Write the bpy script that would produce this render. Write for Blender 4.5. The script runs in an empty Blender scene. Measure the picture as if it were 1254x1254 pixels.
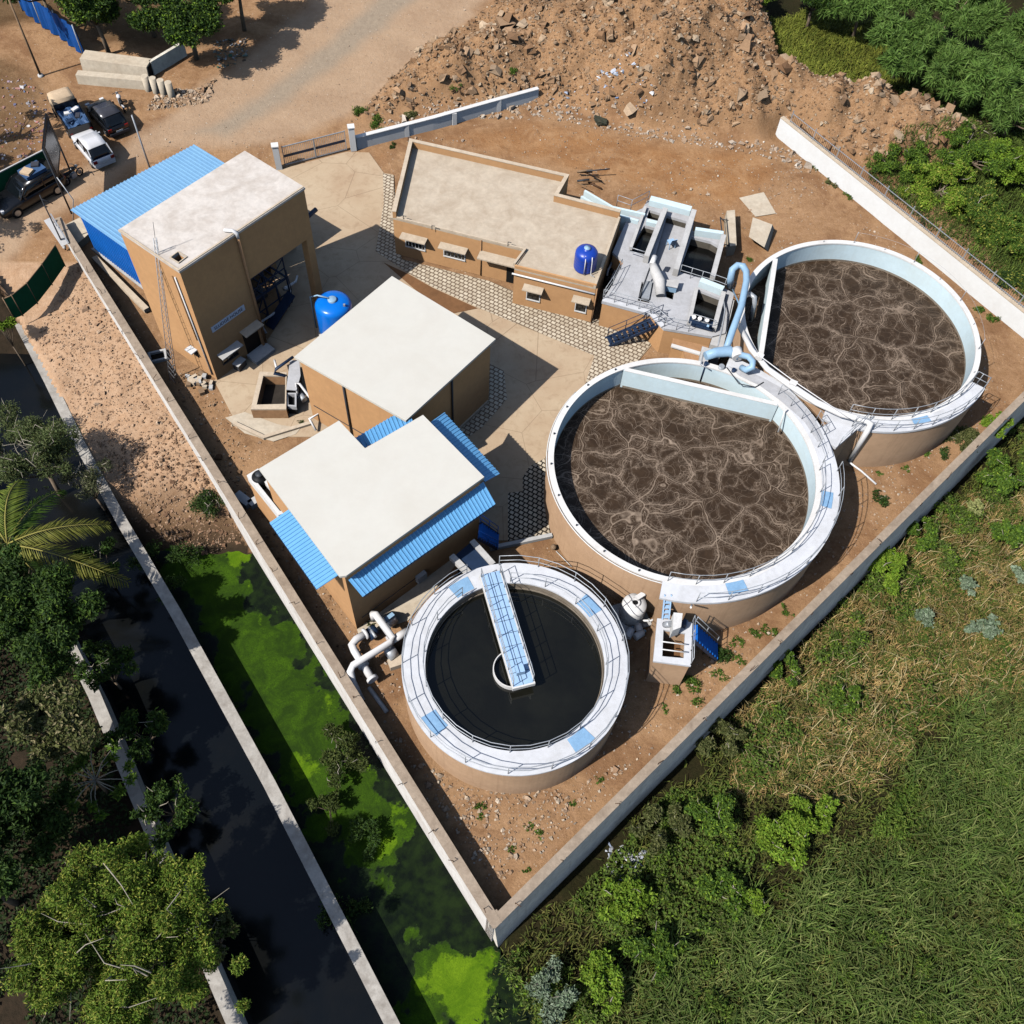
import bpy, bmesh, math, random
import numpy as np
from mathutils import Vector, Matrix
from mathutils.geometry import tessellate_polygon

random.seed(7)
RNG = np.random.default_rng(11)
SC = bpy.context.scene
COL = SC.collection
R = math.radians

# ------------------------------------------------------------------ camera geometry
F, NX, NY, CX, H = 1168.0, 572.0, 1341.0, 627.0, 46.0
_d = np.array([NX - CX, NY - CX, F]); _d /= np.linalg.norm(_d)
_X = np.array([1.0, 0, 0]); _X -= _d * (_X @ _d); _X /= np.linalg.norm(_X)
_Y = np.cross(_d, _X)
if _Y[1] > 0: _Y = -_Y

def ray(px, py):
    r = np.array([px - CX, py - CX, F])
    return Vector((r @ _X, r @ _Y, -(r @ _d)))

def P(px, py, z=0.0):
    """world point at height z seen at photo pixel (px, py)"""
    w = ray(px, py); k = (z - H) / w.z
    return Vector((w.x * k, w.y * k, z))

def P2(px, py, z=0.0):
    p = P(px, py, z); return (p.x, p.y)

def PL(pts, z=0.0):
    return [P2(a, b, z) for a, b in pts]

def onwall(px, py, A, B):
    """(distance along A->B, height) where the pixel's ray meets the vertical plane through A,B"""
    w = ray(px, py); A = Vector(A[:2]); B = Vector(B[:2])
    u = (B - A).normalized(); n = Vector((-u.y, u.x))
    k = n.dot(A) / n.dot(w.xy)
    q = w.xy * k
    return (q - A).dot(u), H + w.z * k

cam = bpy.data.cameras.new('camera'); camo = bpy.data.objects.new('camera', cam); COL.objects.link(camo)
right = Vector((_X[0], _Y[0], -_d[0])); up = Vector((-_X[1], -_Y[1], _d[1])); back = Vector((-_X[2], -_Y[2], _d[2]))
camo.matrix_world = Matrix(((right.x, up.x, back.x, 0), (right.y, up.y, back.y, 0), (right.z, up.z, back.z, H), (0, 0, 0, 1)))
cam.sensor_width = 36; cam.lens = F / 1254 * 36; cam.clip_end = 2000; cam.clip_start = 0.5
SC.camera = camo

# ------------------------------------------------------------------ light
SUN_AZ, SUN_EL = 213.0, 49.0      # direction towards the sun
w = bpy.data.worlds.new('World'); SC.world = w; w.use_nodes = True
nt = w.node_tree; bg = nt.nodes['Background']
sky = nt.nodes.new('ShaderNodeTexSky'); sky.sky_type = 'NISHITA'; sky.sun_disc = False
sky.sun_elevation = R(SUN_EL); sky.sun_rotation = R((90 - SUN_AZ) % 360)
nt.links.new(sky.outputs[0], bg.inputs[0]); bg.inputs[1].default_value = 0.1
sl = bpy.data.lights.new('sun', 'SUN'); sl.energy = 4.5; sl.angle = R(0.5); sl.color = (1.0, 0.965, 0.92)
so = bpy.data.objects.new('sun', sl); COL.objects.link(so)
tv = Vector((-math.cos(R(SUN_AZ)) * math.cos(R(SUN_EL)), -math.sin(R(SUN_AZ)) * math.cos(R(SUN_EL)), -math.sin(R(SUN_EL))))
so.rotation_euler = tv.to_track_quat('-Z', 'Y').to_euler(); so.location = (-40, -30, 60)
SC.view_settings.view_transform = 'Standard'; SC.view_settings.look = 'None'
SC.view_settings.exposure = 0; SC.view_settings.gamma = 1
SC.render.engine = 'CYCLES'
SC.cycles.use_denoising = True
SC.cycles.max_bounces = 6; SC.cycles.diffuse_bounces = 0; SC.cycles.glossy_bounces = 3
SC.cycles.transmission_bounces = 4; SC.cycles.transparent_max_bounces = 6
SC.cycles.caustics_reflective = False; SC.cycles.caustics_refractive = False

# ------------------------------------------------------------------ materials
def lin(c):
    return tuple((x / 255 / 12.92) if x / 255 <= 0.04045 else ((x / 255 + 0.055) / 1.055) ** 2.4 for x in c) + (1.0,)

class N:
    """small node helper"""
    def __init__(s, name, rough=0.8, spec=0.3, metal=0.0):
        s.m = bpy.data.materials.new(name); s.m.use_nodes = True
        s.t = s.m.node_tree; s.b = s.t.nodes['Principled BSDF']
        s.b.inputs['Roughness'].default_value = rough
        s.b.inputs['Specular IOR Level'].default_value = spec
        s.b.inputs['Metallic'].default_value = metal
        g = s.t.nodes.new('ShaderNodeNewGeometry'); s.pos = g.outputs['Position']; s.geo = g
    def n(s, kind, **kw):
        x = s.t.nodes.new('ShaderNode' + kind)
        for k, v in kw.items(): setattr(x, k, v)
        return x
    def l(s, a, b): s.t.links.new(a, b)
    def noise(s, scale, detail=6, rough=0.6, vec=None, dist=0.0):
        x = s.n('TexNoise'); x.inputs['Scale'].default_value = scale; x.inputs['Detail'].default_value = detail
        x.inputs['Roughness'].default_value = rough; x.inputs['Distortion'].default_value = dist
        s.l(vec or s.pos, x.inputs['Vector']); return x.outputs['Fac']
    def ramp(s, fac, p0, p1, a=0.0, b=1.0):
        x = s.n('MapRange'); x.inputs['From Min'].default_value = p0; x.inputs['From Max'].default_value = p1
        x.inputs['To Min'].default_value = a; x.inputs['To Max'].default_value = b; x.clamp = True
        s.l(fac, x.inputs['Value']); return x.outputs['Result']
    def mix(s, fac, a, b, mode='MIX'):
        x = s.n('Mix', data_type='RGBA', blend_type=mode)
        for sock, v in ((x.inputs['Factor'], fac), (x.inputs[6], a), (x.inputs[7], b)):
            if hasattr(v, 'is_output'): s.l(v, sock)
            else: sock.default_value = v
        return x.outputs[2]
    def math(s, op, a, b=0.0):
        x = s.n('Math', operation=op)
        for sock, v in ((x.inputs[0], a), (x.inputs[1], b)):
            if hasattr(v, 'is_output'): s.l(v, sock)
            else: sock.default_value = v
        return x.outputs[0]
    def bump(s, h, strength=0.4, dist=0.05):
        x = s.n('Bump'); x.inputs['Strength'].default_value = strength; x.inputs['Distance'].default_value = dist
        s.l(h, x.inputs['Height']); s.l(x.outputs[0], s.b.inputs['Normal'])
    def col(s, c):
        if hasattr(c, 'is_output'): s.l(c, s.b.inputs['Base Color'])
        else: s.b.inputs['Base Color'].default_value = c
    def attr(s, name, out='Color'):
        x = s.n('Attribute', attribute_name=name); return x.outputs[out]

def weather(name, c, dirt=None, amt=0.35, scale=0.7, fine=6.0, rough=0.75, spec=0.25, metal=0.0, bump=0.0, var=0.12, streak=0.0):
    """painted or plain surface with soft blotches, fine grain and stains"""
    k = N(name, rough, spec, metal); c0 = lin(c); d0 = lin(dirt or tuple(x * 0.6 for x in c))
    a = k.ramp(k.noise(scale, 7, 0.72, dist=0.4), 0.42, 0.72)
    f = k.ramp(k.noise(fine, 4, 0.7), 0.35, 0.75)
    hi = tuple(min(1, x * (1 + var)) for x in c0[:3]) + (1,); lo = tuple(x * (1 - var) for x in c0[:3]) + (1,)
    base = k.mix(f, lo, hi)
    out = k.mix(k.math('MULTIPLY', a, amt), base, d0)
    if streak:
        mp = k.n('Mapping'); mp.inputs['Scale'].default_value = (5, 5, 0.25); k.l(k.pos, mp.inputs[0])
        st = k.ramp(k.noise(1.0, 4, 0.6, mp.outputs[0]), 0.55, 0.8)
        out = k.mix(k.math('MULTIPLY', st, streak), out, d0)
    k.col(out)
    if bump: k.bump(k.noise(fine * 3, 4, 0.6), bump, 0.03)
    return k.m

MT = {}
MT['tan_wall'] = weather('tan_plaster', (210, 162, 114), (172, 128, 90), 0.3, 0.5, 3.0, 0.85, streak=0.2, var=0.06)
MT['tan_tank'] = weather('tan_tank_plaster', (206, 170, 136), (160, 126, 98), 0.4, 0.5, 3.0, 0.85, streak=0.5, var=0.06)
MT['cream_roof'] = weather('cream_roof_coating', (218, 214, 203), (208, 201, 188), 0.5, 0.35, 1.5, 0.6, var=0.02)
MT['old_roof'] = weather('weathered_white_roof', (222, 213, 203), (164, 147, 130), 0.55, 0.7, 3.0, 0.85, var=0.1)
MT['beige_roof'] = weather('beige_concrete_roof', (206, 190, 168), (164, 142, 118), 0.6, 0.9, 3.0, 0.9, var=0.09)
MT['concrete'] = weather('pale_concrete', (205, 203, 200), (150, 146, 140), 0.45, 0.8, 4.0, 0.85, var=0.08)
MT['grey_deck'] = weather('grey_deck_concrete', (196, 196, 198), (150, 148, 146), 0.5, 0.9, 4.0, 0.85, var=0.07)
MT['white_deck'] = weather('white_painted_deck', (222, 223, 226), (172, 170, 166), 0.45, 0.8, 3.0, 0.7, var=0.05)
MT['white_paint'] = weather('white_paint', (236, 234, 230), (190, 178, 164), 0.35, 0.7, 3.0, 0.7, var=0.05, streak=0.2)
MT['bright_white'] = weather('bright_white_paint', (244, 243, 240), (214, 204, 192), 0.25, 0.6, 3.0, 0.8, var=0.03)
MT['wall_white'] = weather('old_white_wall', (240, 236, 230), (170, 148, 128), 0.4, 0.6, 3.0, 0.85, var=0.08, streak=0.4)
MT['wall_cap'] = weather('old_wall_cap', (176, 158, 138), (112, 94, 78), 0.6, 0.9, 4.0, 0.9, var=0.15, bump=0.3)
MT['wall_grey'] = weather('grey_blue_wall', (240, 232, 216), (176, 164, 148), 0.5, 0.45, 3.0, 0.9, var=0.15, streak=0.5)
MT['lining'] = weather('pale_blue_lining', (220, 240, 246), (204, 210, 202), 0.4, 0.35, 2.0, 0.55, var=0.05, streak=0.2)
MT['scum'] = weather('water_line_stain', (150, 138, 122), (90, 76, 62), 0.6, 1.2, 5.0, 0.8)
MT['blue_sheet'] = weather('blue_profiled_sheet', (130, 178, 216), (110, 158, 202), 0.4, 0.8, 4.0, 0.45, 0.4, var=0.05)
MT['blue_sheet2'] = weather('blue_awning_sheet', (108, 174, 226), (88, 156, 212), 0.4, 0.8, 4.0, 0.45, 0.4, var=0.05)
MT['blue_wall'] = weather('blue_wall_sheet', (24, 112, 208), (20, 90, 170), 0.4, 0.8, 4.0, 0.5, 0.4)
MT['blue_steel'] = weather('blue_steel', (34, 54, 82), (26, 38, 56), 0.5, 1.5, 6.0, 0.5, 0.4)
MT['blue_tank'] = weather('blue_tank_plastic', (6, 122, 230), (4, 100, 200), 0.3, 1.0, 4.0, 0.28, 0.5, var=0.04)
MT['blue_tank2'] = weather('deep_blue_tank_plastic', (30, 70, 175), (24, 56, 145), 0.3, 1.0, 4.0, 0.35, 0.5, var=0.04)
MT['blue_pipe'] = weather('light_blue_pipe_paint', (156, 190, 216), (122, 150, 180), 0.4, 1.2, 4.0, 0.45, 0.4, var=0.05)
MT['blue_plate'] = weather('pale_blue_plate', (172, 205, 238), (140, 180, 220), 0.4, 1.2, 4.0, 0.55, 0.3, var=0.05)
MT['patch_blue'] = weather('blue_walkway_plate', (142, 182, 216), (116, 156, 198), 0.4, 1.5, 4.0, 0.55, 0.3)
MT['rail'] = weather('galvanised_rail', (186, 190, 194), (140, 142, 146), 0.4, 2.0, 8.0, 0.45, 0.5, 0.3)
MT['dark_rail'] = weather('dark_steel', (60, 64, 70), (40, 40, 42), 0.4, 2.0, 8.0, 0.55, 0.4)
MT['rust'] = weather('rusty_rebar', (96, 70, 52), (60, 44, 34), 0.5, 4.0, 10.0, 0.9)
MT['black'] = weather('black_paint', (22, 23, 26), (14, 14, 15), 0.3, 1.0, 4.0, 0.5)
MT['dark_void'] = weather('dark_interior', (26, 26, 26), (18, 18, 18), 0.3, 1.0, 4.0, 0.9)
MT['glass'] = weather('dark_glass', (18, 22, 26), (12, 14, 16), 0.2, 1.0, 4.0, 0.08, 0.6)
MT['white_plastic'] = weather('white_plastic', (236, 234, 232), (214, 208, 204), 0.3, 1.0, 4.0, 0.4, 0.4, var=0.03)
MT['sign_white'] = weather('sign_board_paint', (215, 225, 240), (190, 200, 214), 0.3, 2.0, 6.0, 0.5)
MT['sign_ink'] = weather('dark_blue_lettering', (20, 30, 70), (20, 26, 60), 0.2, 2.0, 6.0, 0.6)
MT['wood'] = weather('old_wood', (150, 124, 98), (96, 76, 58), 0.5, 2.0, 8.0, 0.9)
MT['bark'] = weather('grey_bark', (132, 116, 98), (84, 70, 56), 0.5, 2.0, 9.0, 0.95)
MT['car_white'] = weather('white_car_paint', (228, 228, 230), (205, 200, 194), 0.3, 0.9, 4.0, 0.22, 0.6, var=0.02)
MT['car_grey'] = weather('dark_grey_car_paint', (70, 70, 76), (62, 58, 54), 0.4, 0.9, 4.0, 0.25, 0.6, var=0.03)
MT['car_black'] = weather('black_car_paint', (20, 21, 24), (30, 28, 26), 0.4, 0.9, 4.0, 0.22, 0.6, var=0.03)
MT['tyre'] = weather('tyre_rubber', (28, 28, 28), (44, 40, 36), 0.5, 3.0, 6.0, 0.9)
MT['rim_metal'] = weather('alloy_rim', (170, 172, 176), (120, 120, 122), 0.4, 3.0, 6.0, 0.35, 0.5, 0.8)
MT['red_lamp'] = weather('red_tail_lamp', (150, 20, 18), (110, 14, 12), 0.3, 3.0, 6.0, 0.2, 0.6)
MT['tarp_beige'] = weather('beige_canopy', (214, 188, 156), (180, 152, 122), 0.4, 1.2, 5.0, 0.8)
MT['tarp_blue'] = weather('blue_tarpaulin', (70, 100, 140), (40, 60, 88), 0.5, 1.6, 6.0, 0.6)
MT['green_net'] = weather('green_shade_net', (20, 92, 62), (12, 64, 44), 0.5, 1.5, 9.0, 0.9)
MT['fence_blue'] = weather('blue_fence_sheet', (24, 84, 158), (14, 56, 110), 0.5, 1.0, 5.0, 0.6)
MT['plinth'] = weather('plinth_plaster', (214, 196, 172), (165, 142, 116), 0.4, 1.0, 4.0, 0.85)
MT['wet_dark'] = weather('dark_mud', (60, 54, 48), (36, 32, 28), 0.6, 1.2, 6.0, 0.7)
MT['terracotta'] = weather('tan_wall_inside', (190, 146, 106), (130, 96, 70), 0.5, 0.8, 4.0, 0.9)
MT['frame_white'] = weather('white_frame', (230, 228, 224), (200, 196, 190), 0.3, 2.0, 6.0, 0.6)
MT['barrel'] = MT['white_plastic']

# ------------------------------------------------------------------ mesh builder
def ccw(poly):
    a = sum(p[0] * q[1] - q[0] * p[1] for p, q in zip(poly, poly[1:] + poly[:1]))
    return list(poly) if a > 0 else list(reversed(poly))

class MB:
    def __init__(s): s.v = []; s.f = []; s.smooth = []
    def add(s, vs, fs, smooth=False):
        o = len(s.v); s.v += [tuple(x) for x in vs]; s.f += [tuple(i + o for i in f) for f in fs]
        s.smooth += [smooth] * len(fs); return s
    def prism(s, poly, z0, z1):
        poly = ccw([tuple(p[:2]) for p in poly]); n = len(poly)
        vs = [(x, y, z0) for x, y in poly] + [(x, y, z1) for x, y in poly]
        fs = [tuple(range(n - 1, -1, -1)), tuple(range(n, 2 * n))]
        fs += [(i, (i + 1) % n, n + (i + 1) % n, n + i) for i in range(n)]
        return s.add(vs, fs)
    def plate(s, outer, holes, z0, z1):
        outer = ccw([tuple(p[:2]) for p in outer]); holes = [list(reversed(ccw([tuple(p[:2]) for p in h]))) for h in holes]
        loops = [outer] + holes
        tris = tessellate_polygon([[Vector((x, y, 0)) for x, y in lp] for lp in loops])
        flat = [p for lp in loops for p in lp]; n = len(flat)
        vs = [(x, y, z0) for x, y in flat] + [(x, y, z1) for x, y in flat]; fs = []
        for t in tris:
            a, b, c = [Vector(flat[i]) for i in t]
            cr = (b - a).cross(c - a)
            t = tuple(t) if cr > 0 else tuple(reversed(t))
            fs.append(tuple(i + n for i in t)); fs.append(tuple(reversed(t)))
        o = 0
        for lp in loops:
            m = len(lp)
            for i in range(m): fs.append((o + i, o + (i + 1) % m, n + o + (i + 1) % m, n + o + i))
            o += m
        return s.add(vs, fs)
    def box(s, c, size, rz=0.0):
        x, y, z = (q / 2 for q in size); ca, sa = math.cos(rz), math.sin(rz); vs = []
        for dz in (-z, z):
            for dx, dy in ((-x, -y), (x, -y), (x, y), (-x, y)):
                vs.append((c[0] + dx * ca - dy * sa, c[1] + dx * sa + dy * ca, c[2] + dz))
        return s.add(vs, [(3, 2, 1, 0), (4, 5, 6, 7), (0, 1, 5, 4), (1, 2, 6, 5), (2, 3, 7, 6), (3, 0, 4, 7)])
    def beam(s, p0, p1, w, h, up=(0, 0, 1)):
        p0, p1 = Vector(p0), Vector(p1); d = (p1 - p0).normalized(); u = Vector(up)
        if abs(d.dot(u)) > 0.98: u = Vector((1, 0, 0))
        a = d.cross(u).normalized() * w / 2; b = a.cross(d).normalized() * h / 2
        vs = [q + i * a + j * b for q in (p0, p1) for i, j in ((-1, -1), (1, -1), (1, 1), (-1, 1))]
        return s.add(vs, [(0, 1, 2, 3), (7, 6, 5, 4), (0, 4, 5, 1), (1, 5, 6, 2), (2, 6, 7, 3), (3, 7, 4, 0)])
    def tube(s, pts, r, n=8, closed=False, cap=True):
        pts = [Vector(p) for p in pts]; m = len(pts); rs = r if hasattr(r, '__len__') else [r] * m
        vs = []; a = None
        for i, p in enumerate(pts):
            if closed: t = (pts[(i + 1) % m] - pts[i - 1])
            else: t = pts[min(i + 1, m - 1)] - pts[max(i - 1, 0)]
            if t.length < 1e-9: t = Vector((0, 0, 1))
            t.normalize()
            if a is None:
                ref = Vector((0, 0, 1)) if abs(t.z) < 0.9 else Vector((1, 0, 0)); a = t.cross(ref).normalized()
            else:
                a = (a - t * a.dot(t))
                a = a.normalized() if a.length > 1e-6 else t.orthogonal().normalized()
            b = t.cross(a)
            k = 1.0
            if 0 < i < m - 1 and not closed:
                c = (pts[i] - pts[i - 1]).normalized().dot((pts[i + 1] - pts[i]).normalized()); k = 1 / max(0.5, math.sqrt(max(0.01, (1 + c) / 2)))
            for j in range(n):
                g = 2 * math.pi * j / n; vs.append(p + (a * math.cos(g) + b * math.sin(g)) * rs[i] * (1 if k == 1 else (1 + (k - 1) * 0.5)))
        fs = []
        for i in range(m if closed else m - 1):
            for j in range(n):
                q = (i + 1) % m
                fs.append((i * n + j, i * n + (j + 1) % n, q * n + (j + 1) % n, q * n + j))
        s.add(vs, fs, True)
        if cap and not closed:
            o = len(s.v) - len(vs)
            s.f += [tuple(o + j for j in range(n - 1, -1, -1)), tuple(o + (m - 1) * n + j for j in range(n))]; s.smooth += [False, False]
        return s
    def lathe(s, prof, c, n=32, smooth=True):
        vs = []; fs = []; m = len(prof)
        for r, z in prof:
            for j in range(n):
                g = 2 * math.pi * j / n; vs.append((c[0] + r * math.cos(g), c[1] + r * math.sin(g), c[2] + z))
        for i in range(m - 1):
            for j in range(n): fs.append((i * n + j, i * n + (j + 1) % n, (i + 1) * n + (j + 1) % n, (i + 1) * n + j))
        return s.add(vs, fs, smooth)
    def disc(s, c, r, n=48):
        return s.add([(c[0] + r * math.cos(2 * math.pi * j / n), c[1] + r * math.sin(2 * math.pi * j / n), c[2]) for j in range(n)], [tuple(range(n))])
    def ring(s, c, r0, r1, z0, z1, a0=0.0, a1=2 * math.pi, n=96):
        full = abs(a1 - a0) > 2 * math.pi - 1e-6; m = n if full else n + 1; vs = []; fs = []
        for i in range(m):
            g = a0 + (a1 - a0) * i / n; ca, sa = math.cos(g), math.sin(g)
            for r, z in ((r0, z0), (r1, z0), (r1, z1), (r0, z1)): vs.append((c[0] + r * ca, c[1] + r * sa, z))
        for i in range(n):
            q = (i + 1) % m
            for j in range(4): fs.append((i * 4 + j, i * 4 + (j + 1) % 4, q * 4 + (j + 1) % 4, q * 4 + j))
        sm = [True] * len(fs)
        if not full: fs += [(3, 2, 1, 0), tuple(n * 4 + j for j in range(4))]
        o = len(s.v); s.v += vs; s.f += [tuple(i + o for i in f) for f in fs]; s.smooth += [False] * len(fs); return s
    def strip(s, pts, wd, z0, z1, closed=False):
        """wall of width wd along a 2D polyline (mitred)"""
        pts = [Vector(p[:2]) for p in pts]; m = len(pts); L = []; Rr = []
        for i in range(m):
            ds = []
            if i > 0 or closed: ds.append((pts[i] - pts[i - 1]).normalized())
            if i < m - 1 or closed: ds.append((pts[(i + 1) % m] - pts[i]).normalized())
            t = sum(ds, Vector((0, 0))).normalized(); nn = Vector((-t.y, t.x)); k = 1 / max(0.4, nn.dot(Vector((-ds[0].y, ds[0].x))))
            L.append(pts[i] + nn * wd / 2 * k); Rr.append(pts[i] - nn * wd / 2 * k)
        if closed: return s.plate(L, [Rr], z0, z1) if abs(area(L)) > abs(area(Rr)) else s.plate(Rr, [L], z0, z1)
        return s.prism(L + Rr[::-1], z0, z1)
    def corr(s, p0, p1, p2, p3, pitch=0.25, depth=0.05, th=0.012):
        """profiled sheet, ribs run from edge p0p1 to edge p3p2"""
        p0, p1, p2, p3 = map(Vector, (p0, p1, p2, p3)); nrm = (p1 - p0).cross(p3 - p0).normalized()
        if nrm.z < 0: nrm = -nrm
        L = (p1 - p0).length; k = max(2, round(L / pitch)); ts = []; hs = []
        for i in range(k):
            for dt, h in ((0.0, 0), (0.52, 0), (0.64, 1), (0.88, 1)): ts.append((i + dt) / k); hs.append(h * depth)
        ts.append(1.0); hs.append(0)
        vs = []; m = len(ts)
        for off in (0, -th):
            for t, h in zip(ts, hs):
                vs += [p0.lerp(p1, t) + nrm * (h + off), p3.lerp(p2, t) + nrm * (h + off)]
        fs = []
        for i in range(m - 1):
            fs.append((2 * i, 2 * i + 2, 2 * i + 3, 2 * i + 1)); o = 2 * m
            fs.append((o + 2 * i + 1, o + 2 * i + 3, o + 2 * i + 2, o + 2 * i))
            fs.append((2 * i, o + 2 * i, o + 2 * i + 2, 2 * i + 2)); fs.append((2 * i + 1, 2 * i + 3, o + 2 * i + 3, o + 2 * i + 1))
        return s.add(vs, fs)
    def mesh(s, name, mat, inv=None):
        me = bpy.data.meshes.new(name)
        vs = s.v if inv is None else [inv @ Vector(p) for p in s.v]
        me.from_pydata(vs, [], s.f); me.polygons.foreach_set('use_smooth', s.smooth)
        me.materials.append(mat if not isinstance(mat, str) else MT[mat]); me.update()
        return me

def area(p): return sum(a[0] * b[1] - b[0] * a[1] for a, b in zip(p, p[1:] + p[:1])) / 2

def props(o, label=None, cat=None, group=None, kind=None):
    if label: o['label'] = label
    if cat: o['category'] = cat
    if group: o['group'] = group
    if kind: o['kind'] = kind
    return o

def thing(name, label, cat, loc=(0, 0, 0), rz=0.0, group=None):
    o = bpy.data.objects.new(name, None); COL.objects.link(o); o.empty_display_size = 0.3
    o.location = loc; o.rotation_euler = (0, 0, rz)
    return props(o, label, cat, group)

def mat_of(o):
    m = Matrix.Translation(o.location) @ o.rotation_euler.to_matrix().to_4x4()
    return mat_of(o.parent) @ m if o.parent else m

def part(name, mb, mat, parent, local=False):
    """mesh child; vertices are world coordinates unless local"""
    inv = None if local else mat_of(parent).inverted()
    o = bpy.data.objects.new(name, mb.mesh(name, mat, inv)); COL.objects.link(o); o.parent = parent
    return o

def single(name, mb, mat, label, cat, group=None, origin=None):
    if origin is None:
        a = np.array(mb.v); origin = (float(a[:, 0].mean()), float(a[:, 1].mean()), float(a[:, 2].min()))
    o = bpy.data.objects.new(name, mb.mesh(name, mat, Matrix.Translation(origin).inverted())); o.location = origin
    COL.objects.link(o); return props(o, label, cat, group)

def struct(name, mb, mat, kind='structure'):
    o = bpy.data.objects.new(name, mb.mesh(name, mat)); COL.objects.link(o); return props(o, kind=kind)

def copy_tree(o, parent=None):
    c = o.copy(); COL.objects.link(c); c.parent = parent
    for ch in o.children: copy_tree(ch, c)
    return c

def arc(c, r, z, a0, a1, n):
    return [(c[0] + r * math.cos(a0 + (a1 - a0) * i / n), c[1] + r * math.sin(a0 + (a1 - a0) * i / n), z) for i in range(n + 1)]

def railing(parent, pts, h=1.0, post_every=1, r=0.022, mat='rail', local=False, rails=(1.0, 0.5), kick=False):
    """rails along a polyline at the foot of the rail + a post at every n-th point (posts are sub-parts)"""
    mb = MB()
    for k in rails: mb.tube([Vector(p) + Vector((0, 0, h * k)) for p in pts], r, 6)
    o = part('railing', mb, mat, parent, local)
    for i in range(0, len(pts), post_every):
        p = Vector(pts[i]); part('post', MB().tube([p, p + Vector((0, 0, h))], r * 1.15, 6), mat, o, local)
    return o

def lerp2(a, b, t): return (a[0] + (b[0] - a[0]) * t, a[1] + (b[1] - a[1]) * t)
# ------------------------------------------------------------------ numpy noise
def vnoise(x, y, seed=0):
    xi = np.floor(x).astype(np.int64); yi = np.floor(y).astype(np.int64); fx = x - xi; fy = y - yi
    def h(a, b):
        n = (a * 374761393 + b * 668265263 + seed * 974634777) & 0x7fffffff
        n = ((n ^ (n >> 13)) * 1274126177) & 0x7fffffff
        return ((n ^ (n >> 16)) & 0xffff) / 65535.0
    u = fx * fx * (3 - 2 * fx); v = fy * fy * (3 - 2 * fy)
    return (h(xi, yi) * (1 - u) + h(xi + 1, yi) * u) * (1 - v) + (h(xi, yi + 1) * (1 - u) + h(xi + 1, yi + 1) * u) * v

def fbm(x, y, sc, octv=4, seed=0, gain=0.5):
    t = 0; a = 1; s = 0
    for i in range(octv):
        t = t + a * vnoise(x * sc * 2 ** i + 17.3 * i, y * sc * 2 ** i + 9.1 * i, seed + i); s += a; a *= gain
    return t / s

def smooth(t): t = np.clip(t, 0, 1); return t * t * (3 - 2 * t)

def inpoly(x, y, poly):
    r = np.zeros(x.shape, bool); n = len(poly)
    for i in range(n):
        (x0, y0), (x1, y1) = poly[i], poly[(i + 1) % n]
        c = ((y0 > y) != (y1 > y)) & (x < (x1 - x0) * (y - y0) / (y1 - y0 + 1e-12) + x0); r ^= c
    return r

def segdist(x, y, poly, closed=True):
    d = np.full(x.shape, 1e9); n = len(poly)
    for i in range(n if closed else n - 1):
        (x0, y0), (x1, y1) = poly[i][:2], poly[(i + 1) % n][:2]; dx, dy = x1 - x0, y1 - y0
        t = np.clip(((x - x0) * dx + (y - y0) * dy) / (dx * dx + dy * dy + 1e-12), 0, 1)
        d = np.minimum(d, np.hypot(x - x0 - t * dx, y - y0 - t * dy))
    return d

def sdpoly(x, y, poly):
    d = segdist(x, y, poly); return np.where(inpoly(x, y, poly), d, -d)

# ------------------------------------------------------------------ main lines
ZT = 1.25                                      # top of the compound wall
LWA = P(66, 268, ZT); TIP = P(604.5, 1137, ZT); RWB = P(1254, 490, ZT)
TWA = P(949, 166); TWB = P(1253, 414)
def isect(a, b, c, d):
    r = (b[0] - a[0], b[1] - a[1]); s = (d[0] - c[0], d[1] - c[1]); k = r[0] * s[1] - r[1] * s[0]
    t = ((c[0] - a[0]) * s[1] - (c[1] - a[1]) * s[0]) / k; return (a[0] + r[0] * t, a[1] + r[1] * t)
CORNER = isect(TIP, RWB, TWA, TWB)
def side(x, y, a, b):                          # >0 left of a->b
    l = math.hypot(b[0] - a[0], b[1] - a[1]); return ((b[0] - a[0]) * (y - a[1]) - (b[1] - a[1]) * (x - a[0])) / l
MWP = [P(8, 366, -1.3), P(60, 466, -1.3), P(100, 548, -1.3), P(150, 640, -1.3), P(215, 750, -1.3), P(330, 960, -1.3), P(480, 1254, -1.3), P(520, 1335, -1.3)]
LW2P = [P(70, 760, -1.5), P(115, 850, -1.5), P(190, 1030, -1.5), P(290, 1262, -1.5)]
def xline(y, pts):
    q = sorted((p.y, p.x) for p in pts); ys = [a for a, _ in q]; xs = [b for _, b in q]
    k0 = (xs[1] - xs[0]) / (ys[1] - ys[0]); k1 = (xs[-1] - xs[-2]) / (ys[-1] - ys[-2])
    return np.where(y < ys[0], xs[0] + (y - ys[0]) * k0, np.where(y > ys[-1], xs[-1] + (y - ys[-1]) * k1, np.interp(y, ys, xs)))
WATER_A, WATER_C = -2.9, -3.2
MOUNDS = [((505, 105), 0.7, 2.6), ((545, 80), 1.7, 3.2), ((600, 70), 1.5, 4.0), ((650, 60), 1.0, 4.0), ((640, 20), 1.0, 4), ((700, 45), 2.0, 5.0), ((760, 40), 3.0, 5.5), ((800, 75), 3.4, 5.0),
          ((850, 60), 3.6, 5.5), ((900, 95), 2.6, 4.5), ((870, 20), 3.0, 6), ((790, 10), 2.6, 6), ((960, 110), 2.1, 3.5), ((1010, 125), 2.3, 3.2), ((1060, 135), 2.2, 3.2), ((1110, 150), 2.0, 3.2), ((1150, 165), 1.5, 3.0), ((930, 60), 1.6, 4)]
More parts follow.
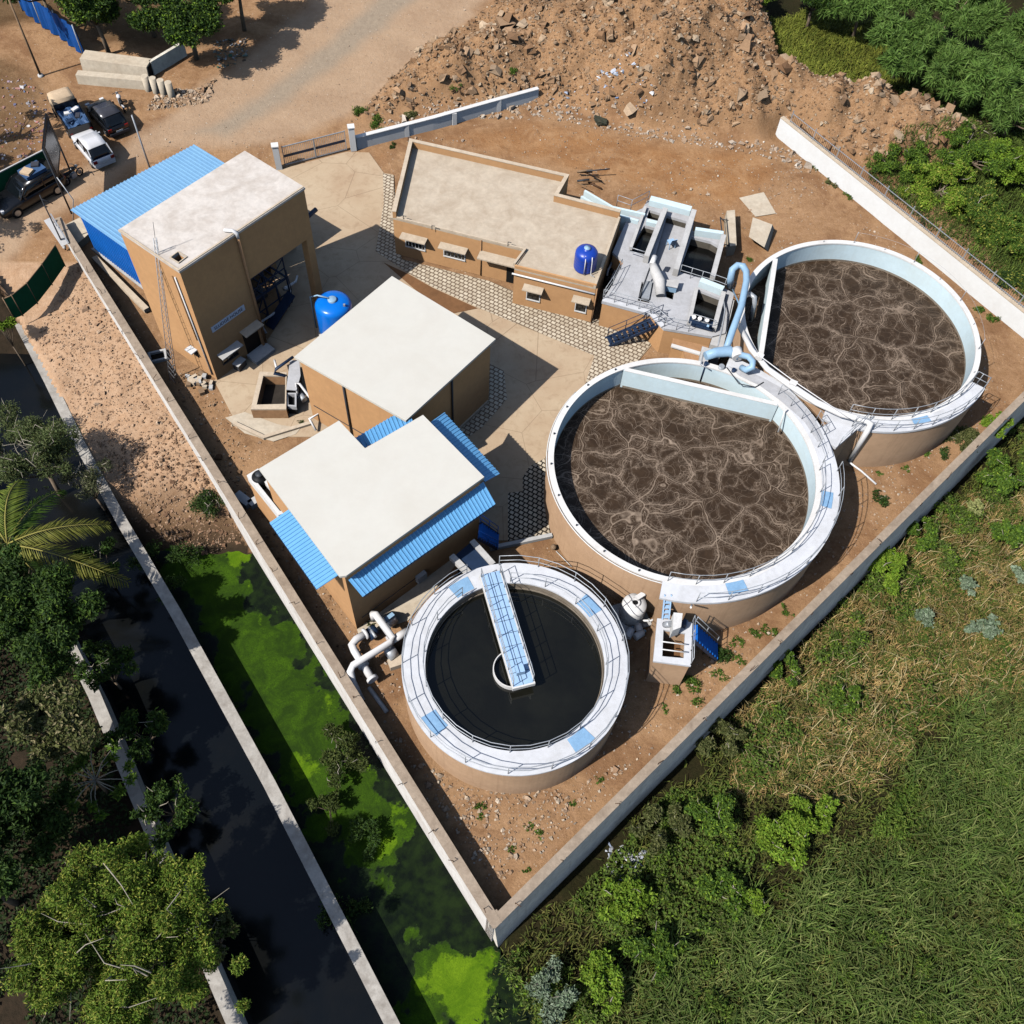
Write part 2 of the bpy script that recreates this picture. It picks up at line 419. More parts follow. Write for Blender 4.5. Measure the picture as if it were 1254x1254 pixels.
RUB = [(430, 150), (470, 105), (540, 45), (600, 10), (640, -60), (930, -60), (935, 40), (960, 95), (1050, 105), (1150, 125), (1215, 160), (1190, 190), (1090, 205), (1030, 195), (960, 160), (930, 175), (860, 165), (780, 155), (700, 135), (660, 128), (600, 120), (520, 130), (450, 150)]
RUBW = PL(RUB)
def gz(x, y):
    x = np.asarray(x, float); y = np.asarray(y, float)
    z = (fbm(x, y, 0.35, 3, 3) - 0.5) * 0.10
    inside_yard = sdpoly(x, y, YARDW)
    z = np.where(inside_yard > -0.6, -0.03, z)
    # rubble heaps
    m = np.zeros(x.shape)
    for (px, py), h, r in MOUNDS:
        h = h * 1.25; c = P(px, py, h * 0.5); m = np.maximum(m, h * np.exp(-((x - c.x) ** 2 + (y - c.y) ** 2) / (2 * (r * 0.62) ** 2))) + 0.12 * h * np.exp(-((x - c.x) ** 2 + (y - c.y) ** 2) / (2 * (r * 0.62) ** 2))
    rm = smooth((sdpoly(x, y, RUBW) + 0.4) / 1.6)
    ridg = 1 - np.abs(fbm(x, y, 0.45, 4, 21, 0.6) * 2 - 1)
    z = z + rm * (m * (0.75 + 0.6 * fbm(x, y, 0.35, 3, 31)) + (ridg - 0.6) * 0.8 + (fbm(x, y, 1.2, 4, 41, 0.65) - 0.5) * 0.9)
    # outside, right of the boundary wall
    sR = -side(x, y, TIP, CORNER) + 0.14; sL = side(x, y, TIP, LWA)
    outR = (sR > 0.0) & ((-side(x, y, TWA, TWB) < 0) | True)
    beyondT = side(x, y, TWA, TWB) > 0
    zo = -2.7 + (fbm(x, y, 0.25, 4, 51) - 0.5) * 0.9
    z = np.where((sR > 0) & ~beyondT, zo, z)
    zt = np.where(beyondT & (sR > 0), zo + smooth(side(x, y, TWA, TWB) / 3) * 2.2, z); z = zt
    # left strip outside the wall
    xm = xline(y, MWP); xl = xline(y, LW2P)
    zs = np.interp(y, [0, 25.5, 28.0, 30.5, 36, 46, 52], [-3.3, -3.3, -2.5, -1.1, -0.9, -0.45, 0.0])
    fall = np.clip((side(x, y, TIP, LWA)) / 6.0, 0, 1) * np.interp(y, [28, 32, 44, 50], [0, 0.5, 0.5, 0])
    zs = zs - fall + (fbm(x, y, 0.8, 4, 61, 0.6) - 0.5) * np.interp(y, [24, 27, 31, 36, 46], [0.05, 0.5, 0.6, 0.35, 0.2])
    bank = P(618, 1190, -2.7)
    tipbank = smooth((x - (bank.x + (bank.y - y) * 0.30)) / 1.2)
    zs = np.where(y < TIP.y + 1.0, zs * (1 - tipbank) + zo * tipbank, zs)
    left = (side(x, y, TIP, LWA) > -0.26) & ((sR <= 0) | (y < TIP.y + 0.5)) & (y < 50)
    z = np.where(left & (x >= xm), zs, z)
    canal = left & (x < xm) & (y < 45)
    end = smooth((y - 40.5) / 3.0)
    z = np.where(canal, -4.2 * (1 - end) + 0.0 * end, z)
    z = np.where(canal & (x < xl), -2.4 + (fbm(x, y, 0.3, 3, 71) - 0.5) * 0.6, z)
    return z

YARD = [(338, 209), (425, 186), (452, 187), (470, 212), (481, 214), (484, 262), (492, 320), (600, 345), (655, 370), (735, 395), (800, 420), (775, 450), (712, 480), (690, 500), (668, 560), (672, 655), (622, 662),
        (600, 662), (560, 640), (520, 560), (440, 600), (395, 535), (320, 535), (285, 510), (262, 466), (322, 425), (352, 380), (330, 330), (330, 270), (355, 235)]
YARDW = PL(YARD)

# ------------------------------------------------------------------ ground sheet
gx = np.concatenate([[-600, -300, -150, -95, -75], np.arange(-62, 72.01, 0.22), [82, 100, 150, 300, 600]])
gy = np.concatenate([[-600, -300, -120, -50, -25], np.arange(-14, 106.01, 0.22), [115, 135, 180, 320, 700]])
GX, GY = np.meshgrid(gx, gy); GZ = gz(GX, GY)
far = (np.abs(GX) > 75) | (GY > 108) | (GY < -16)
GZ[far] = np.where(GY[far] > 40, 0.0, -2.6)
def zone_of(x, y):
    e = (fbm(x, y, 0.5, 4, 81) - 0.5) * 3.0
    road = smooth((sdpoly(x, y, PL([(-60, 250), (60, 232), (150, 172), (235, 110), (330, 40), (400, -20), (480, -80), (680, -80), (600, 10), (540, 62), (470, 122), (425, 152), (340, 178), (270, 185), (200, 190), (100, 250), (0, 320), (-80, 340)])) + e * 0.5 + 0.3) / 1.6)
    lane = smooth((sdpoly(x, y, PL([(280, 175), (360, 128), (440, 70), (520, 0), (560, -60), (520, -70), (450, 0), (380, 60), (300, 120), (220, 165)])) + e * 0.3) / 1.5)
    rub = smooth((sdpoly(x, y, RUBW) + e * 0.5) / 1.5)
    sR = -side(x, y, TIP, CORNER); bt = side(x, y, TWA, TWB)
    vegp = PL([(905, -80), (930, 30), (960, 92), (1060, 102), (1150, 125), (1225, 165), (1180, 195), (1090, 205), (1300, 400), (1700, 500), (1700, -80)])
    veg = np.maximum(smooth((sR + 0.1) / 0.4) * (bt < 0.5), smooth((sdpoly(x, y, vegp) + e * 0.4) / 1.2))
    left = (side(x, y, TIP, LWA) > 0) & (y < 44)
    xl = xline(y, LW2P); veg = np.where(left & (x < xl), 1.0, veg)  # left bank soil, darkened for the dense shade under its trees
    veg = np.maximum(veg, smooth((sdpoly(x, y, PL([(-150, 60), (20, 60), (70, 110), (60, 160), (30, 215), (-150, 260)])) + e * .8) / 2) * 0.45)  # littered soil at the upper left, with tree shade painted in
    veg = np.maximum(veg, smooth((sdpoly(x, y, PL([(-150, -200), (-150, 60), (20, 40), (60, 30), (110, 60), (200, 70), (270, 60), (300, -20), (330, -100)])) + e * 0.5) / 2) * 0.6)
    mud = np.zeros_like(x)
    mud = np.where(left & (x >= xline(y, MWP)), smooth((31.0 + e * 0.8 - y) / 5.0), mud)
    mud = np.where(left & (x < xline(y, MWP)), 1.0, mud)
    # reddish graded earth behind the offices
    red = smooth((sdpoly(x, y, PL([(440, 185), (520, 165), (640, 140), (720, 150), (860, 175), (940, 180), (980, 215), (900, 270), (840, 260), (700, 215), (500, 172), (470, 215)])) + e * 0.4) / 2)
    return road, veg, mud, rub, lane, red
road, veg, mud, rub, lane, red = zone_of(GX, GY)
ny, nx = GX.shape
me = bpy.data.meshes.new('ground')
V = np.stack([GX, GY, GZ], -1).reshape(-1, 3)
i = np.arange((ny - 1) * (nx - 1)); a = (i // (nx - 1)) * nx + i % (nx - 1)
Fq = np.stack([a, a + 1, a + nx + 1, a + nx], 1)
def mesh_np(me, V, Fq, smoothf=True):
    me.vertices.add(len(V)); me.vertices.foreach_set('co', V.astype(np.float32).ravel())
    k = Fq.shape[1]
    me.loops.add(Fq.size); me.loops.foreach_set('vertex_index', Fq.astype(np.int32).ravel())
    me.polygons.add(len(Fq)); me.polygons.foreach_set('loop_start', np.arange(0, Fq.size, k, dtype=np.int32))
    me.polygons.foreach_set('use_smooth', np.full(len(Fq), smoothf)); me.update(calc_edges=True)
mesh_np(me, V, Fq)
def vcol(me, name, rgba):
    at = me.color_attributes.new(name, 'FLOAT_COLOR', 'POINT'); at.data.foreach_set('color', rgba.astype(np.float32).ravel())
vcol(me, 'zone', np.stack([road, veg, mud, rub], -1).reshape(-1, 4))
bankm = np.where((side(GX, GY, TIP, LWA) > -0.2) & (GX > xline(GY, MWP)) & (GY < 47), smooth((GY - 27.5) / 4), 0.0)
vcol(me, 'zone2', np.stack([lane, red, bankm, lane * 0 + 1], -1).reshape(-1, 4))
k = N('earth', 0.95, 0.1)
n1 = k.ramp(k.noise(0.35, 6, 0.6), 0.35, 0.7); n2 = k.ramp(k.noise(2.2, 6, 0.65), 0.35, 0.75); n3 = k.ramp(k.noise(9, 5, 0.7), 0.4, 0.75)
base = k.mix(n1, lin((178, 140, 102)), lin((148, 112, 78))); base = k.mix(k.math('MULTIPLY', n2, 0.5), base, lin((204, 164, 128)))
base = k.mix(k.math('MULTIPLY', n3, 0.4), base, lin((112, 82, 60)))
sp = k.n('TexVoronoi'); sp.inputs['Scale'].default_value = 3.4; k.l(k.pos, sp.inputs['Vector'])
spk = k.math('MULTIPLY', k.ramp(sp.outputs['Distance'], 0.17, 0.10), k.ramp(k.noise(0.8, 3), 0.5, 0.62))
stn = k.math('MULTIPLY', k.ramp(k.noise(0.22, 6, 0.7, dist=1.0), 0.48, 0.62), 0.62); base = k.mix(k.math('MULTIPLY', k.ramp(k.noise(1.3, 6, 0.72, dist=0.6), 0.56, 0.70), 0.55), base, lin((104, 74, 50))); base = k.mix(stn, base, lin((128, 92, 64)))
base = k.mix(spk, base, lin((206, 186, 164)))
z1 = k.n('SeparateColor'); k.l(k.attr('zone'), z1.inputs[0]); z2 = k.n('SeparateColor'); k.l(k.attr('zone2'), z2.inputs[0])
rd = k.mix(n1, lin((188, 158, 128)), lin((170, 140, 112))); rd = k.mix(k.math('MULTIPLY', n2, 0.4), rd, lin((200, 174, 146))); rd = k.mix(k.math('MULTIPLY', n3, 0.2), rd, lin((150, 118, 90)))
ln = k.mix(n2, lin((172, 154, 132)), lin((156, 138, 118)))
rd = k.mix(z2.outputs[0], rd, ln)
rb = k.mix(n2, lin((162, 124, 88)), lin((112, 80, 54))); rb = k.mix(n3, rb, lin((184, 150, 116)))
re_ = k.mix(n1, lin((170, 124, 82)), lin((142, 100, 66))); re_ = k.mix(k.math('MULTIPLY', n2, 0.5), re_, lin((182, 140, 98)))
re_ = k.mix(k.math('MULTIPLY', n3, 0.35), re_, lin((108, 76, 50))); re_ = k.mix(k.math('MULTIPLY', k.ramp(k.noise(0.5, 6, 0.7, dist=0.8), 0.45, 0.7), 0.55), re_, lin((200, 162, 122))); re_ = k.mix(k.math('MULTIPLY', k.ramp(k.noise(1.1, 5, 0.7, dist=0.5), 0.60, 0.72), 0.6), re_, lin((96, 66, 42)))
vg_shade = k.mix(n1, lin((44, 40, 24)), lin((66, 56, 36))); vg_shade = k.mix(n2, vg_shade, lin((44, 46, 22))); vg_shade = k.mix(n3, vg_shade, lin((30, 30, 16)))  # plant soil; its dark colour also stands in for shade under trees
md = k.mix(n2, lin((66, 54, 42)), lin((44, 40, 30))); bk = k.mix(n2, lin((206, 172, 140)), lin((184, 146, 112))); bk = k.mix(k.math('MULTIPLY', n3, 0.35), bk, lin((146, 108, 80)))
c = k.mix(z2.outputs[1], base, re_); c = k.mix(z2.outputs[2], c, bk); c = k.mix(z1.outputs[0], c, rd)
at = k.n('Attribute', attribute_name='zone')
c = k.mix(at.outputs['Alpha'], c, rb); c = k.mix(z1.outputs[1], c, vg_shade); c = k.mix(z1.outputs[2], c, md)
k.col(c)
hb = k.math('ADD', k.noise(2.5, 8, 0.7), k.math('MULTIPLY', k.noise(12, 5, 0.7), 0.35)); k.bump(hb, 0.55, 0.16)
me.materials.append(k.m)
go = bpy.data.objects.new('ground', me); COL.objects.link(go); props(go, kind='structure')

# ------------------------------------------------------------------ water in the canal, duckweed
k = N('canal_water', 0.12, 0.4); n = k.ramp(k.noise(0.25, 4, 0.6), 0.4, 0.7); k.col(k.mix(n, lin((14, 17, 19)), lin((24, 24, 22)))); k.bump(k.noise(4, 3), 0.05, 0.02); MT['canal'] = k.m
mb = MB(); mb.prism(PL([(-260, 300), (8, 366), (60, 466), (100, 548), (150, 640), (215, 750), (330, 960), (480, 1254), (520, 1335), (100, 1400), (-300, 1300), (-400, 700)], -1.3), WATER_C - 0.02, WATER_C)
struct('canal_water', mb, MT['canal'])
ax = np.arange(-26, 6, 0.14); ay = np.arange(-8, 31, 0.14); AX, AY = np.meshgrid(ax, ay)
e = (fbm(AX, AY, 0.9, 5, 91, 0.6) - 0.5)
al = np.maximum.reduce([sdpoly(AX, AY, PL(pp, WATER_A)) for pp in (
    [(262, 640), (300, 690), (330, 730), (325, 745), (290, 720)], [(400, 850), (430, 880), (470, 930), (505, 1000), (485, 1000), (440, 940), (405, 900)], [(300, 745), (325, 740), (335, 760), (310, 775)], [(340, 900), (375, 905), (400, 930), (402, 970), (372, 990), (340, 940)],
    [(512, 1170), (545, 1150), (590, 1165), (620, 1215), (655, 1270), (600, 1300), (520, 1270)], [(462, 1032), (482, 1022), (492, 1056), (470, 1072)], [(345, 935), (372, 925), (402, 1000), (380, 1000)])])
al0 = al; al = smooth((al + 0.2 + e * 3.6 + (fbm(AX, AY, 0.45, 3, 95) - .5) * 2.4) / 1.8); thin = smooth((np.maximum.reduce([sdpoly(AX, AY, PL(pp, WATER_A)) for pp in ([(175, 660), (262, 632), (420, 850), (510, 1010), (470, 1090), (420, 1060), (330, 960), (270, 850)], [(490, 1160), (560, 1120), (660, 1270), (480, 1290)])]) + e * 4 + (fbm(AX, AY, 0.6, 4, 97) - 0.5) * 3) / 1.0)
V = np.stack([AX, AY, np.full(AX.shape, WATER_A)], -1).reshape(-1, 3); ny_, nx_ = AX.shape
i = np.arange((ny_ - 1) * (nx_ - 1)); a = (i // (nx_ - 1)) * nx_ + i % (nx_ - 1); Fq = np.stack([a, a + 1, a + nx_ + 1, a + nx_], 1)
cx_ = AX.ravel()[a] + 0.07; cy_ = AY.ravel()[a] + 0.07
keep = (cx_ > xline(cy_, MWP) + 0.05) & (side(cx_, cy_, TIP, LWA) > -0.1) & (cx_ < 5.5)
keep &= ~((cy_ < TIP.y) & (cx_ > 4.5))
wme = bpy.data.meshes.new('duckweed'); mesh_np(wme, V, Fq[keep]); vcol(wme, 'algae', np.stack([al, thin, al * 0, al * 0 + 1], -1).reshape(-1, 4))
k = N('duckweed', 0.6, 0.12); s = k.n('SeparateColor'); k.l(k.attr('algae'), s.inputs[0])
nb = k.ramp(k.noise(0.7, 5, 0.65, dist=0.8), 0.42, 0.66); nf = k.ramp(k.noise(16, 4, 0.75), 0.35, 0.75); nm = k.noise(5, 5, 0.7)
dk = k.mix(k.ramp(k.noise(1.6, 5), 0.4, 0.65), lin((18, 26, 18)), lin((34, 48, 22)))
mid = k.mix(nb, lin((42, 66, 12)), lin((72, 106, 14))); mid = k.mix(nf, mid, lin((36, 56, 12)))
bri = k.mix(nb, lin((84, 118, 12)), lin((118, 150, 24))); bri = k.mix(k.math('MULTIPLY', nf, 0.7), bri, lin((66, 96, 12)))
jit = k.math('MULTIPLY', k.math('SUBTRACT', nm, 0.5), 1.5)
ft = k.ramp(k.math('ADD', s.outputs[1], jit), 0.3, 0.6); fb = k.ramp(k.math('ADD', s.outputs[0], jit), 0.45, 0.75)
hole = k.ramp(k.noise(1.8, 6, 0.75, dist=0.5), 0.66, 0.70)
fb = k.math('MULTIPLY', fb, k.math('SUBTRACT', 1.0, hole)); ft = k.math('MULTIPLY', ft, k.math('SUBTRACT', 1.0, k.math('MULTIPLY', hole, 0.8)))
k.col(k.mix(fb, k.mix(ft, dk, mid), bri)); k.l(k.ramp(k.math('MAXIMUM', ft, fb), 0, 1, 0.15, 0.8), k.b.inputs['Roughness']); k.bump(nf, 0.3, 0.03)
wme.materials.append(k.m); wo = bpy.data.objects.new('duckweed', wme); COL.objects.link(wo); props(wo, kind='stuff', label='bright green duckweed floating on the still water beside the boundary wall', cat='duckweed')

# ------------------------------------------------------------------ yard: concrete, pavers, stains
def sheet(name, poly, z, mat, th=0.02):
    return struct(name, MB().prism(PL(poly), z - th, z), mat)
k = N('yard_concrete', 0.9, 0.2)
a = k.ramp(k.noise(0.3, 6, 0.6), 0.35, 0.7); b = k.ramp(k.noise(1.6, 6, 0.7, dist=0.6), 0.5, 0.75); c3 = k.ramp(k.noise(12, 4), 0.3, 0.8)
cc = k.mix(a, lin((206, 184, 154)), lin((188, 160, 130))); cc = k.mix(k.math('MULTIPLY', b, 0.45), cc, lin((146, 112, 84))); cc = k.mix(k.math('MULTIPLY', c3, 0.2), cc, lin((168, 150, 128)))
cr = k.n('TexVoronoi', feature='DISTANCE_TO_EDGE'); cr.inputs['Scale'].default_value = 0.28; k.l(k.pos, cr.inputs['Vector'])
cc = k.mix(k.math('MULTIPLY', k.ramp(cr.outputs['Distance'], 0.006, 0.002), 0.5), cc, lin((120, 96, 76)))
k.col(cc); k.bump(k.noise(20, 3), 0.15, 0.02); MT['yard'] = k.m
sheet('concrete_yard', YARD, 0.02, 'yard', 0.06)
k = N('pavers', 0.9, 0.2)
mp = k.n('Mapping'); mp.inputs['Rotation'].default_value = (0, 0, R(30)); k.l(k.pos, mp.inputs[0])
br = k.n('TexBrick'); br.offset = 0.5; br.inputs['Scale'].default_value = 1.0; br.inputs['Brick Width'].default_value = 0.33; br.inputs['Row Height'].default_value = 0.28
br.inputs['Mortar Size'].default_value = 0.05; br.inputs['Mortar Smooth'].default_value = 0.7; br.inputs['Bias'].default_value = 0.0
br.inputs['Color1'].default_value = lin((222, 208, 184)); br.inputs['Color2'].default_value = lin((196, 180, 156)); br.inputs['Mortar'].default_value = lin((116, 96, 78))
k.l(mp.outputs[0], br.inputs['Vector'])
dirt = k.ramp(k.noise(0.9, 5, 0.7), 0.5, 0.75)
k.col(k.mix(k.math('MULTIPLY', dirt, 0.4), br.outputs['Color'], lin((120, 98, 78)))); x = k.n('Bump'); x.inputs['Strength'].default_value = 0.6; x.inputs['Distance'].default_value = 0.03; x.invert = True
k.l(br.outputs['Fac'], x.inputs['Height']); k.l(x.outputs[0], k.b.inputs['Normal']); MT['paver'] = k.m
sheet('paver_path', [(469, 213), (482, 215), (484, 262), (492, 318), (600, 345), (655, 368), (735, 393), (798, 420), (776, 449), (714, 478), (728, 436), (585, 377), (530, 352), (500, 335), (460, 308), (470, 250)], 0.05, 'paver')
sheet('paver_path', [(590, 440), (617, 455), (621, 489), (590, 524), (560, 545), (540, 520), (590, 480)], 0.05, 'paver')
MT['paver2'] = MT['paver'].copy(); MT['paver2'].name = 'dark_joint_pavers'
for q in MT['paver2'].node_tree.nodes:
    if q.type == 'TEX_BRICK':
        q.offset = 0.5; q.inputs['Brick Width'].default_value = 0.3; q.inputs['Row Height'].default_value = 0.27; q.inputs['Mortar Size'].default_value = 0.055; q.inputs['Mortar Smooth'].default_value = 0.6; q.inputs['Mortar'].default_value = lin((44, 40, 36))
sheet('paver_path', [(648, 572), (667, 562), (669, 600), (673, 654), (622, 663), (622, 604), (640, 602), (640, 585)], 0.05, 'paver2')
MT['mudpatch'] = weather('damp_brown_soil', (134, 96, 64), (92, 64, 42), 0.5, 0.8, 4.0, 0.85, bump=0.3)
sheet('soil_patch', [(470, 322), (500, 336), (530, 353), (585, 378), (556, 384), (520, 365)], 0.045, 'mudpatch')
MT['pad'] = weather('old_concrete_pad', (212, 198, 176), (170, 148, 122), 0.5, 0.7, 3.0, 0.9)
sheet('concrete_pad', [(276, 512), (300, 505), (340, 520), (368, 525), (362, 532), (335, 541), (300, 531)], 0.04, 'pad')
sheet('concrete_pad', [(392, 628), (480, 640), (560, 690), (500, 760), (440, 780)], 0.035, 'pad')
sheet('concrete_pad', [(905, 243), (935, 236), (950, 262), (925, 266)], 0.06, 'pad')

# ------------------------------------------------------------------ boundary walls
def wall_profile(a, b, prof):
    """extrude profile [(offset to the left of a->b, z)] from a to b"""
    a = Vector(a[:2]); b = Vector(b[:2]); u = (b - a).normalized(); n = Vector((-u.y, u.x)); m = MB(); k = len(prof)
    vs = [((q + n * o).x, (q + n * o).y, z) for q in (a, b) for o, z in prof]
    m.add(vs, [tuple(range(k)), tuple(range(2 * k - 1, k - 1, -1))] + [(i, i + k, (i + 1) % k + k, (i + 1) % k) for i in range(k)]); return m
def base_wall(name, label, a, b, body, cap, mat, capmat, group=None, hooks=0, hk=0.28):
    t = thing(name, label, 'wall', (a[0], a[1], 0), 0, group)
    part('wall_body', wall_profile(a, b, body), mat, t); part('wall_cap', wall_profile(a, b, cap), capmat, t)
    A = Vector(a[:2]); B = Vector(b[:2]); u = (B - A).normalized(); n = Vector((-u.y, u.x)); zc = cap[1][1]
    for i in range(hooks):
        f = (i + 0.5 + random.uniform(-0.25, 0.25)) / hooks; p = A + (B - A) * f + n * random.uniform(-0.12, 0.12)
        d = Vector((random.uniform(-1, 1), random.uniform(-1, 1))) * 0.25
        part('rebar_stub', MB().tube([(p.x, p.y, zc - 0.02), (p.x, p.y, zc + hk), (p.x + d.x, p.y + d.y, zc + hk + 0.12)], 0.017, 5), 'rust', t)
    return t
# left wall: outward normal is to the left of TIP->LWA
un = (Vector(LWA[:2]) - Vector(TIP[:2])).normalized()
lwall = base_wall('boundary_wall', 'long pale weathered boundary wall between the compound and the green canal', TIP, LWA,
          [(0.0, -3.6), (0.0, ZT - 0.06), (-0.42, ZT - 0.06), (-0.42, -0.4)], [(0.03, ZT - 0.06), (0.03, ZT), (-0.45, ZT), (-0.45, ZT - 0.06)], 'wall_white', 'wall_cap', None, 24)
ur = (Vector(CORNER) - Vector(TIP[:2])).normalized(); st = Vector(TIP[:2]) + ur * 0.05
base_wall('boundary_wall', 'grey stained boundary wall between the round tanks and the overgrown field', (st.x, st.y), CORNER,
          [(-0.45, -3.6), (-0.02, ZT - 0.07), (0.36, ZT - 0.07), (0.36, -0.4)], [(-0.05, ZT - 0.07), (-0.05, ZT - 0.006), (0.39, ZT - 0.006), (0.39, ZT - 0.07)], 'wall_grey', 'wall_cap', None, 16)
TWX = Vector(CORNER); tu = (Vector(TWB[:2]) - Vector(TWA[:2])).normalized()
tw = base_wall('boundary_wall', 'bright white boundary wall topped with a metal grille fence', TWA, CORNER,
          [(0.0, -0.3), (0.0, 1.52), (0.28, 1.52), (0.28, -0.6)], [(-0.02, 1.52), (-0.02, 1.6), (0.30, 1.6), (0.30, 1.52)], 'bright_white', 'plinth')
# grille on top
g = thing('grille_fence', 'dark metal grille fence standing on the bright white wall', 'fence', (TWA.x, TWA.y, 1.6))
tn = Vector((-tu.y, tu.x)); L = (TWX - Vector(TWA[:2])).length
def twp(d, z): q = Vector(TWA[:2]) + tu * d + tn * 0.2; return (q.x, q.y, z)
mb = MB()
for z in (1.72, 2.32): mb.beam(twp(0.8, z), twp(L, z), 0.04, 0.04)
part('rail', mb, 'rail', g)
mb = MB(); d = 0.8
while d < L: mb.beam(twp(d, 1.62), twp(d, 2.4), 0.02, 0.02); d += 0.16
part('bars', mb, 'dark_rail', g)
d = 0.8
while d < L: part('post', MB().beam(twp(d, 1.6), twp(d, 2.55), 0.06, 0.06), 'rail', g); d += 2.4
part('corner_block', MB().prism([tuple(TIP[:2]), tuple(Vector(TIP[:2]) + un * 0.55), tuple(Vector(TIP[:2]) + un * 0.5 + ur * 0.55), tuple(Vector(TIP[:2]) + ur * 0.6)], -3.6, ZT - 0.012), 'wall_cap', lwall)
# middle and left canal walls
def poly_wall(name, label, pts, wd, z0, z1, mat):
    t = thing(name, label, 'wall', (pts[0].x, pts[0].y, z0)); part('wall_body', MB().strip(pts, wd - 0.06, z0, z1 - 0.08), 'wall_grey', t)
    part('wall_cap', MB().strip(pts, wd, z1 - 0.08, z1), mat, t); return t
MT['canal_cap'] = weather('canal_wall_cap', (190, 184, 174), (112, 100, 88), 0.65, 0.8, 3.5, 0.9, var=0.14, bump=0.25)
poly_wall('canal_wall', 'narrow concrete wall dividing the dark canal from the green water', MWP, 0.6, -4.2, -1.3, 'canal_cap')
poly_wall('canal_wall', 'concrete canal wall half hidden under the trees at the lower left', LW2P, 0.6, -4.2, -1.5, 'canal_cap')
# white wall by the road with gate
W0 = P(437, 188); W1 = P(530, 165); W2 = P(660, 126)
t = thing('road_wall', 'low white wall with grey coping along the road and rubble', 'wall', (W0.x, W0.y, 0))
wp = [P(437, 182), P(530, 158), P(600, 138), P(658, 122)]
part('wall_body', MB().strip(wp, 0.24, -0.3, 0.95), 'bright_white', t); part('coping', MB().strip(wp, 0.34, 0.95, 1.02), 'white_paint', t)
for q in (P(498, 166), P(556, 151), P(610, 135)): part('pilaster', MB().box((q.x, q.y, 0.45), (0.34, 0.36, 0.98), R(20)), 'bright_white', t)
for (a_, b_, lab) in (((342, 206), 1.95, 'white gate pillar nearer the tall tan building'), ((433, 183), 1.95, 'white gate pillar at the end of the road wall')):
    q = P(*a_); t = thing('gate_pillar', lab, 'pillar', (q.x, q.y, 0), R(12), 'white gate pillars')
    part('shaft', MB().box((0, 0, 0.95), (0.42, 0.42, 1.9)), 'bright_white', t, True); part('cap', MB().box((0, 0, 1.94), (0.5, 0.5, 0.08)), 'white_paint', t, True)
ga, gb = P(344.5, 205), P(429.5, 183); gu = (gb - ga).normalized()
g = thing('entrance_gate', 'grey metal double gate of vertical bars with a blue band', 'gate', (ga.x, ga.y, 0))
L = (gb - ga).length; s0 = 0.28
for i in range(2):
    a0 = ga + gu * (s0 + i * (L - 2 * s0) / 2 + 0.03); a1 = ga + gu * (s0 + (i + 1) * (L - 2 * s0) / 2 - 0.03)
    mb = MB(); up_ = Vector((0, 0, 1))
    for z in (0.12, 1.62): mb.beam(a0 + up_ * z, a1 + up_ * z, 0.06, 0.06)
    for q in (a0, a1): mb.beam(q + up_ * 0.06, q + up_ * 1.68, 0.06, 0.06)
    lf = part('gate_leaf', mb, 'rail', g)
    mb = MB(); k_ = int((a1 - a0).length / 0.13)
    for j in range(1, k_): q = a0.lerp(a1, j / k_); mb.beam(q + up_ * 0.14, q + up_ * 1.6, 0.025, 0.025)
    part('bars', mb, 'rail', lf)
    part('band', MB().beam(a0 + up_ * 0.85 + gu * 0.04, a1 + up_ * 0.85 - gu * 0.04, 0.035, 0.2), 'blue_steel', lf)
fa, fb = P(300, 199), P(334, 205)
class Wall:
    """vertical wall plane A->B of a counter-clockwise footprint; o is the distance outwards"""
    def __init__(s, A, B):
        s.A = Vector(A[:2]); s.B = Vector(B[:2]); s.u = (s.B - s.A).normalized(); s.n = Vector((s.u.y, -s.u.x)); s.L = (s.B - s.A).length
    def pt(s, d, o, z): q = s.A + s.u * d + s.n * o; return Vector((q.x, q.y, z))
    def box(s, d0, d1, z0, z1, o0, o1, mb=None):
        mb = mb or MB(); a, b, c, d = s.pt(d0, o0, 0), s.pt(d1, o0, 0), s.pt(d1, o1, 0), s.pt(d0, o1, 0)
        return mb.prism([a, b, c, d], z0, z1)
    def at(s, px, py): return onwall(px, py, s.A, s.B)

def window(w, parent, d0, d1, z0, z1, bars=4, shade=0.5, frame='frame_white', shademat='plinth', grille=True, sw=0.18):
    mb = MB(); f = 0.06
    w.box(d0, d1, z1 - f, z1, 0.002, 0.05, mb); w.box(d0, d1, z0, z0 + f, 0.002, 0.09, mb); w.box(d0, d0 + f, z0 + f, z1 - f, 0.002, 0.05, mb); w.box(d1 - f, d1, z0 + f, z1 - f, 0.002, 0.05, mb)
    o = part('window', mb, frame, parent)
    part('pane', w.box(d0 + f, d1 - f, z0 + f, z1 - f, 0.002, 0.015), 'glass', o)
    if grille:
        mb = MB()
        for i in range(1, bars): d = d0 + (d1 - d0) * i / bars; mb.beam(w.pt(d, 0.03, z0 + f), w.pt(d, 0.03, z1 - f), 0.03, 0.03)
        mb.beam(w.pt(d0, 0.03, (z0 + z1) / 2), w.pt(d1, 0.03, (z0 + z1) / 2), 0.025, 0.025); part('bars', mb, frame, o)
    if shade:
        part('sunshade', w.box(d0 - sw, d1 + sw, z1 + 0.08, z1 + 0.15, 0.002, shade), shademat, parent)
    return o

def text_mesh(txt, size):
    cu = bpy.data.curves.new('lettering', 'FONT'); cu.body = txt; cu.size = size; cu.extrude = 0.004; cu.align_x = 'CENTER'; cu.align_y = 'CENTER'
    o = bpy.data.objects.new('lettering', cu); COL.objects.link(o); dg = bpy.context.evaluated_depsgraph_get()
    me = bpy.data.meshes.new_from_object(o.evaluated_get(dg)); bpy.data.objects.remove(o); return me

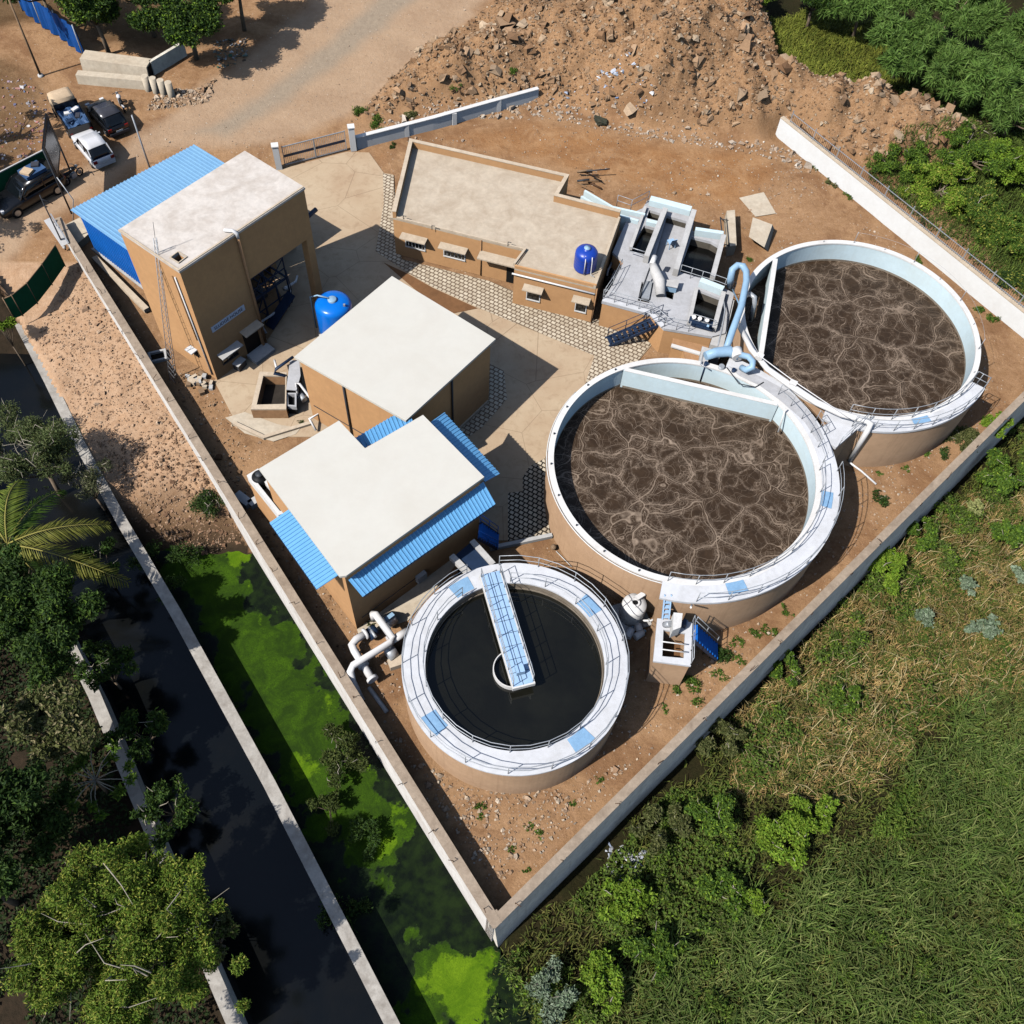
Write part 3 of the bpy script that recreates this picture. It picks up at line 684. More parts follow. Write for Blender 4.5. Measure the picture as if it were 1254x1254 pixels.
# ------------------------------------------------------------------ tall tan building (ground floor open on one side)
ZB = 9.05
c_, r_, l_ = P(219.5, 331.5, ZB), P(372, 229.5, ZB), P(146, 281.5, ZB)
def QB(a, b): q = c_ + (r_ - c_) * a + (l_ - c_) * b; return (q.x, q.y)
b1 = thing('process_building', 'tall tan building with a flat whitish roof and open ground floor', 'building', (c_.x, c_.y, 0))
bd = [QB(0, 0), QB(1, 0), QB(1, 1), QB(0, 1)]
BW = Wall(QB(0, 0), QB(1, 0)); BL = Wall(QB(0, 1), QB(0, 0)); BR = Wall(QB(1, 0), QB(1, 1)); BB = Wall(QB(1, 1), QB(0, 1))
hatch = [P2(209.5, 316, ZB), P2(218.5, 309.3, ZB), P2(228, 315.3, ZB), P2(219, 322, ZB)]
AR = 0.43
ub = MB(); ub.plate(bd, [hatch], 5.5, ZB - 0.14); part('upper_wall', ub, 'tan_wall', b1)
ov = [QB(-0.006, -0.01), QB(1.006, -0.01), QB(1.006, 1.01), QB(-0.006, 1.01)]
part('roof', MB().plate(ov, [hatch], ZB - 0.14, ZB), 'old_roof', b1)
hh = [tuple(Vector(p).lerp(Vector((sum(q[0] for q in hatch) / 4, sum(q[1] for q in hatch) / 4)), -0.18)) for p in hatch]
part('roof_hatch', MB().plate(hh, [hatch], ZB + 0.002, ZB + 0.07), 'plinth', b1)
part('lower_wall', MB().prism([QB(0, 0), QB(AR, 0), QB(AR, 1), QB(0, 1)], 0, 5.5), 'tan_wall', b1)
for a0, a1, b0, b1_ in ((0.945, 1, 0, 0.11), (0.945, 1, 0.89, 1), (0.70, 0.745, 0.9, 1)):
    part('column', MB().prism([QB(a0, b0), QB(a1, b0), QB(a1, b1_), QB(a0, b1_)], 0, 5.5), 'tan_wall', b1)
# coping line
part('coping', MB().strip([QB(0.0, 0.99), QB(0.0, 0.01), QB(1.0, 0.01)], 0.1, ZB + 0.001, ZB + 0.05), 'plinth', b1)
dp, zp = BW.at(288, 283)
mb = MB(); mb.tube([BW.pt(dp, 0.09, ZB - 0.25), BW.pt(dp, 0.09, 0.1)], 0.085, 8); part('drain_pipe', mb, 'terracotta', b1)
mb = MB(); mb.tube([BW.pt(dp - 0.35, -0.5, ZB + 0.12), BW.pt(dp - 0.1, -0.1, ZB + 0.16), BW.pt(dp, 0.09, ZB + 0.05), BW.pt(dp, 0.09, ZB - 0.3)], 0.1, 8); part('drain_spout', mb, 'white_plastic', b1)
# door
d0, z0 = BW.at(303, 428); dd0 = BW.at(294, 402)[0]; dd1 = BW.at(312, 392)[0]
part('doorway', BW.box(dd0, dd1, 0.02, 2.05, 0.002, 0.012), 'dark_void', b1)
part('sunshade', BW.box(dd0 - 0.12, dd1 + 0.15, 2.3, 2.38, 0.002, 0.62), 'plinth', b1)
part('door_frame', BW.box(dd1, dd1 + 0.12, 0.02, 2.3, 0.002, 0.2), 'terracotta', b1)
part('door_step', BW.box(dd0 - 0.1, dd1 + 0.3, 0.0, 0.28, 0.004, 0.9), 'concrete', b1)
wa, wb = BW.at(264, 420)[0], BW.at(284, 407)[0]
window(BW, b1, wa, wb, 0.85, 1.75, 3, 0.55, 'dark_rail', 'concrete')
# conduits on the left wall
da = BL.L - 0.62
mb = MB(); mb.tube([BL.pt(da + 0.05, 0.06, ZB - 0.8), BL.pt(da + 0.35, 0.06, 0.4)], 0.045, 6); part('conduit', mb, 'white_plastic', b1)
mb = MB(); mb.tube([BL.pt(da - 0.25, 0.05, ZB - 0.9), BL.pt(da + 0.0, 0.05, 3.2)], 0.03, 6); part('conduit', mb, 'terracotta', b1)
# small canopy + bracket on the left wall
dq = BL.L - 1.35
part('vent_hood', BL.box(dq - 0.35, dq + 0.25, 1.9, 1.98, 0.002, 0.45), 'white_plastic', b1)
part('vent', BL.box(dq - 0.2, dq + 0.2, 1.25, 1.85, 0.002, 0.05), 'dark_void', b1)
mb = MB(); part('roof_outlet', mb.tube([BR.pt(0.7, 0.0, 6.2), BR.pt(0.7, 1.2, 6.3)], 0.14, 10), 'blue_steel', b1)
# the sign above the window
sd0, sz0 = BW.at(259, 404); sd1, sz1 = BW.at(299, 376)
szc = (BW.at(279, 390)[1]); sh = 0.42
sg = thing('name_sign', 'long pale blue name board fixed on the dark wall above the window', 'sign', BW.pt((sd0 + sd1) / 2, 0.0, szc))
part('board', BW.box(sd0, sd1, szc - sh / 2, szc + sh / 2, 0.003, 0.05), 'sign_white', sg)
tm = text_mesh('SLUDGE HOUSE', 0.34); tm.materials.clear(); tm.materials.append(MT['sign_ink'])
to = bpy.data.objects.new('lettering', tm); COL.objects.link(to); to.parent = sg
u3 = Vector((BW.u.x, BW.u.y, 0)); n3 = Vector((BW.n.x, BW.n.y, 0))
wmx = [v.co.x for v in tm.vertices]; sc_ = (sd1 - sd0) * 0.86 / (max(wmx) - min(wmx))
to.matrix_local = Matrix.Translation(n3 * 0.055) @ Matrix(((u3.x, 0, n3.x, 0), (u3.y, 0, n3.y, 0), (0, 1, 0, 0), (0, 0, 0, 1))) @ Matrix.Diagonal((sc_, 0.95, 1, 1))
# steel skid and stair inside the open ground floor
sk = thing('steel_skid', 'dark blue steel equipment frame under the tall tan building', 'equipment', (*QB(0.7, 0.5), 0))
mb = MB()
def q3(a, b, z): x, y = QB(a, b); return (x, y, z)
for a in (0.5, 0.62, 0.74, 0.84):
    for b in (0.3, 0.85): mb.beam(q3(a, b, 0.02), q3(a, b, 2.2), 0.1, 0.1)
for b in (0.3, 0.85): mb.beam(q3(0.5, b, 2.2), q3(0.84, b, 2.2), 0.12, 0.12); mb.beam(q3(0.5, b, 1.0), q3(0.84, b, 1.0), 0.06, 0.06)
for a in (0.5, 0.62, 0.74, 0.84): mb.beam(q3(a, 0.3, 2.2), q3(a, 0.85, 2.2), 0.1, 0.1)
for a in (0.56, 0.68, 0.79): mb.beam(q3(a, 0.3, 2.25), q3(a, 0.85, 2.25), 0.06, 0.06); mb.tube([q3(a, 0.25, 0.1), q3(a + 0.05, 0.25, 1.2), q3(a + 0.05, 0.28, 2.9)], 0.03, 6)
for b in (0.3, 0.6, 0.85): mb.beam(q3(0.5, b, 3.0), q3(0.84, b, 3.0), 0.04, 0.04)
mb.beam(q3(0.5, 0.3, 0.3), q3(0.62, 0.3, 2.1), 0.05, 0.05); mb.beam(q3(0.62, 0.3, 0.3), q3(0.5, 0.3, 2.1), 0.05, 0.05)
for b in (0.3, 0.85):
    for z in (3.0, 3.9): mb.beam(q3(0.5, b, z), q3(0.84, b, z), 0.06, 0.06)
    for a in (0.5, 0.66, 0.84): mb.beam(q3(a, b, 2.2), q3(a, b, 3.9), 0.08, 0.08)
mb.beam(q3(0.52, 0.3, 2.3), q3(0.66, 0.3, 3.8), 0.05, 0.05); mb.beam(q3(0.66, 0.3, 2.3), q3(0.84, 0.3, 3.8), 0.05, 0.05); mb.beam(q3(0.5, 0.85, 2.3), q3(0.66, 0.85, 3.8), 0.05, 0.05)
part('frame', mb, 'blue_steel', sk)
mb = MB(); mb.add([q3(0.56, 0.10, 0.15), q3(0.80, 0.10, 1.5), q3(0.80, 0.24, 1.5), q3(0.56, 0.24, 0.15), q3(0.56, 0.10, 0.05), q3(0.80, 0.10, 1.4), q3(0.80, 0.24, 1.4), q3(0.56, 0.24, 0.05)],
   [(0, 1, 2, 3), (7, 6, 5, 4), (0, 4, 5, 1), (3, 2, 6, 7), (0, 3, 7, 4), (1, 5, 6, 2)]); part('chute', mb, 'blue_steel', sk)
part('drum', MB().tube([q3(0.52, 0.5, 1.3), q3(0.70, 0.5, 1.3)], 0.42, 16), 'dark_rail', sk)
pp = thing('white_pipe', 'white plastic pipe with bends beside the open ground floor', 'pipe', (*QB(0.5, -0.05), 0))
pz = 0.5
pts = [P(316, 398, 0.4), P(332, 430 - 24, 0.15), P(318, 396, 0.5)]
mb = MB(); mb.tube([P(326, 408, 0.1), P(318, 395, 0.6), P(331, 387, 0.6), P(352, 371, 0.6), P(357, 366, 0.6), P(355, 356, 0.6), P(349, 353, 0.7), P(362, 345, 0.7), P(364, 338, 0.5)], 0.075, 8); part('pipe_run', mb, 'white_plastic', pp)
part('collar', MB().tube([P(348, 354.5, 0.7), P(351, 352, 0.7)], 0.13, 10), 'white_plastic', pp)

# ------------------------------------------------------------------ blue sheet shed behind it
sh_ = thing('sheet_shed', 'light blue profiled sheet shed leaning on the tall tan building', 'shed', P(110, 290, 0))
zo, zi = 3.1, 3.75
e0, e1 = P(86, 257, zo), P(238, 177, zo)
wl = Wall(QB(1.0, 1.0), QB(0.0, 1.0))
ve = Vector((e1 - e0).xy).normalized()
i0 = Vector(QB(-0.01, 1.004)); i1 = Vector(QB(0.985, 1.004))
# inner edge along the building's back wall
bdir = (Vector(QB(1, 1)) - Vector(QB(0, 1))).normalized()
def along(q): return (Vector(q[:2]) - Vector(QB(0, 1))).dot(bdir)
ia = Vector(QB(0, 1.006)) + bdir * max(-0.2, along(e0) + 0.0); ib = Vector(QB(0, 1.006)) + bdir * (along(e1) - 0.0)
part('roof_sheet', MB().corr(e0, e1, (ib.x, ib.y, zi), (ia.x, ia.y, zi), 0.27, 0.045), 'blue_sheet', sh_)
inn = 0.3
f0 = e0.lerp(e1, 0.02) + (Vector((ia.x, ia.y, 0)) - Vector((e0.x, e0.y, 0))) * 0.06; f1 = e1.lerp(e0, 0.02) + (Vector((ib.x, ib.y, 0)) - Vector((e1.x, e1.y, 0))) * 0.06
g0 = Vector((ia.x, ia.y, 0)).lerp(Vector((ib.x, ib.y, 0)), 0.02); g1 = Vector((ib.x, ib.y, 0)).lerp(Vector((ia.x, ia.y, 0)), 0.02)
mb = MB()
def vsheet(mb, a, b, z0, za, zb, pitch=0.25, dep=0.03):
    a = Vector((a.x, a.y, 0)); b = Vector((b.x, b.y, 0)); L = (b - a).length; n = Vector(((b - a).y, -(b - a).x, 0)).normalized(); k = max(2, round(L / pitch)); vs = []
    for i in range(k):
        for dt, h in ((0, 0), (0.5, 0), (0.6, 1), (0.9, 1)):
            t = (i + dt) / k; q = a.lerp(b, t) + n * h * dep; zt = za + (zb - za) * t; vs += [(q.x, q.y, z0), (q.x, q.y, zt)]
    vs += [(b.x, b.y, z0), (b.x, b.y, zb)]
    mb.add(vs, [(2 * i, 2 * i + 2, 2 * i + 3, 2 * i + 1) for i in range(len(vs) // 2 - 1)])
vsheet(mb, f1, f0, 0.1, zo - 0.03, zo - 0.03); vsheet(mb, f0, g0, 0.1, zo - 0.03, zi - 0.06); vsheet(mb, g1, f1, 0.1, zi - 0.06, zo - 0.03)
part('wall_sheet', mb, 'blue_wall', sh_)
part('footing', MB().strip([f1, f0, g0], 0.3, -0.1, 0.12), 'concrete', sh_)

# ------------------------------------------------------------------ square building
Z2 = 5.6
q2 = [P2(360, 437, Z2), P2(497, 515, Z2), P2(607, 415, Z2), P2(480, 338, Z2)]
b2 = thing('square_building', 'square tan building with a plain cream flat roof', 'building', (*q2[0], 0))
part('roof', MB().prism(q2, Z2 - 0.16, Z2), 'cream_roof', b2)
ctr = Vector((sum(p[0] for p in q2) / 4, sum(p[1] for p in q2) / 4))
def inset(poly, d):
    poly = [Vector(p[:2]) for p in ccw([tuple(p[:2]) for p in poly])]; out = []
    for i, p in enumerate(poly):
        e0_ = (p - poly[i - 1]).normalized(); e1_ = (poly[(i + 1) % len(poly)] - p).normalized(); n0 = Vector((-e0_.y, e0_.x)); n1_ = Vector((-e1_.y, e1_.x))
        m = (n0 + n1_).normalized(); out.append(tuple(p + m * d / max(0.3, m.dot(n0))))
    return out
w2 = inset(q2, 0.2)
part('wall', MB().prism(w2, 0, Z2 - 0.16), 'tan_wall', b2)
WL2 = Wall(w2[0], w2[1]) if True else None
def wall_seen(poly, px, py):
    best = None
    for i in range(len(poly)):
        W_ = Wall(poly[i], poly[(i + 1) % len(poly)]); d, z = W_.at(px, py)
        vd = W_.n.dot(-W_.A)
        if -0.3 < d < W_.L + 0.3 and -0.4 < z < 9 and vd > 0: best = W_
    return best
Wa = wall_seen(w2, 425, 495)
d, z = Wa.at(426, 500)
part('drain_pipe', MB().tube([Wa.pt(d, 0.07, Z2 - 0.2), Wa.pt(d, 0.07, 0.1)], 0.06, 8), 'dark_rail', b2)
part('conduit', MB().tube([Wa.pt(0.3, 0.03, 1.5), Wa.pt(Wa.L - 0.3, 0.03, 1.5)], 0.025, 6), 'dark_rail', b2)
Wb = wall_seen(w2, 575, 480)
if Wb:
    d, z = Wb.at(553, 490); part('drain_pipe', MB().tube([Wb.pt(d, 0.07, Z2 - 0.2), Wb.pt(d, 0.07, 0.1)], 0.06, 8), 'dark_rail', b2)
    part('plinth', Wb.box(0.1, Wb.L - 0.1, 0.0, 0.25, 0.003, 0.08), 'plinth', b2)

# ------------------------------------------------------------------ L-shaped building with blue awnings
Z3 = 6.3
q3_ = PL([(317, 574), (416, 706), (424, 705), (593, 584), (518, 508), (447, 549), (415, 515)], Z3)
b3 = thing('workshop', 'tan building with a cream flat roof and blue awnings all round', 'building', (*q3_[1], 0))
part('roof', MB().prism(q3_, Z3 - 0.16, Z3), 'cream_roof', b3)
q3w = PL([(317, 574), (420, 707), (593, 584), (518, 508), (447, 549), (415, 515)], Z3)
w3 = inset(q3w, 0.15); part('wall', MB().prism(w3, 0, Z3 - 0.16), 'tan_wall', b3)
def awning(pts, zt, zb, lab=None):
    """pixels: top edge a-b, bottom edge d-c"""
    a, b, c, d = pts; a, b = P(*a, zt), P(*b, zt); c, d = P(*c, zb), P(*d, zb)
    aw = part('awning', MB().corr(a, b, c, d, 0.21, 0.04), 'blue_sheet2', b3)
    mb = MB(); L = (b - a).length; n_ = max(2, round(L / 1.6))
    for i in range(n_ + 1):
        t = min(0.985, max(0.015, i / n_)); p = a.lerp(b, t); q = d.lerp(c, t); mb.beam(p - Vector((0, 0, 0.07)), q - Vector((0, 0, 0.07)), 0.05, 0.06)
    mb.beam(d.lerp(c, 0.01) - Vector((0, 0, 0.08)), c.lerp(d, 0.01) - Vector((0, 0, 0.08)), 0.05, 0.06)
    part('brackets', mb, 'blue_steel', aw); return aw
awning([(357.5, 621), (416.5, 703), (388, 722), (330, 640)], 5.75, 5.35)
awning([(423, 706), (592, 590), (607, 617), (444, 731)], 5.55, 5.1)
awning([(594, 590), (527, 517), (544, 505), (612, 580)], 5.45, 5.0)
awning([(506, 517), (441, 552), (434, 537), (499, 499)], 5.5, 5.2)
Wc = Wall((*P2(440, 702, Z3),), (*P2(580, 600, Z3),))
Wc = wall_seen(w3, 500, 720)
part('electric_box', Wc.box(Wc.L * 0.47, Wc.L * 0.47 + 0.6, 0.5, 1.1, 0.003, 0.25), 'concrete', b3)
part('cable', MB().tube([Wc.pt(0.4, 0.02, 0.9), Wc.pt(Wc.L * 0.5, 0.02, 0.9)], 0.02, 6), 'dark_rail', b3)
Wd = wall_seen(w3, 400, 725)
if Wd: part('conduit', MB().tube([Wd.pt(Wd.L * 0.5, 0.02, 1.6), Wd.pt(Wd.L - 0.1, 0.02, 1.3)], 0.02, 6), 'dark_rail', b3)
# low annex with a white parapet at its left corner
an = thing('water_annex', 'low tan annex with white parapet beside the awning building', 'annex', P(320, 600, 0))
ap = PL([(302, 582), (316, 573.5), (358, 624), (341, 631)], 3.4)
part('wall', MB().prism(inset(ap, 0.02), 0, 2.75), 'tan_wall', an); part('parapet', MB().strip(inset(ap, 0.1), 0.2, 2.75, 3.4, True), 'white_paint', an)
q = P(319, 586, 3.2); bt_ = thing('storage_tank', 'small black plastic water tank inside the white parapet', 'water tank', (q.x, q.y, 2.76))
part('body', MB().lathe([(0.0, 0), (0.42, 0), (0.45, 0.1), (0.45, 0.62), (0.36, 0.74), (0.16, 0.8), (0.16, 0.86), (0, 0.86)], (0, 0, 0), 24), 'black', bt_, True)
part('lid', MB().lathe([(0.2, 0.865), (0.2, 0.9), (0, 0.91)], (0, 0, 0), 20), 'dark_rail', bt_, True)

# ------------------------------------------------------------------ office building with parapet
Z4, ZP = 3.1, 3.6
pA, pB, pC, pD, pE = [P2(*p, ZP) for p in ((480, 262), (502, 170.5), (696.5, 214.5), (683.5, 238), (762, 258))]
pF, pG, pH = [P2(*p, Z4 + 0.12) for p in ((730, 351), (630, 327), (645, 305.5))]
pA = P2(481, 265, Z4 + 0.12)
op = ccw([pA, pB, pC, pD, pE, pF, pG, pH])
b4 = thing('office_building', 'long low tan office building with a beige parapet roof', 'building', (*pA, 0))
part('wall', MB().prism(op, 0, Z4 - 0.12), 'tan_wall', b4); part('roof', MB().prism(op, Z4 - 0.12, Z4), 'beige_roof', b4)
def inw(a, b, d):
    a, b = Vector(a), Vector(b); n_ = Vector((-(b - a).y, (b - a).x)).normalized(); c0 = Vector((sum(p[0] for p in op) / len(op), sum(p[1] for p in op) / len(op)))
    if n_.dot(c0 - a) < 0: n_ = -n_
    return n_ * d
def para(pts, wd, z0, z1, mat):
    return part('parapet', MB().strip(pts, wd, z0, z1), mat, b4)
iA = inw(pA, pB, 0.11)
a_, b_ = Vector(pA) + iA, Vector(pB) + iA; off = inw(pB, pC, 0.11)
b_ = b_ + off; c2 = Vector(pC) + off; off2 = inw(pC, pD, 0.11); c2 = c2 + off2; d2 = Vector(pD) + off2; off3 = inw(pD, pE, 0.11); d2 = d2 + off3; e2 = Vector(pE) + off3; off4 = inw(pE, pF, 0.09); e2 = e2 + off4; f2 = Vector(pF) + off4
para([a_, b_, c2, d2, e2], 0.22, Z4, ZP, 'tan_wall'); part('coping', MB().strip([a_, b_, c2, d2, e2], 0.26, ZP, ZP + 0.05), 'plinth', b4)
para([e2 + (f2 - e2).normalized() * 0.12, f2], 0.16, Z4, Z4 + 0.16, 'plinth')
para([Vector(pA) + inw(pA, pH, 0.06) + (Vector(pH) - Vector(pA)).normalized() * 0.24, Vector(pH) + inw(pA, pH, 0.06)], 0.1, Z4, Z4 + 0.1, 'plinth')
para([Vector(pH) + inw(pH, pG, 0.08), Vector(pG) + inw(pH, pG, 0.08) + inw(pG, pF, 0.2)], 0.14, Z4, Z4 + 0.22, 'plinth')
para([Vector(pG) + inw(pG, pF, 0.07), Vector(pF) + inw(pG, pF, 0.07)], 0.12, Z4, Z4 + 0.22, 'tan_wall')
WF = Wall(pA, pH) if Wall(pA, pH).n.dot(-Vector(pA)) > 0 else Wall(pH, pA)
WG = Wall(pG, pF)
def win_px(W_, x0, y0, x1, y1, z0, z1, **kw):
    a, b = sorted((W_.at(x0, y0)[0], W_.at(x1, y1)[0])); return window(W_, b4, a, b, z0, z1, **kw)
win_px(WF, 496, 290, 521, 300, 0.95, 1.95, bars=6, shade=0.6)
win_px(WF, 543, 302, 570, 312, 0.95, 1.95, bars=6, shade=0.6)
d0 = WF.at(589, 320)[0]; d1 = WF.at(633, 332)[0]
part('porch_slab', WF.box(d0 - 0.05, WF.L + 0.0, 2.1, 2.2, 0.003, 0.75), 'plinth', b4)
part('doorway', WF.box(WF.L - 1.25, WF.L - 0.35, 0.02, 1.95, 0.002, 0.02), 'dark_void', b4)
part('drain_pipe', MB().tube([WF.pt(d0, 0.05, Z4), WF.pt(d0, 0.05, 0.05)], 0.035, 6), 'terracotta', b4)
win_px(WG, 645, 355, 662, 361, 0.75, 1.9, bars=2, shade=0.6, grille=False)
win_px(WG, 705, 368, 719, 374, 0.75, 1.95, bars=2, shade=0.6, grille=False)
d0 = WG.at(727, 380)[0]; part('drain_pipe', MB().tube([WG.pt(d0, 0.05, Z4), WG.pt(d0, 0.05, 0.05)], 0.05, 6), 'terracotta', b4)
part('gutter_pipe', MB().tube([WG.pt(-0.1, 0.12, 2.75), WG.pt(WG.L, 0.12, 2.7)], 0.06, 8), 'white_plastic', b4)
part('step', Wall(pB, pA).box(0.4, 4.2, 0.0, 0.35, 0.004, 0.9) if Wall(pB, pA).n.x < 0 else Wall(pA, pB).box(0.4, 4.2, 0.0, 0.35, 0.004, 0.9), 'plinth', b4)
for (x, y, dx, dy) in ((494, 268, 3, 4), (529, 280, 4, 5), (622, 300, 0, -5), (500, 172, 2, 2)):
    q = P(x, y, Z4 + 0.1); part('roof_pipe', MB().tube([(q.x, q.y, Z4), (q.x, q.y, Z4 + 0.35), (q.x + 0.2, q.y - 0.15, Z4 + 0.45)], 0.025, 6), 'dark_rail', b4)
# blue tank on the roof
q = P(716, 327, Z4); rt = thing('water_tank', 'deep blue plastic water tank standing on the office roof', 'water tank', (q.x, q.y, Z4))
prof = [(0, 0), (0.68, 0), (0.70, 0.06)]
for i in range(5): z = 0.1 + i * 0.22; prof += [(0.70, z), (0.715, z + 0.06), (0.70, z + 0.12)]
prof += [(0.70, 1.22), (0.62, 1.36), (0.3, 1.5), (0.22, 1.5), (0.22, 1.58), (0, 1.58)]
part('body', MB().lathe(prof, (0, 0, 0), 36), 'blue_tank2', rt, True)
part('lid', MB().lathe([(0.2, 1.585), (0.2, 1.62), (0, 1.66)], (0, 0, 0), 20), 'blue_pipe', rt, True)
part('outlet_pipe', MB().tube([(0.3, -0.62, 1.4), (0.32, -0.74, 1.1), (0.32, -0.76, 0.1), (0.55, -0.9, 0.06)], 0.03, 6), 'white_plastic', rt, True)
part('inlet_pipe', MB().tube([(-0.1, -0.5, 1.4), (-0.1, -0.76, 1.15), (-0.1, -0.78, 0.1)], 0.03, 6), 'white_plastic', rt, True)
# blue pressure vessel
q = P(412, 402, 0); q = P(407, 368, 2.75); bv = thing('filter_vessel', 'bright blue cylindrical tank standing in the shaded yard', 'tank', (q.x, q.y, 0))
part('shell', MB().lathe([(0, 0.15), (1.05, 0.2), (1.12, 0.4), (1.12, 2.35), (1.07, 2.52), (0.9, 2.66), (0.5, 2.76), (0, 2.8)], (0, 0, 0), 40), 'blue_tank', bv, True)
part('base', MB().lathe([(1.2, 0.02), (1.2, 0.16), (0, 0.16)], (0, 0, 0), 32), 'concrete', bv, True)
part('manhole', MB().lathe([(0.28, 2.76), (0.28, 2.88), (0.22, 2.92), (0, 2.93)], (0, 0, 0), 24), 'blue_pipe', bv, True)
part('pipe', MB().tube([(-0.2, 0.0, 2.95), (-0.9, 0.15, 3.0), (-1.35, 0.2, 2.8), (-1.35, 0.2, 0.1)], 0.05, 8), 'blue_pipe', bv, True)
part('valve', MB().box((0.75, -0.35, 2.75), (0.12, 0.12, 0.14)), 'rail', bv, True)
# ------------------------------------------------------------------ foam-covered sludge, clarifier water
k = N('aerated_sludge', 0.5, 0.25)
def warped(amt, sc, off):
    wn = k.n('TexNoise'); wn.inputs['Scale'].default_value = sc; wn.inputs['Detail'].default_value = 1.5; wn.inputs['Roughness'].default_value = 0.45
    m_ = k.n('Mapping'); m_.inputs['Location'].default_value = (off, off * 1.7, 0); k.l(k.pos, m_.inputs[0]); k.l(m_.outputs[0], wn.inputs['Vector'])
    x = k.n('VectorMath', operation='SCALE'); x.inputs['Scale'].default_value = amt; k.l(wn.outputs['Color'], x.inputs[0])
    y = k.n('VectorMath', operation='ADD'); k.l(m_.outputs[0], y.inputs[0]); k.l(x.outputs[0], y.inputs[1]); return y.outputs[0]
def foam(scale, wdt, amt, sc, off):
    v = k.n('TexVoronoi', feature='DISTANCE_TO_EDGE'); v.inputs['Scale'].default_value = scale; k.l(warped(amt, sc, off), v.inputs['Vector'])
    return k.ramp(v.outputs['Distance'], wdt, wdt * 0.3)
def edge(scale, amt, sc, off):
    v = k.n('TexVoronoi', feature='DISTANCE_TO_EDGE'); v.inputs['Scale'].default_value = scale; k.l(warped(amt, sc, off), v.inputs['Vector']); return v.outputs['Distance']
def contour(d, at, w_): return k.ramp(k.math('ABSOLUTE', k.math('SUBTRACT', d, at)), w_, w_ * 0.25)
m1 = k.ramp(k.noise(0.8, 4, 0.65), 0.38, 0.62); m2 = k.ramp(k.noise(1.1, 4, 0.65, warped(1.5, 0.8, 11.0)), 0.40, 0.66); mb_ = k.ramp(k.noise(0.45, 3, 0.6), 0.42, 0.6); m3 = k.ramp(k.noise(1.7, 3, 0.6), 0.4, 0.6)
dA = edge(0.44, 1.5, 0.6, 0.0); dB = edge(0.66, 1.8, 0.8, 5.0); dC = edge(1.0, 1.5, 1.0, 9.0); dD = edge(1.7, 1.2, 1.4, 2.0); dE = edge(3.6, 0.8, 2.2, 7.0)
nearA = k.math('MULTIPLY', k.ramp(dA, 0.13, 0.02), k.ramp(mb_, 0, 1, 0.25, 1.0)); nearB = k.math('MULTIPLY', k.ramp(dB, 0.11, 0.02), k.math('MULTIPLY', mb_, 0.8)); near = k.math('MAXIMUM', nearA, nearB)
L = [(contour(dA, 0.0, 0.017), k.ramp(m1, 0, 1, 0.55, 1.0)), (contour(dA, 0.055, 0.008), k.math('MULTIPLY', m3, 0.9)), (contour(dA, 0.10, 0.007), k.math('MULTIPLY', m2, 0.7)), (contour(dB, 0.0, 0.016), k.ramp(m2, 0, 1, 0.25, 0.9)), (contour(dB, 0.06, 0.008), k.math('MULTIPLY', m1, 0.6)),
     (contour(dC, 0.0, 0.018), k.ramp(m1, 0, 1, 0.05, 0.6)), (contour(dD, 0.0, 0.03), k.math('MULTIPLY', k.math('MAXIMUM', near, k.math('MULTIPLY', m2, 0.45)), 0.9)), (contour(dE, 0.0, 0.06), k.math('MULTIPLY', near, 0.95))]
fs = None
for a_, b_ in L:
    q_ = k.math('MULTIPLY', a_, b_); fs = q_ if fs is None else k.math('MAXIMUM', fs, q_)
fs = k.math('MAXIMUM', fs, k.math('MULTIPLY', near, 0.10))
grain = k.ramp(k.noise(7, 4, 0.75), 0.32, 0.62)
fs = k.math('MULTIPLY', fs, k.ramp(grain, 0, 1, 0.5, 1.0))
br0 = k.mix(k.ramp(k.noise(1.0, 5, 0.7, dist=1.5), 0.35, 0.7), lin((54, 41, 29)), lin((70, 54, 39)))
k.col(k.mix(fs, br0, lin((170, 150, 130)))); k.bump(k.math('ADD', fs, k.noise(4, 4)), 0.25, 0.04); MT['sludge'] = k.m
k = N('clarified_water', 0.06, 0.5); k.col(k.mix(k.ramp(k.noise(0.5, 4), 0.4, 0.7), lin((22, 22, 18)), lin((30, 30, 24)))); k.bump(k.noise(3, 3), 0.03, 0.02); MT['dark_water'] = k.m
k = N('sewage_water', 0.15, 0.4); k.col(k.mix(k.ramp(k.noise(0.9, 4), 0.4, 0.7), lin((12, 13, 13)), lin((22, 20, 16)))); MT['sewage'] = k.m

def ang(c, px, py, z): q = P(px, py, z); return math.atan2(q.y - c[1], q.x - c[0])
def rect_on_ring(c, a, r0, r1, da, z0, z1, mb=None):
    mb = mb or MB(); n_ = 6
    poly = [(c[0] + r1 * math.cos(a + da * (i / n_ - .5)), c[1] + r1 * math.sin(a + da * (i / n_ - .5))) for i in range(n_ + 1)] + [(c[0] + r0 * math.cos(a + da * (.5 - i / n_)), c[1] + r0 * math.sin(a + da * (.5 - i / n_))) for i in range(n_ + 1)]
    return mb.prism(poly, z0, z1)

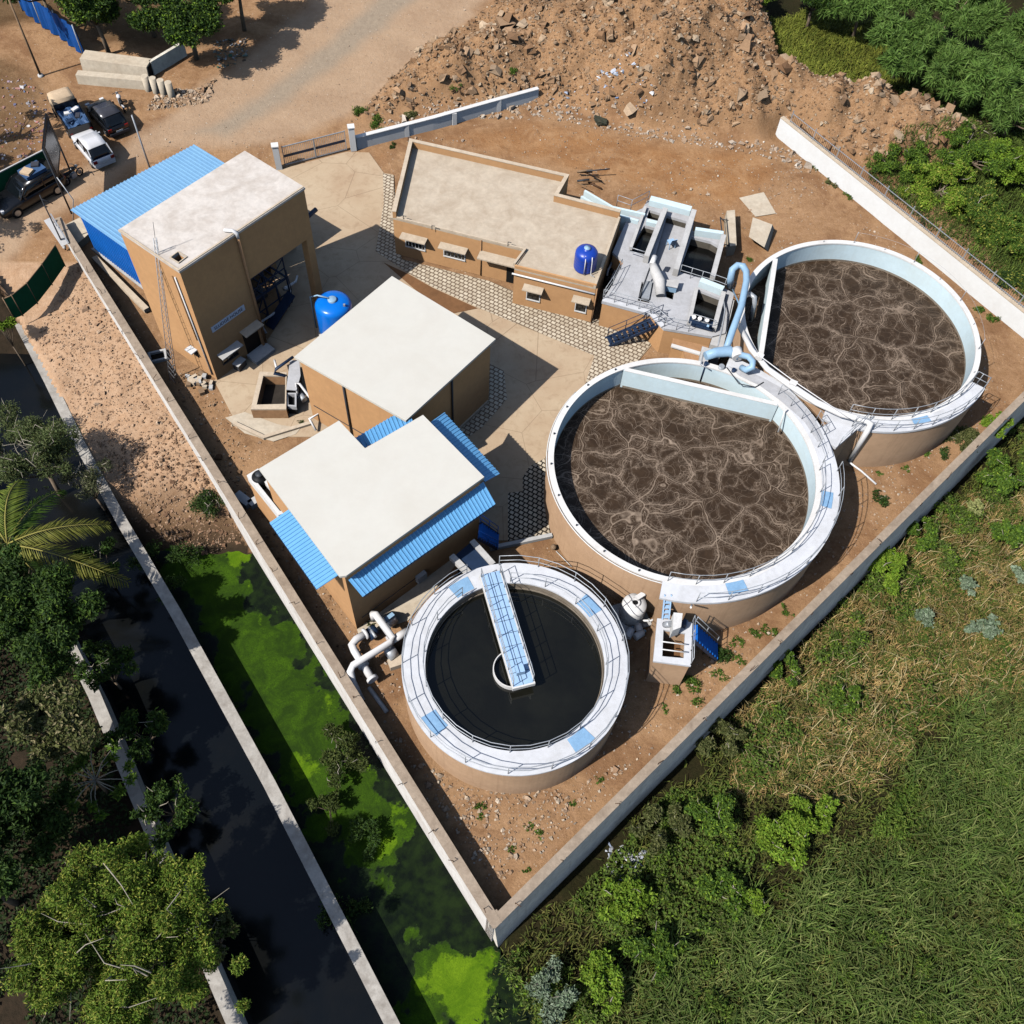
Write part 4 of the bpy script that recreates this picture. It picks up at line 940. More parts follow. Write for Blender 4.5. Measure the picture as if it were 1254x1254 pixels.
# ------------------------------------------------------------------ clarifier
C1 = (1.88, 17.75); ZC = 3.1; RO, RI = 5.45, 4.32
t1 = thing('clarifier', 'smaller round clarifier tank with dark still water and a blue bridge', 'tank', (*C1, 0))
part('outer_wall', MB().ring(C1, RO - 0.32, RO - 0.02, -0.3, ZC - 0.12, n=128), 'tan_tank', t1)
part('walkway', MB().ring(C1, RI, RO, ZC - 0.12, ZC, n=128), 'white_deck', t1)
part('inner_wall', MB().ring(C1, RI, RI + 0.12, -0.2, ZC - 0.12, n=128), 'scum', t1)
part('weir', MB().ring(C1, RI - 0.07, RI - 0.03, 2.2, 2.6, n=128), 'scum', t1)
struct('clarifier_water', MB().disc((*C1, 2.5), RI + 0.05, 96), 'dark_water')
for px, py in ((571, 727), (721, 742), (532, 885), (712, 907)):
    part('cover_plate', rect_on_ring(C1, ang(C1, px, py, ZC), RI + 0.12, RO - 0.25, 0.22, ZC + 0.001, ZC + 0.02), 'patch_blue', t1)
full = [p for p in arc(C1, RO - 0.06, ZC, R(112), R(112 + 340), 34)]
a0 = ang(C1, 612, 696, ZC); a1 = ang(C1, 574, 706, ZC)
railing(t1, arc(C1, RO - 0.07, ZC, a0, a0 - (2 * math.pi - (a1 - a0)), 32), 0.95, 2)
b0 = ang(C1, 625, 712, ZC); b1a = ang(C1, 560, 722, ZC)
railing(t1, arc(C1, RI + 0.07, ZC, b0, b0 - (2 * math.pi - (b1a - b0)), 28), 0.95, 2)
# bridge
s_ = P(597, 700, ZC); s_ = P(600, 703, ZC); e_ = P(641, 840, ZC); bd_ = (e_ - s_).normalized(); bn = Vector((-bd_.y, bd_.x, 0)); hw = 0.49
br = part('bridge', MB().beam(s_ + Vector((0, 0, 0.10)), e_ + Vector((0, 0, 0.10)), 1.0, 0.1), 'blue_plate', t1)
mb = MB()
for sgn in (-1, 1): mb.beam(s_ + bn * sgn * (hw + 0.04) + Vector((0, 0, 0.03)), e_ + bn * sgn * (hw + 0.04) + Vector((0, 0, 0.03)), 0.06, 0.26)
mb.beam(e_ + bn * 0.56 + bd_ * 0.04 + Vector((0, 0, 0.03)), e_ - bn * 0.56 + bd_ * 0.04 + Vector((0, 0, 0.03)), 0.08, 0.28)
part('girder', mb, 'frame_white', br)
mb = MB(); L = (e_ - s_).length
for i in range(1, 9): q = s_ + bd_ * L * i / 9 + Vector((0, 0, 0.153)); mb.beam(q - bn * 0.49, q + bn * 0.49, 0.025, 0.006)
mb.beam(s_ + Vector((0, 0, 0.153)), e_ + Vector((0, 0, 0.153)), 0.025, 0.006)
part('plate_joints', mb, 'blue_steel', br)
for sgn in (-1, 1):
    pts = [s_ + bd_ * L * t + bn * sgn * hw + Vector((0, 0, 0.15)) for t in np.linspace(0.02, 0.99, 8)]
    railing(t1, pts, 0.9, 1, 0.02)
part('drive_unit', MB().box(e_ - bd_ * 0.7 + Vector((0, 0, 0.35)), (0.4, 0.4, 0.35), math.atan2(bd_.y, bd_.x)), 'blue_plate', t1)
fw = P(628, 820, 2.7)
part('feed_well', MB().ring((fw.x, fw.y), 0.92, 0.97, 1.9, 2.85, n=64), 'frame_white', t1)
part('centre_column', MB().tube([(fw.x, fw.y, 1.0), (fw.x, fw.y, 3.05)], 0.22, 20), 'white_plastic', t1)

# ------------------------------------------------------------------ big reactor tank in the middle
C2 = (11.06, 29.2); ZR = 3.7; R2 = 7.12
def reactor(name, label, C, Rr, ZR, zw, w0, w1, RW_, chord, lining_mat='lining'):
    t = thing(name, label, 'tank', (*C, 0))
    part('outer_wall', MB().ring(C, Rr + 0.12, Rr + 0.27, -0.3, ZR - 0.1, n=160), 'tan_tank', t)
    part('lining', MB().ring(C, Rr, Rr + 0.12, -0.2, ZR - 0.1, n=160), lining_mat, t)
    part('rim', MB().ring(C, Rr - 0.02, Rr + 0.30, ZR - 0.1, ZR, n=160), 'white_paint', t)
    part('water_stain', MB().ring(C, Rr - 0.012, Rr - 0.004, zw - 0.1, zw + 0.14, n=160), 'scum', t)
    return t
t2 = reactor('aeration_tank', 'large round tank of brown foaming sludge in the centre front', C2, R2, ZR, 2.2, 0, 0, 0, None)
W2o = 8.38
a0, a1 = R(-104), R(66)
part('walkway', MB().ring(C2, R2 + 0.30, W2o, ZR - 0.16, ZR + 0.004, a0, a1, 96), 'white_deck', t2)
part('walkway_wall', MB().ring(C2, R2 + 0.272, W2o - 0.06, -0.3, ZR - 0.16, R(-103), R(8), 90), 'tan_tank', t2)
part('walkway_wall', MB().ring(C2, R2 + 0.272, W2o - 0.06, 1.9, ZR - 0.16, R(8.2), R(64), 60), 'tan_tank', t2)
struct('sludge_water', MB().disc((*C2, 2.2), R2 + 0.05, 96), 'sludge')
ca, cb = P(763, 450, ZR), P(953, 495, ZR)
def on_circle(c, p, r): v = Vector((p.x - c[0], p.y - c[1])).normalized() * r; return Vector((c[0] + v.x, c[1] + v.y))
ca, cb = on_circle(C2, ca, R2), on_circle(C2, cb, R2)
part('partition', MB().strip([ca, cb], 0.22, -0.1, ZR - 0.02), 'lining', t2)
cu_ = (cb - ca).normalized(); cn = Vector((-cu_.y, cu_.x))
if cn.dot(Vector(C2) - ca) < 0: cn = -cn
part('water_stain', MB().strip([ca + cn * 0.115 + cu_ * 0.12, cb + cn * 0.115 - cu_ * 0.12], 0.008, 2.1, 2.38), 'scum', t2)
part('partition_cap', MB().strip([ca + cu_ * 0.05, cb - cu_ * 0.05], 0.26, ZR - 0.02, ZR + 0.012), 'white_paint', t2)
for px, py in ((903, 722), (1010, 611)):
    part('cover_plate', rect_on_ring(C2, ang(C2, px, py, ZR), R2 + 0.28, W2o - 0.35, 0.13, ZR + 0.006, ZR + 0.025), 'patch_blue', t2)
i0 = ang(C2, 818, 709, ZR); i1 = ang(C2, 985, 655, ZR)
railing(t2, arc(C2, R2 + 0.22, ZR, i0, R(-2), 18), 0.95, 2, 0.02)
o0 = ang(C2, 853, 739, ZR)
railing(t2, arc(C2, W2o - 0.07, ZR, o0, R(-2), 16), 0.95, 2, 0.02); railing(t2, arc(C2, W2o - 0.07, ZR, R(15), R(22), 2), 0.95, 1, 0.02)
railing(t2, arc(C2, R2 + 0.5, ZR, R(2), R(40), 10), 0.95, 2, 0.02)
# thin pipe running round the left rim
part('rim_pipe', MB().tube(arc(C2, R2 + 0.36, ZR - 0.12, R(140), R(258), 40), 0.035, 6), 'frame_white', t2)
for i in range(9):
    a = R(118 + i * 16); part('rim_bolt', MB().tube([(C2[0] + (R2 + .14) * math.cos(a), C2[1] + (R2 + .14) * math.sin(a), ZR), (C2[0] + (R2 + .14) * math.cos(a), C2[1] + (R2 + .14) * math.sin(a), ZR + 0.1)], 0.045, 8), 'dark_rail', t2)
part('level_probe', MB().tube([P(962, 500, 4.1), P(953, 529, 2.6)], 0.045, 8), 'frame_white', t2)

# ------------------------------------------------------------------ far reactor tank
C3 = (22.72, 39.75); Z5 = 3.6; R3 = 6.95
t3 = reactor('aeration_tank', 'large round tank of brown foaming sludge nearest the white wall', C3, R3, Z5, 2.1, 0, 0, 0, None)
part('walkway', MB().ring(C3, R3 + 0.30, 8.03, Z5 - 0.16, Z5 + 0.004, R(-116), R(-36), 64), 'white_deck', t3)
part('walkway_wall', MB().ring(C3, R3 + 0.272, 7.97, -0.3, Z5 - 0.16, R(-115.5), R(-36.5), 64), 'tan_tank', t3)
struct('sludge_water', MB().disc((*C3, 2.1), R3 + 0.05, 96), 'sludge')
da, db = on_circle(C3, P(946, 313, Z5), R3), on_circle(C3, P(928.6, 437, Z5), R3)
part('partition', MB().strip([da, db], 0.24, -0.1, Z5 - 0.02), 'lining', t3)
du = (db - da).normalized(); part('partition_cap', MB().strip([da + du * 0.05, db - du * 0.05], 0.3, Z5 - 0.02, Z5 + 0.012), 'white_paint', t3)
part('cover_plate', rect_on_ring(C3, ang(C3, 1125, 510, Z5), R3 + 0.32, 7.7, 0.14, Z5 + 0.006, Z5 + 0.025), 'patch_blue', t3)
railing(t3, arc(C3, R3 + 0.22, Z5, ang(C3, 1039, 501, Z5), R(-37), 14), 0.95, 2, 0.02)
railing(t3, arc(C3, 7.96, Z5, R(-104), R(-36), 16), 0.95, 2, 0.02)
ea = R(-36.3); railing(t3, [(C3[0] + r_ * math.cos(ea), C3[1] + r_ * math.sin(ea), Z5) for r_ in (R3 + 0.25, 7.5, 7.95)], 0.95, 1, 0.02)
for i in range(9):
    a = R(-30 + i * 16); part('rim_post', MB().tube([(C3[0] + (R3 + .14) * math.cos(a), C3[1] + (R3 + .14) * math.sin(a), Z5), (C3[0] + (R3 + .14) * math.cos(a), C3[1] + (R3 + .14) * math.sin(a), Z5 + (0.9 if i % 2 else 0.15))], 0.02, 6), 'rail', t3)
part('guide_wire', MB().tube([(C3[0] + (R3 + .14) * math.cos(a), C3[1] + (R3 + .14) * math.sin(a), Z5 + 0.85) for a in np.linspace(R(-14), R(82), 20)], 0.008, 4), 'rail', t3)

# bridge slab between the two walkways
bp = PL([(1013, 549), (1000, 527), (1037, 507), (1062, 521), (1050, 527), (1022, 546)], Z5)
lk = thing('link_walkway', 'white concrete walkway linking the two large round tanks', 'walkway', P(1025, 530, 0))
part('slab', MB().prism(PL([(1009, 540), (1000, 526), (1036, 506), (1058, 518), (1024, 548)], Z5), Z5 - 0.2, Z5 + 0.012), 'white_deck', lk)
part('side_wall', MB().prism(PL([(1014, 541), (1034, 512), (1052, 519), (1026, 545)], Z5), -0.2, Z5 - 0.2), 'tan_tank', lk)
railing(lk, [P(1026, 547, Z5), P(1042, 532, Z5), P(1058, 518, Z5)], 0.95, 1, 0.02)
# long white wall strip + deck between tanks
dk_ = thing('tank_deck', 'light grey concrete deck between the two large round tanks', 'walkway', P(930, 470, 0))
part('slab', MB().prism(PL([(893, 449), (918, 455), (940, 466), (968, 481), (996, 509), (1008, 538), (1001, 541), (985, 516), (955, 490), (930, 472), (905, 460)], ZR), ZR - 0.2, ZR + 0.02), 'grey_deck', dk_)
pipe_w = thing('white_overflow_pipe', 'long white pipe running over the far tank edge down to the ground', 'pipe', P(1000, 500, 0))
part('pipe_run', MB().tube([P(905, 398, 3.5), P(920, 428, 4.0), P(940, 452, 4.05), P(968, 472, 4.1), P(1000, 493, 4.1), P(1030, 507, 4.1), P(1058, 514, 4.1), P(1066, 519, 4.0), P(1062, 528, 3.7), P(1040, 564, 0.6)], [0.16, 0.16, 0.17, 0.19, 0.19, 0.19, 0.19, 0.17, 0.16, 0.14], 12), 'white_plastic', pipe_w)
part('outlet_pipe', MB().tube([P(1040, 566, 0.5), P(1055, 577, 0.1), P(1073, 593, 0.06)], 0.06, 8), 'white_plastic', pipe_w)
for px, py in ((930, 437), (971, 470)):
    q = P(px, py, 4.25); part('junction_box', MB().box(q, (0.42, 0.34, 0.3), R(-30)), 'white_plastic', pipe_w)
part('cable', MB().tube([P(928, 434, 4.6), P(971, 466, 4.5), P(1040, 512, 4.7)], 0.03, 6), 'white_plastic', pipe_w)

# ------------------------------------------------------------------ blue pipework between the tanks
bp_ = thing('blue_pipework', 'thick light blue pipe looping over and running beside the far tank', 'pipe', P(900, 380, 0))
pts = [P(894, 350, 2.6), P(895, 340, 4.2), P(897, 330, 4.6), P(903, 325, 4.7), P(910, 326, 4.7), P(914, 333, 4.7), P(914, 345, 4.7), P(908, 375, 4.6), P(897, 405, 4.5), P(892, 420, 4.2), P(888, 430, 3.9)]
part('riser', MB().tube(pts, 0.2, 14), 'blue_pipe', bp_)
part('header', MB().tube([P(864, 436, 4.1), P(876, 432, 4.15), P(893, 430, 4.15), P(905, 437, 4.1)], [0.26, 0.3, 0.32, 0.22], 16), 'blue_pipe', bp_)
part('return_bend', MB().tube([P(905, 434, 4.3), P(917, 437, 4.5), P(922, 443, 4.5), P(921, 450, 4.4), P(914, 453, 4.2), P(908, 450, 4.0)], 0.18, 14), 'blue_pipe', bp_)
part('flange', MB().tube([P(901, 428, 4.25), P(904, 438, 4.2)], 0.34, 16), 'white_plastic', bp_)
for px, py in ((865, 444), (884, 448), (899, 452)):
    q = P(px, py, 3.9); part('drop_pipe', MB().tube([q, (q.x, q.y, 3.2), (q.x, q.y, 2.2)], 0.12 if px != 884 else 0.17, 10), 'blue_steel' if px != 884 else 'rail', bp_)
vp = thing('vent_pipe', 'grey curved vent pipe standing inside the far tank beside its partition', 'pipe', P(920, 385, 2))
part('pipe_run', MB().tube([P(914, 362, 3.9), P(919, 360, 4.2), P(924, 364, 4.2), P(924, 372, 3.8), P(919, 392, 2.4)], 0.14, 10), 'rail', vp)

for pts, r_, m_ in (([P(884, 356, 2.6), P(888, 380, 2.7), P(884, 404, 2.9), P(879, 424, 3.6)], 0.05, 'rail'), ([P(896, 352, 2.5), P(905, 372, 3.2), P(900, 398, 3.7)], 0.05, 'blue_pipe'), ([P(862, 432, 3.9), P(858, 446, 3.85), P(868, 452, 3.8)], 0.04, 'rail')):
    o_ = part('small_pipe', MB().tube(pts, r_, 8), m_, bp_)
part('cable', MB().tube([P(890, 450, 3.75), P(905, 470, 3.75), P(925, 474, 3.76), P(935, 468, 3.76)], 0.03, 6), 'dark_rail', bp_)
MT['dark_conc'] = weather('damp_concrete', (104, 98, 88), (50, 46, 40), 0.7, 0.9, 4.0, 0.8, streak=0.5)
# ------------------------------------------------------------------ headworks next to the office
ZD = 2.25
hw_ = thing('headworks', 'grey concrete headworks deck with open channels beside the office building', 'headworks', P(800, 330, 0))
out_ = PL([(737, 369), (748.5, 351), (764, 320), (750, 309), (771, 262), (787, 255), (793, 245), (851, 262), (848, 283), (887, 290), (873, 346), (899, 359), (888, 408), (872, 412), (843, 407), (813, 402), (797, 385)], ZD)
Hs = [[(789, 276), (804, 280), (791, 312), (771, 307)], [(795, 257), (811, 262), (808, 271), (792, 267)], [(786, 345), (799, 348), (795, 371), (781, 368)],
      [(847, 290), (871, 296), (881, 302), (870, 343), (832, 333)], [(853, 354), (884, 366), (873, 404), (844, 398)], [(815, 351), (826, 356), (824, 367), (816, 364)],
      [(817, 264), (841, 271), (824, 335), (807, 331), (801, 318)]]
HW = [PL(h, ZD) for h in Hs]
part('deck', MB().plate(out_, HW, ZD - 0.2, ZD), 'grey_deck', hw_)
part('channel_lining', MB().plate(inset(out_, 0.09), HW, -0.2, ZD - 0.2), 'dark_conc', hw_)
part('wall', MB().strip(inset(out_, 0.06), 0.05, -0.2, ZD - 0.2, True), 'tan_wall', hw_)
for i, h in enumerate(HW):
    zf = {0: 1.75, 1: 1.75, 2: 1.9, 3: 1.55, 4: 1.55, 5: 1.7, 6: 1.65}[i]
    if i == 6: part('channel_floor', MB().prism(inset(h, -0.02), 1.5, zf), 'grey_deck', hw_)
    elif i == 2: part('screen_grid', MB().prism(inset(h, -0.02), 1.7, zf), 'wet_dark', hw_)
    else: struct('sewage_water', MB().prism(inset(h, -0.02), zf - 0.05, zf), 'sewage')
def kerb(pts, wd, z1, mat='concrete', z0=ZD + 0.002): return part('channel_wall', MB().strip([P(x, y, ZD) for x, y in pts], wd, z0, z1), mat, hw_)
kerb([(813, 263), (790, 322)], 0.34, 2.85); kerb([(848, 265), (826, 338)], 0.34, 2.85); kerb([(850, 287), (884, 292)], 0.3, 2.75, 'lining'); kerb([(884.5, 294), (871, 345)], 0.32, 2.75)
kerb([(795, 249), (845, 262)], 0.5, 2.7, 'lining'); kerb([(790, 256), (772, 306)], 0.2, 2.5); kerb([(791, 274), (805, 277)], 0.3, 2.55, 'lining')
kerb([(884.5, 363), (873, 407)], 0.28, 2.7); kerb([(856, 349), (884, 360)], 0.4, 2.75, 'lining'); kerb([(852, 356), (843, 398)], 0.24, 2.5, 'concrete')
part('edge_strip', MB().strip([P(738, 367, ZD), P(797, 383, ZD), P(812, 400, ZD)], 0.3, ZD + 0.001, ZD + 0.06), 'white_deck', hw_)
part('side_platform', MB().prism(PL([(888, 362), (900, 366), (886, 424), (870, 420)], ZD), -0.1, ZD - 0.12), 'concrete', hw_)
# feed trough coming out of the office notch
part('trough', MB().strip([P(716, 233, ZD + .3), P(750, 253, ZD + .3), P(790, 262, ZD + .3)], 0.16, ZD - 0.9, ZD + 0.3), 'lining', hw_)
part('trough', MB().strip([P(712, 240, ZD + .3), P(742, 258, ZD + .3), P(782, 270, ZD + .3)], 0.16, ZD - 0.9, ZD + 0.3), 'lining', hw_)
part('trough_floor', MB().strip([P(714, 237, ZD), P(746, 256, ZD), P(786, 266, ZD)], 0.55, ZD - 1.0, ZD - 0.5), 'concrete', hw_)
for pts in ([(772, 303), (792, 309)], [(770, 307), (790, 313)]):
    part('guard_bar', MB().tube([P(*pts[0], ZD + 0.5), P(*pts[1], ZD + 0.5)], 0.03, 6), 'rail', hw_)
def rail_px(pts, z=ZD, every=1, h=0.9): return railing(hw_, [P(x, y, z) for x, y in pts], h, every, 0.02)
rail_px([(738, 367), (752, 371), (767, 375), (782, 379), (796, 383)]); rail_px([(797, 385), (806, 393), (813, 400), (828, 404), (843, 406)])
rail_px([(832, 337), (845, 341), (858, 345), (872, 349), (886, 354), (898, 359)]); rail_px([(740, 365), (750, 350), (760, 330)])
rail_px([(846, 397), (860, 401), (873, 405)]); rail_px([(793, 247), (772, 258), (755, 252)])
# machinery
m1 = thing('screw_conveyor', 'pale grey curved screening machine leaning across the headworks deck', 'machine', P(800, 345, ZD))
part('casing', MB().tube([P(799, 322, 3.1), P(802, 332, 3.0), P(808, 345, 2.85), P(809, 362, 2.5)], [0.2, 0.32, 0.36, 0.3], 14), 'concrete', m1)
part('shaft', MB().tube([P(796, 328, 3.0), P(783, 364, 2.5)], 0.05, 8), 'dark_rail', m1); part('motor', MB().tube([P(798, 324, 3.15), P(802, 314, 3.3)], 0.17, 12), 'white_plastic', m1)
part('frame', MB().beam(P(794, 345, 2.35), P(790, 366, 2.35), 0.5, 0.12), 'rail', m1)
m2 = thing('lifting_frame', 'small blue steel frame with pumps over the dark headworks basin', 'equipment', P(857, 395, ZD))
mb = MB(); a_, b_ = P(844, 391, ZD + 0.35), P(875, 399, ZD + 0.35); mb.beam(a_, b_, 0.5, 0.1); mb.beam(P(846, 397, ZD + .25), P(872, 404, ZD + .25), 0.12, 0.12); part('beam', mb, 'blue_steel', m2)
for x, y in ((850, 388), (857, 390), (866, 392)): part('motor', MB().tube([P(x, y, ZD + 0.3), P(x, y, ZD + 0.75)], 0.13, 10), 'white_plastic', m2)
part('gate_lift', MB().beam(P(867, 399, ZD + 0.1), P(867, 399, ZD + 1.0), 0.14, 0.14), 'blue_pipe', m2)
m3 = thing('control_box', 'small blue grey hopper standing on the headworks deck', 'box', P(822, 349, ZD))
part('body', MB().prism(PL([(817, 343), (832, 343), (829, 352), (815, 349)], ZD + 0.5), ZD + 0.002, ZD + 0.5), 'blue_pipe', m3); part('lid', MB().prism(PL([(816.5, 342.5), (832.5, 342.5), (829.5, 352.5), (814.5, 349.5)], ZD + 0.54), ZD + 0.5, ZD + 0.54), 'concrete', m3)
lb = thing('outlet_chamber', 'low tan chamber with white edges in front of the headworks', 'chamber', P(845, 425, 0))
lo = PL([(824, 414), (868, 424), (861, 446), (840, 440), (836, 428), (822, 424)], 1.5)
part('wall', MB().prism(inset(lo, 0.03), -0.1, 1.42), 'tan_wall', lb); part('top', MB().prism(lo, 1.42, 1.5), 'terracotta', lb); part('edge', MB().strip(PL([(822, 423), (836, 427), (860, 434)], 1.55), 0.25, 1.5, 1.6), 'white_paint', lb)
part('pillar', MB().prism(PL([(860, 424), (871, 427), (866, 446), (856, 443)], 2.3), -0.1, 2.3), 'concrete', lb)
# blue stairs up to the deck
st_ = thing('steel_stairs', 'dark blue steel stairs climbing from the pavers to the headworks deck', 'stairs', P(780, 405, 0))
s0, s1 = P(746, 424, 0.05), P(816, 395, ZD); t0, t1_ = P(757, 406, 0.05), P(811, 385, ZD)
t0 = s0 + (t1_ - s1); mb = MB(); mb.beam(s0, s1, 0.07, 0.2); mb.beam(t0, t1_, 0.07, 0.2); part('stringers', mb, 'blue_steel', st_)
nst = 11
for i in range(nst):
    f = (i + 0.5) / nst; a, b = s0.lerp(s1, f), t0.lerp(t1_, f); part('tread', MB().beam(a + Vector((0, 0, 0.06)), b + Vector((0, 0, 0.06)), 0.24, 0.035), 'blue_steel', st_)
railing(st_, [s0.lerp(s1, f) for f in (0.03, 0.35, 0.67, 0.98)], 0.9, 1, 0.022, 'blue_steel'); railing(st_, [t0.lerp(t1_, f) for f in (0.03, 0.35, 0.67, 0.98)], 0.9, 1, 0.022, 'blue_steel')
# white chair
q = P(821, 302, 1.66); ch = thing('plastic_chair', 'pale blue plastic chair standing in the sunken headworks channel', 'chair', (q.x, q.y, 1.652), R(200))
mb = MB().box((0, 0, 0.44), (0.46, 0.46, 0.05)); part('seat', mb, 'blue_plate', ch, True)
part('backrest', MB().add([(-0.22, 0.2, 0.46), (0.22, 0.2, 0.46), (0.2, 0.3, 0.86), (-0.2, 0.3, 0.86), (-0.22, 0.24, 0.46), (0.22, 0.24, 0.46), (0.2, 0.34, 0.86), (-0.2, 0.34, 0.86)], [(3, 2, 1, 0), (4, 5, 6, 7), (0, 1, 5, 4), (1, 2, 6, 5), (2, 3, 7, 6), (3, 0, 4, 7)]), 'blue_plate', ch, True)
for sx in (-1, 1):
    for sy in (-1, 1): part('leg', MB().beam((sx * 0.19, sy * 0.19, 0.42), (sx * 0.22, sy * 0.22, 0.0), 0.04, 0.04), 'blue_plate', ch, True)
# slabs beside the deck
sb = thing('concrete_bench', 'tall pale concrete slab standing on edge beside the headworks', 'slab', P(896, 290, 0))
part('slab', MB().prism(PL([(890, 258), (900, 257), (902, 300), (893, 302)], 0.9), 0.0, 0.9), 'pad', sb)
fr = thing('steel_trestle', 'dark steel trestle frame lying beside the tall concrete slab', 'frame', P(886, 285, 0))
mb = MB()
for a, b in (((882, 266), (886, 300)), ((890, 268), (893, 302))):
    mb.tube([P(*a, 0.02), P(*a, 0.9), P(*b, 0.9), P(*b, 0.02)], 0.035, 6)
mb.tube([P(882, 268, 0.9), P(892, 270, 0.9)], 0.035, 6); mb.tube([P(886, 299, 0.9), P(893, 301, 0.9)], 0.035, 6); part('tubes', mb, 'dark_rail', fr)
sb = thing('concrete_block', 'large tilted pale concrete block on the dirt by the far tank', 'slab', P(930, 285, 0))
part('block', MB().add([P(922, 266, 1.0), P(946, 275, 0.9), P(936, 303, 0.7), P(917, 290, 0.9), P(926, 270, 0.0), P(948, 280, 0.0), P(940, 308, 0.0), P(920, 292, 0.0)], [(3, 2, 1, 0), (4, 5, 6, 7), (0, 1, 5, 4), (1, 2, 6, 5), (2, 3, 7, 6), (3, 0, 4, 7)]), 'pad', sb)
# pipe debris behind the office
dbp = thing('scrap_pile', 'dark heap of scrap pipes behind the office roof notch', 'scrap', P(712, 222, 0))
for i in range(9):
    a = P(random.uniform(690, 725), random.uniform(206, 230), 0.15 + 0.06 * i); g = random.uniform(-0.9, 0.3); l = random.uniform(0.8, 1.7)
    part('scrap_piece', MB().tube([a, a + Vector((math.cos(g) * l, math.sin(g) * l, random.uniform(-0.1, 0.25)))], random.uniform(0.03, 0.08), 6), random.choice(['black', 'dark_rail', 'rust', 'wood']), dbp)

# ------------------------------------------------------------------ open valve pit by the square building
pt_ = thing('valve_pit', 'open tan concrete pit with a thick rim beside the square building', 'pit', P(330, 480, 0))
po = PL([(307, 501), (318, 455), (351, 456), (350.5, 501)], 0.9); pi_ = PL([(313.5, 496), (322, 459.5), (350, 460), (349.5, 495)], 0.9)
part('wall', MB().plate(po, [inset(pi_, 0.02)], 0.02, 0.8), 'terracotta', pt_); part('rim', MB().plate(po, [inset(pi_, 0.03)], 0.8, 0.9), 'plinth', pt_); part('floor', MB().prism(inset(pi_, -0.02), 0.03, 0.06), 'wet_dark', pt_)
cv = thing('steel_cover', 'grey steel cover plate lying between the open pit and the square building', 'cover', P(360, 460, 0))
part('plate', MB().prism(PL([(355, 441), (366.5, 441), (368, 460), (363, 478), (350.5, 477)], 0.98), 0.93, 0.98), 'grey_deck', cv); part('side', MB().prism(PL([(356, 442), (366, 442), (367, 460), (362.5, 477), (351.5, 476)], 0.93), 0.02, 0.93), 'dark_void', cv)
cv = thing('small_chamber', 'small dark square chamber with a grey rim below the steel cover', 'chamber', P(356, 490, 0))
co = PL([(350.5, 481), (363, 481), (363, 498), (351, 497)], 0.8); part('rim', MB().plate(co, [inset(co, 0.1)], 0.5, 0.8), 'grey_deck', cv); part('body', MB().prism(inset(co, 0.03), 0.02, 0.5), 'dark_void', cv)
vp = thing('pit_pipework', 'white bent pipe running from the pit along the square building wall', 'pipe', P(375, 500, 0))
part('pipe_run', MB().tube([P(365, 488, 0.5), P(363, 469, 1.1), P(367, 470, 1.2), P(393.5, 505, 0.8), P(379, 513, 0.7), P(387, 527, 0.2)], 0.075, 8), 'white_plastic', vp); part('pump', MB().tube([P(368, 484, 0.4), P(373, 490, 0.4)], 0.2, 10), 'rail', vp)
vp = thing('blue_delivery_pipe', 'dark blue pipe with a white stub rising above the open pit', 'pipe', P(345, 447, 0))
part('pipe_run', MB().tube([P(359, 437, 1.3), P(338, 452, 1.2), P(336, 457, 0.95), P(349, 460, 0.95)], 0.09, 8), 'blue_steel', vp); part('stub', MB().tube([P(336, 441, 0.9), P(339, 452, 0.9)], 0.07, 8), 'white_plastic', vp)
ck = thing('yard_kerb', 'low tan kerb around the pale concrete pad beside the open pit', 'kerb', P(323, 534, 0)); part('kerb', MB().strip(PL([(286, 517), (323, 534.5), (380, 517)], 0.2), 0.22, 0.0, 0.2), 'plinth', ck)

# ------------------------------------------------------------------ sludge tower with blue steps, dosing tank
ZS = 2.75
tw_ = thing('sludge_chamber', 'square tan chamber with a white top and an open dark hatch', 'chamber', P(825, 790, 0))
so_ = PL([(800, 809.6), (805, 757), (848, 762), (846, 815.6)], ZS); si_ = PL([(811, 803.6), (812.5, 771), (839, 775.5), (837.5, 806)], ZS)
part('wall', MB().plate(inset(so_, 0.05), [si_], -0.2, ZS - 0.15), 'tan_tank', tw_); part('top', MB().plate(so_, [si_], ZS - 0.15, ZS), 'white_deck', tw_)
struct('sludge_water', MB().prism(inset(si_, -0.02), 1.5, 1.6), 'mudpatch')
for y in (785.5, 795): part('bar', MB().tube([P(810, y, ZS + 0.3), P(840, y + 4, ZS + 0.3)], 0.035, 6), 'frame_white', tw_)
part('panel', MB().prism(PL([(824, 772), (825, 750), (836, 751), (834, 768)], ZS + 0.9), ZS + 0.002, ZS + 0.9), 'frame_white', tw_)
part('motor_box', MB().prism(PL([(835, 764), (838, 757), (843, 760), (841, 766)], ZS + 0.4), ZS + 0.002, ZS + 0.4), 'blue_steel', tw_)
part('pump', MB().tube([P(814, 765, ZS + 0.1), P(821, 764, ZS + 0.5)], 0.16, 10), 'rail', tw_)
part('corner_post', MB().tube([P(847, 741, ZR), P(846, 744, ZR + 1.0)], 0.05, 8), 'frame_white', tw_)
rl = railing(tw_, [P(847, 763, ZS), P(847, 780, ZS), P(846, 797, ZS), P(845.5, 814, ZS)], 0.9, 1, 0.02)
lad = thing('access_steps', 'short white ladder steps from the middle tank walkway down to the square chamber', 'ladder', P(818, 752, ZS))
for x0, x1 in ((814, 811), (822, 819)):
    part('stringer', MB().beam(P(x0, 728, ZR + 0.02), P(x1, 758, ZS + 0.02), 0.06, 0.14), 'blue_plate', lad)
for i in range(5): f = (i + .5) / 5; part('tread', MB().beam(P(814, 728, ZR).lerp(P(811, 758, ZS), f), P(822, 728, ZR).lerp(P(819, 758, ZS), f), 0.2, 0.03), 'blue_plate', lad)
